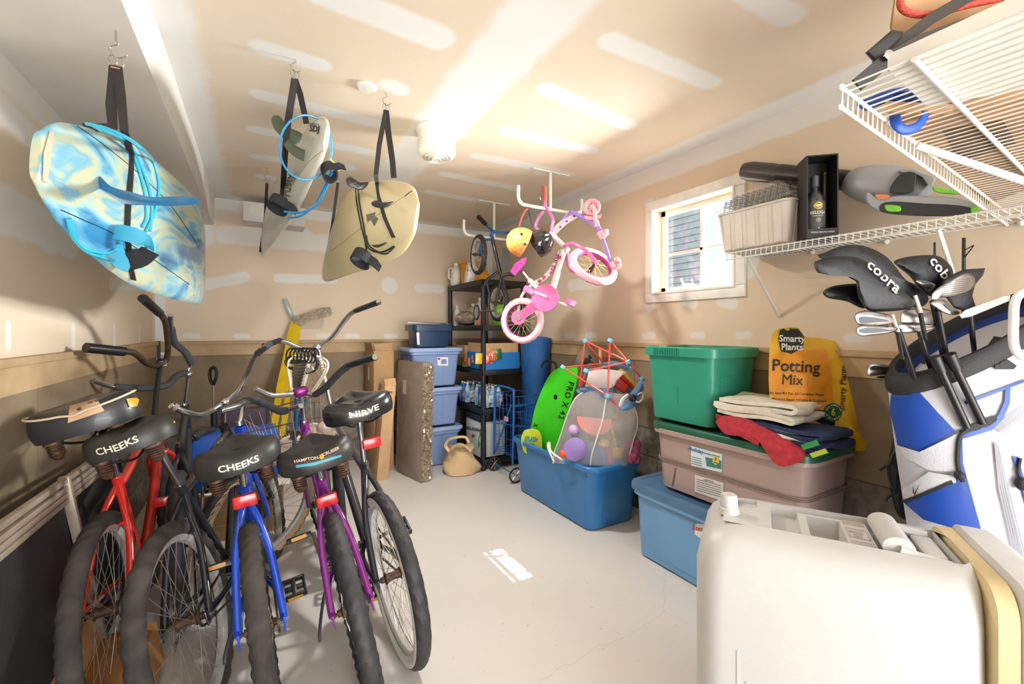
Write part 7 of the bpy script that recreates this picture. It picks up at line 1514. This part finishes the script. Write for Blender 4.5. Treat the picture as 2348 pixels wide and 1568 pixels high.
patch('black_pocket_zip', [(2076, 1146), (2180, 1098), (2184, 1106), (2080, 1152)], gbk, .010)
patch('blue_pipe_upper', [(2208, 920), (2348, 868), (2348, 874), (2212, 927)], gbl, .006); patch('blue_pocket_trim', [(2300, 892), (2312, 888), (2310, 925), (2295, 960), (2270, 985), (2205, 1005), (2205, 995), (2262, 975), (2285, 950), (2298, 920)], gbl, .007)
patch('blue_centre_seam', [(2198, 985), (2204, 985), (2206, 1060), (2225, 1130), (2252, 1230), (2246, 1230), (2216, 1130), (2198, 1060)], gbl, .006); patch('dark_pocket_opening', [(2208, 980), (2280, 950), (2282, 962), (2262, 978), (2208, 994)], gbk, .007)
patch('blue_right_zip', [(2318, 1045), (2330, 1045), (2356, 1140), (2350, 1160)], gbl, .006)
for k in range(5): patch('grey_piping', [(2290 - k * 4 + 0, 990 - k * 3), (2348, 948 - k * 6), (2348, 950 - k * 6), (2292 - k * 4, 993 - k * 3)], mat('bag_piping', '#8d8c93', .6), .006)
for k in range(5): patch('grey_piping', [(2275 + k * 2, 1010 + k * 2), (2277 + k * 2, 1010 + k * 2), (2290 + k * 5, 1120), (2330 + k * 6, 1300), (2327 + k * 6, 1300), (2286 + k * 5, 1120)], mat('bag_piping', '#8d8c93', .6), .006)
m = MB(); [decal(m, q, BG, .008, 15) for q in ([(2265, 800), (2282, 775), (2300, 778), (2278, 804), (2284, 836), (2325, 838), (2318, 846), (2276, 846)],)]; m.v and m.build('black_logo', gbk, tG, world=True)
patch('black_button', [(2120 + 6 * math.cos(a), 833 + 6 * math.sin(a)) for a in np.linspace(0, 2 * PI, 13)[:-1]], gbk, .008)
m = MB(); ptext(m, 'FAST THROUGH', (2160, 892), 9, BG, 58, .006, .0); m.build('pale_lettering', mat('bag_piping', '#8d8c93', .6), tG, world=True)
m = MB(); decal(m, [(2098, 1110), (2102, 1128), (2114, 1106), (2103, 1134), (2098, 1126)], BG, .012, 10); m.v and m.build('pocket_logo', gbk, tG, world=True)
for (u0, v0, u1, v1) in ((2152, 838, 2212, 978), (2186, 832, 2246, 968)):
    h1_ = hit(BG, u1, v1, .012); h0 = W(u0, v0, (hit(BG, u0 + 10, 915, .02) - CAMP).dot(AX) - .01); lg = MB().tube([h0, h1_], .0105, 12).build('stand_leg', mat('leg_black', '#19191b', .3), tG, world=True); MB().tube([h0 - (h1_ - h0).normalized() * .03, h0 + (h1_ - h0).normalized() * .022], [.017, .014], 12).build('rubber_foot', BLK, lg, world=True)
m = MB(); m.tube(crv([hit(BG, 2212, 985, .01), hit(BG, 2195, 1000, .015), hit(BG, 2192, 1050, .015), hit(BG, 2198, 1085, .015), hit(BG, 2202, 1100, .015)], 5), .006, 7); m.ball(hit(BG, 2196, 1085, .02), .014); m.build('draw_cord', gbk, tG, world=True)
m = MB(); m.tube(crv([hit(BG, 2332, 1048, .01), hit(BG, 2326, 1080, .012), hit(BG, 2332, 1095, .015)], 4), .004, 6); m.ball(hit(BG, 2330, 1105, .015), (.014, .014, .02)); m.build('zip_pull', gbk, tG, world=True)
# white side flap over the blue pocket
patch('white_flap', [(2062, 1018), (2110, 1034), (2195, 990), (2196, 1080), (2130, 1075), (2085, 1050)], gw, .012)
# clubs
def Z5(pts): return [(1820 + x / 4.127, 520 + y / 4.127) for x, y in pts]
def Z8(pts): return [(2000 + x / 5.227, 560 + y / 5.227) for x, y in pts]
cvm = mat('headcover_black', '#17181c', .5, bump=.25, bscale=80, var=.1); irn = mat('iron_steel', '#8a837d', .3, .9, var=.1); drk = mat('cavity_black', '#1a1a1e', .3)
inb = lambda u, o=.1: RC + Lx * ((u - 2222) / F * 1.45) + Dn * o
def club(lab, head, d, m_, th, shaft, grp, bev=.35, sp=True, part='head', din=None, words=None, nm='golf_club', cat='golf club'):
    t = thing(nm, lab, cat, W(head[0][0], head[0][1], d), group=grp); o = pixslab(part, t, head, lambda u, v: d, th, m_, bev, smoothp=sp); Bs = surf(o)
    if din:
        m = MB(); decal(m, din, Bs, .0015, 10, True); m.v and m.build('cavity', drk, t, world=True)
    if words:
        m = MB(); ptext(m, words[0], words[1], words[2], Bs, words[3], .007, .015, sx=words[4] if len(words) > 4 else 1, spacing=1.05); m.v and m.build('lettering', words[5] if len(words) > 5 else mat('white_print', '#e8e8e2', .4), t, world=True)
    if shaft: MB().tube([W(*shaft[:3]), RC + Lx * ((shaft[0] + (shaft[3] if len(shaft) > 3 else 0) - 2222) / F * 1.45) * .8 + Dn * .25], [.0075, .005], 10).build('shaft', mat('graphite_shaft', '#222226', .25), t, world=True)
    return t
gc = 'black headcovers in the golf bag'; gi = 'irons in the golf bag'
club('black club headcover at the back left of the golf bag, highest one', Z5([(225, 270), (300, 240), (420, 190), (560, 170), (700, 190), (860, 270), (960, 370), (1060, 500), (1180, 560), (1280, 680), (1200, 760), (1100, 700), (900, 500), (700, 320), (500, 300), (300, 310)]), 1.52, cvm, .09, None, gc, .5, nm='club_headcover')
club('black club headcover lettered in white nearest the camera', Z5([(190, 350), (230, 315), (400, 278), (560, 282), (660, 312), (760, 382), (900, 500), (1050, 620), (1160, 715), (1100, 775), (900, 800), (720, 795), (640, 720), (600, 620), (590, 525), (540, 490), (430, 430), (260, 440), (215, 420)]), 1.40, cvm, .10, None, gc, .4, words=('cobra', (2022, 636), 29, 42, 1.35), nm='club_headcover')
club('small black club headcover at the lower left of the golf bag', Z5([(275, 620), (340, 570), (450, 548), (600, 540), (660, 600), (720, 740), (640, 770), (500, 705), (330, 675)]), 1.48, cvm, .07, None, gc, .4, nm='club_headcover')
club('rounded black club headcover with white lettering at the back centre', Z5([(950, 325), (1100, 280), (1330, 268), (1440, 320), (1510, 420), (1480, 520), (1420, 640), (1300, 660), (1200, 600), (1100, 470), (1000, 390)]), 1.58, cvm, .10, None, gc, .4, words=('cobra', (2160, 628), 30, 52, 1.2), nm='club_headcover')
club('pointed black putter headcover behind the large iron', Z8([(800, 520), (850, 430), (1000, 340), (1100, 300), (1355, 285), (1330, 370), (1235, 480), (1200, 620), (1240, 740), (1100, 800), (980, 760), (900, 660)]), 1.50, cvm, .06, None, gc, .3, sp=False, nm='club_headcover')
club('large steel iron with ribbed face in the middle of the golf bag', Z8([(705, 640), (720, 580), (800, 510), (900, 450), (1050, 370), (1150, 345), (1220, 390), (1230, 480), (1160, 570), (960, 630), (800, 640), (760, 670), (720, 680)]), 1.40, irn, .022, (2138, 690, 1.40, 10), gi, .35, words=None)
t = COL.objects[-1]
m = MB()
for k in range(8): A0_ = Z8([(830 + k * 6, 625 - k * 26)])[0]; A1_ = Z8([(1120 + k * 8, 580 - k * 24)])[0]; m.tube([W(*A0_, 1.3885), W(*A1_, 1.3885)], .0008, 4)
lastclub = [o for o in COL.objects if o.name.startswith('golf_club') and o.parent is None][-1]; m.build('face_grooves', drk, lastclub, world=True)
club('bright steel iron head pointing right below the large iron', Z8([(690, 700), (780, 665), (860, 670), (940, 730), (1050, 820), (960, 850), (860, 820), (760, 760)]), 1.38, irn, .022, (2150, 712, 1.39, 15), gi, .35, din=Z8([(850, 720), (900, 730), (1000, 810), (930, 800)]))
club('white faced putter lying on the golf bag rim at the right', Z8([(1035, 850), (1100, 790), (1600, 610), (1660, 605), (1640, 680), (1180, 870), (1070, 890)]), 1.36, mat('putter_white', '#b5aea9', .35, .2), .022, (2225, 722, 1.38, 10), 'putters', .3, sp=False)
club('upper of the two lettered chrome irons at the left of the bag', Z5([(575, 860), (590, 820), (640, 798), (720, 795), (880, 825), (950, 860), (965, 895), (900, 925), (740, 945), (620, 930)]), 1.38, irn, .02, (2052, 740, 1.39, 20), gi, .35, din=Z5([(620, 880), (640, 850), (780, 860), (900, 890), (760, 905), (640, 915)]), words=('cobra', (2022, 723), 8, 5, 1.6, drk))
club('lower chrome iron directly beneath the lettered one at the left', Z5([(590, 985), (605, 945), (700, 930), (850, 940), (960, 945), (985, 975), (900, 1005), (760, 1025), (650, 1035), (605, 1015)]), 1.36, irn, .02, (2060, 756, 1.37, 20), gi, .35, din=Z5([(620, 975), (700, 955), (860, 965), (900, 985), (740, 1005), (640, 1005)]), words=('cobra', (2027, 750), 7, 3, 1.4, drk))
club('chrome iron lying across the middle just above the bag rim', Z5([(960, 935), (1020, 922), (1200, 920), (1340, 935), (1360, 955), (1250, 985), (1080, 1005), (990, 990)]), 1.42, irn, .02, (2105, 750, 1.42, 20), gi, .35, words=('MAJOR', (2100, 753), 7, 2, 1.4, drk))
club('wide chrome wedge behind the shafts in the centre of the golf bag', Z5([(1010, 880), (1030, 800), (1150, 770), (1300, 790), (1340, 850), (1330, 920), (1150, 925), (1030, 920)]), 1.47, irn, .02, None, gi, .35)
club('dark grey hybrid club between the two large headcovers', Z8([(510, 430), (600, 425), (740, 470), (760, 500), (700, 560), (620, 540), (560, 490)]), 1.46, mat('hybrid_grey', '#6f7074', .25, .8), .03, None, gi, .4)
club('chrome iron sticking out left of the golf bag below the rim', Z5([(695, 1380), (705, 1320), (740, 1290), (820, 1290), (930, 1325), (930, 1385), (800, 1405), (720, 1410)]), 1.55, irn, .02, (2040, 848, 1.56, 60), 'irons behind the golf bag', .35, din=Z5([(725, 1345), (760, 1315), (900, 1340), (780, 1355)]))
club('second chrome iron just under the one left of the golf bag', Z5([(780, 1420), (830, 1405), (930, 1400), (930, 1435), (820, 1438)]), 1.58, irn, .02, None, 'irons behind the golf bag', .35)
for k, (u, v, lab) in enumerate(((2110, 718, 'club shaft with chrome collar left of the large iron, in the golf bag'), (2058, 762, 'club shaft with chrome collar at the left corner of the golf bag'))):
    t = thing('club_shaft', lab, 'golf club', W(u, v, 1.37)); MB().tube([W(u - 14, v - 40, 1.38), W(u, v, 1.37)], .0085, 12).build('ferrule', CHR, t, world=True); MB().tube([W(u, v, 1.37), W(u + 12, v + 60, 1.40)], .006, 10).build('shaft', mat('graphite_shaft', '#222226', .25), t, world=True)
# black bag behind the golf bag
t = thing('black_bag', 'black sports bag with yellow panels half hidden behind the golf bag', 'bag', W(2085, 1100, 1.85)); bd = lambda u, v: 1.80
pixslab('bag_body', t, [(2052, 990), (2070, 960), (2110, 960), (2140, 1000), (2140, 1180), (2070, 1190), (2045, 1140), (2038, 1060)], bd, .14, gbk, .3)
Bs = surf(t.children[0]); 
for q in ([(2090, 1055), (2116, 1068), (2108, 1078), (2088, 1070)], [(2086, 1092), (2108, 1104), (2102, 1108), (2085, 1102)], [(2086, 1110), (2094, 1114), (2092, 1122), (2086, 1120)]): m = MB(); decal(m, q, Bs, .004, 10); m.v and m.build('yellow_panel', mat('yellow_panel', '#e0b12c', .5), t, world=True)
for q in ([(2060, 1020), (2040, 1060), (2040, 1100), (2062, 1140)], [(2052, 1060), (2030, 1070), (2018, 1078)], [(2056, 1128), (2036, 1140), (2030, 1150)]): MB().tube(crv([W(u, v, 1.66) for u, v in q], 5), .005, 6).build('cord', BLK, t, world=True)
c = G(2085, 1400, 0);
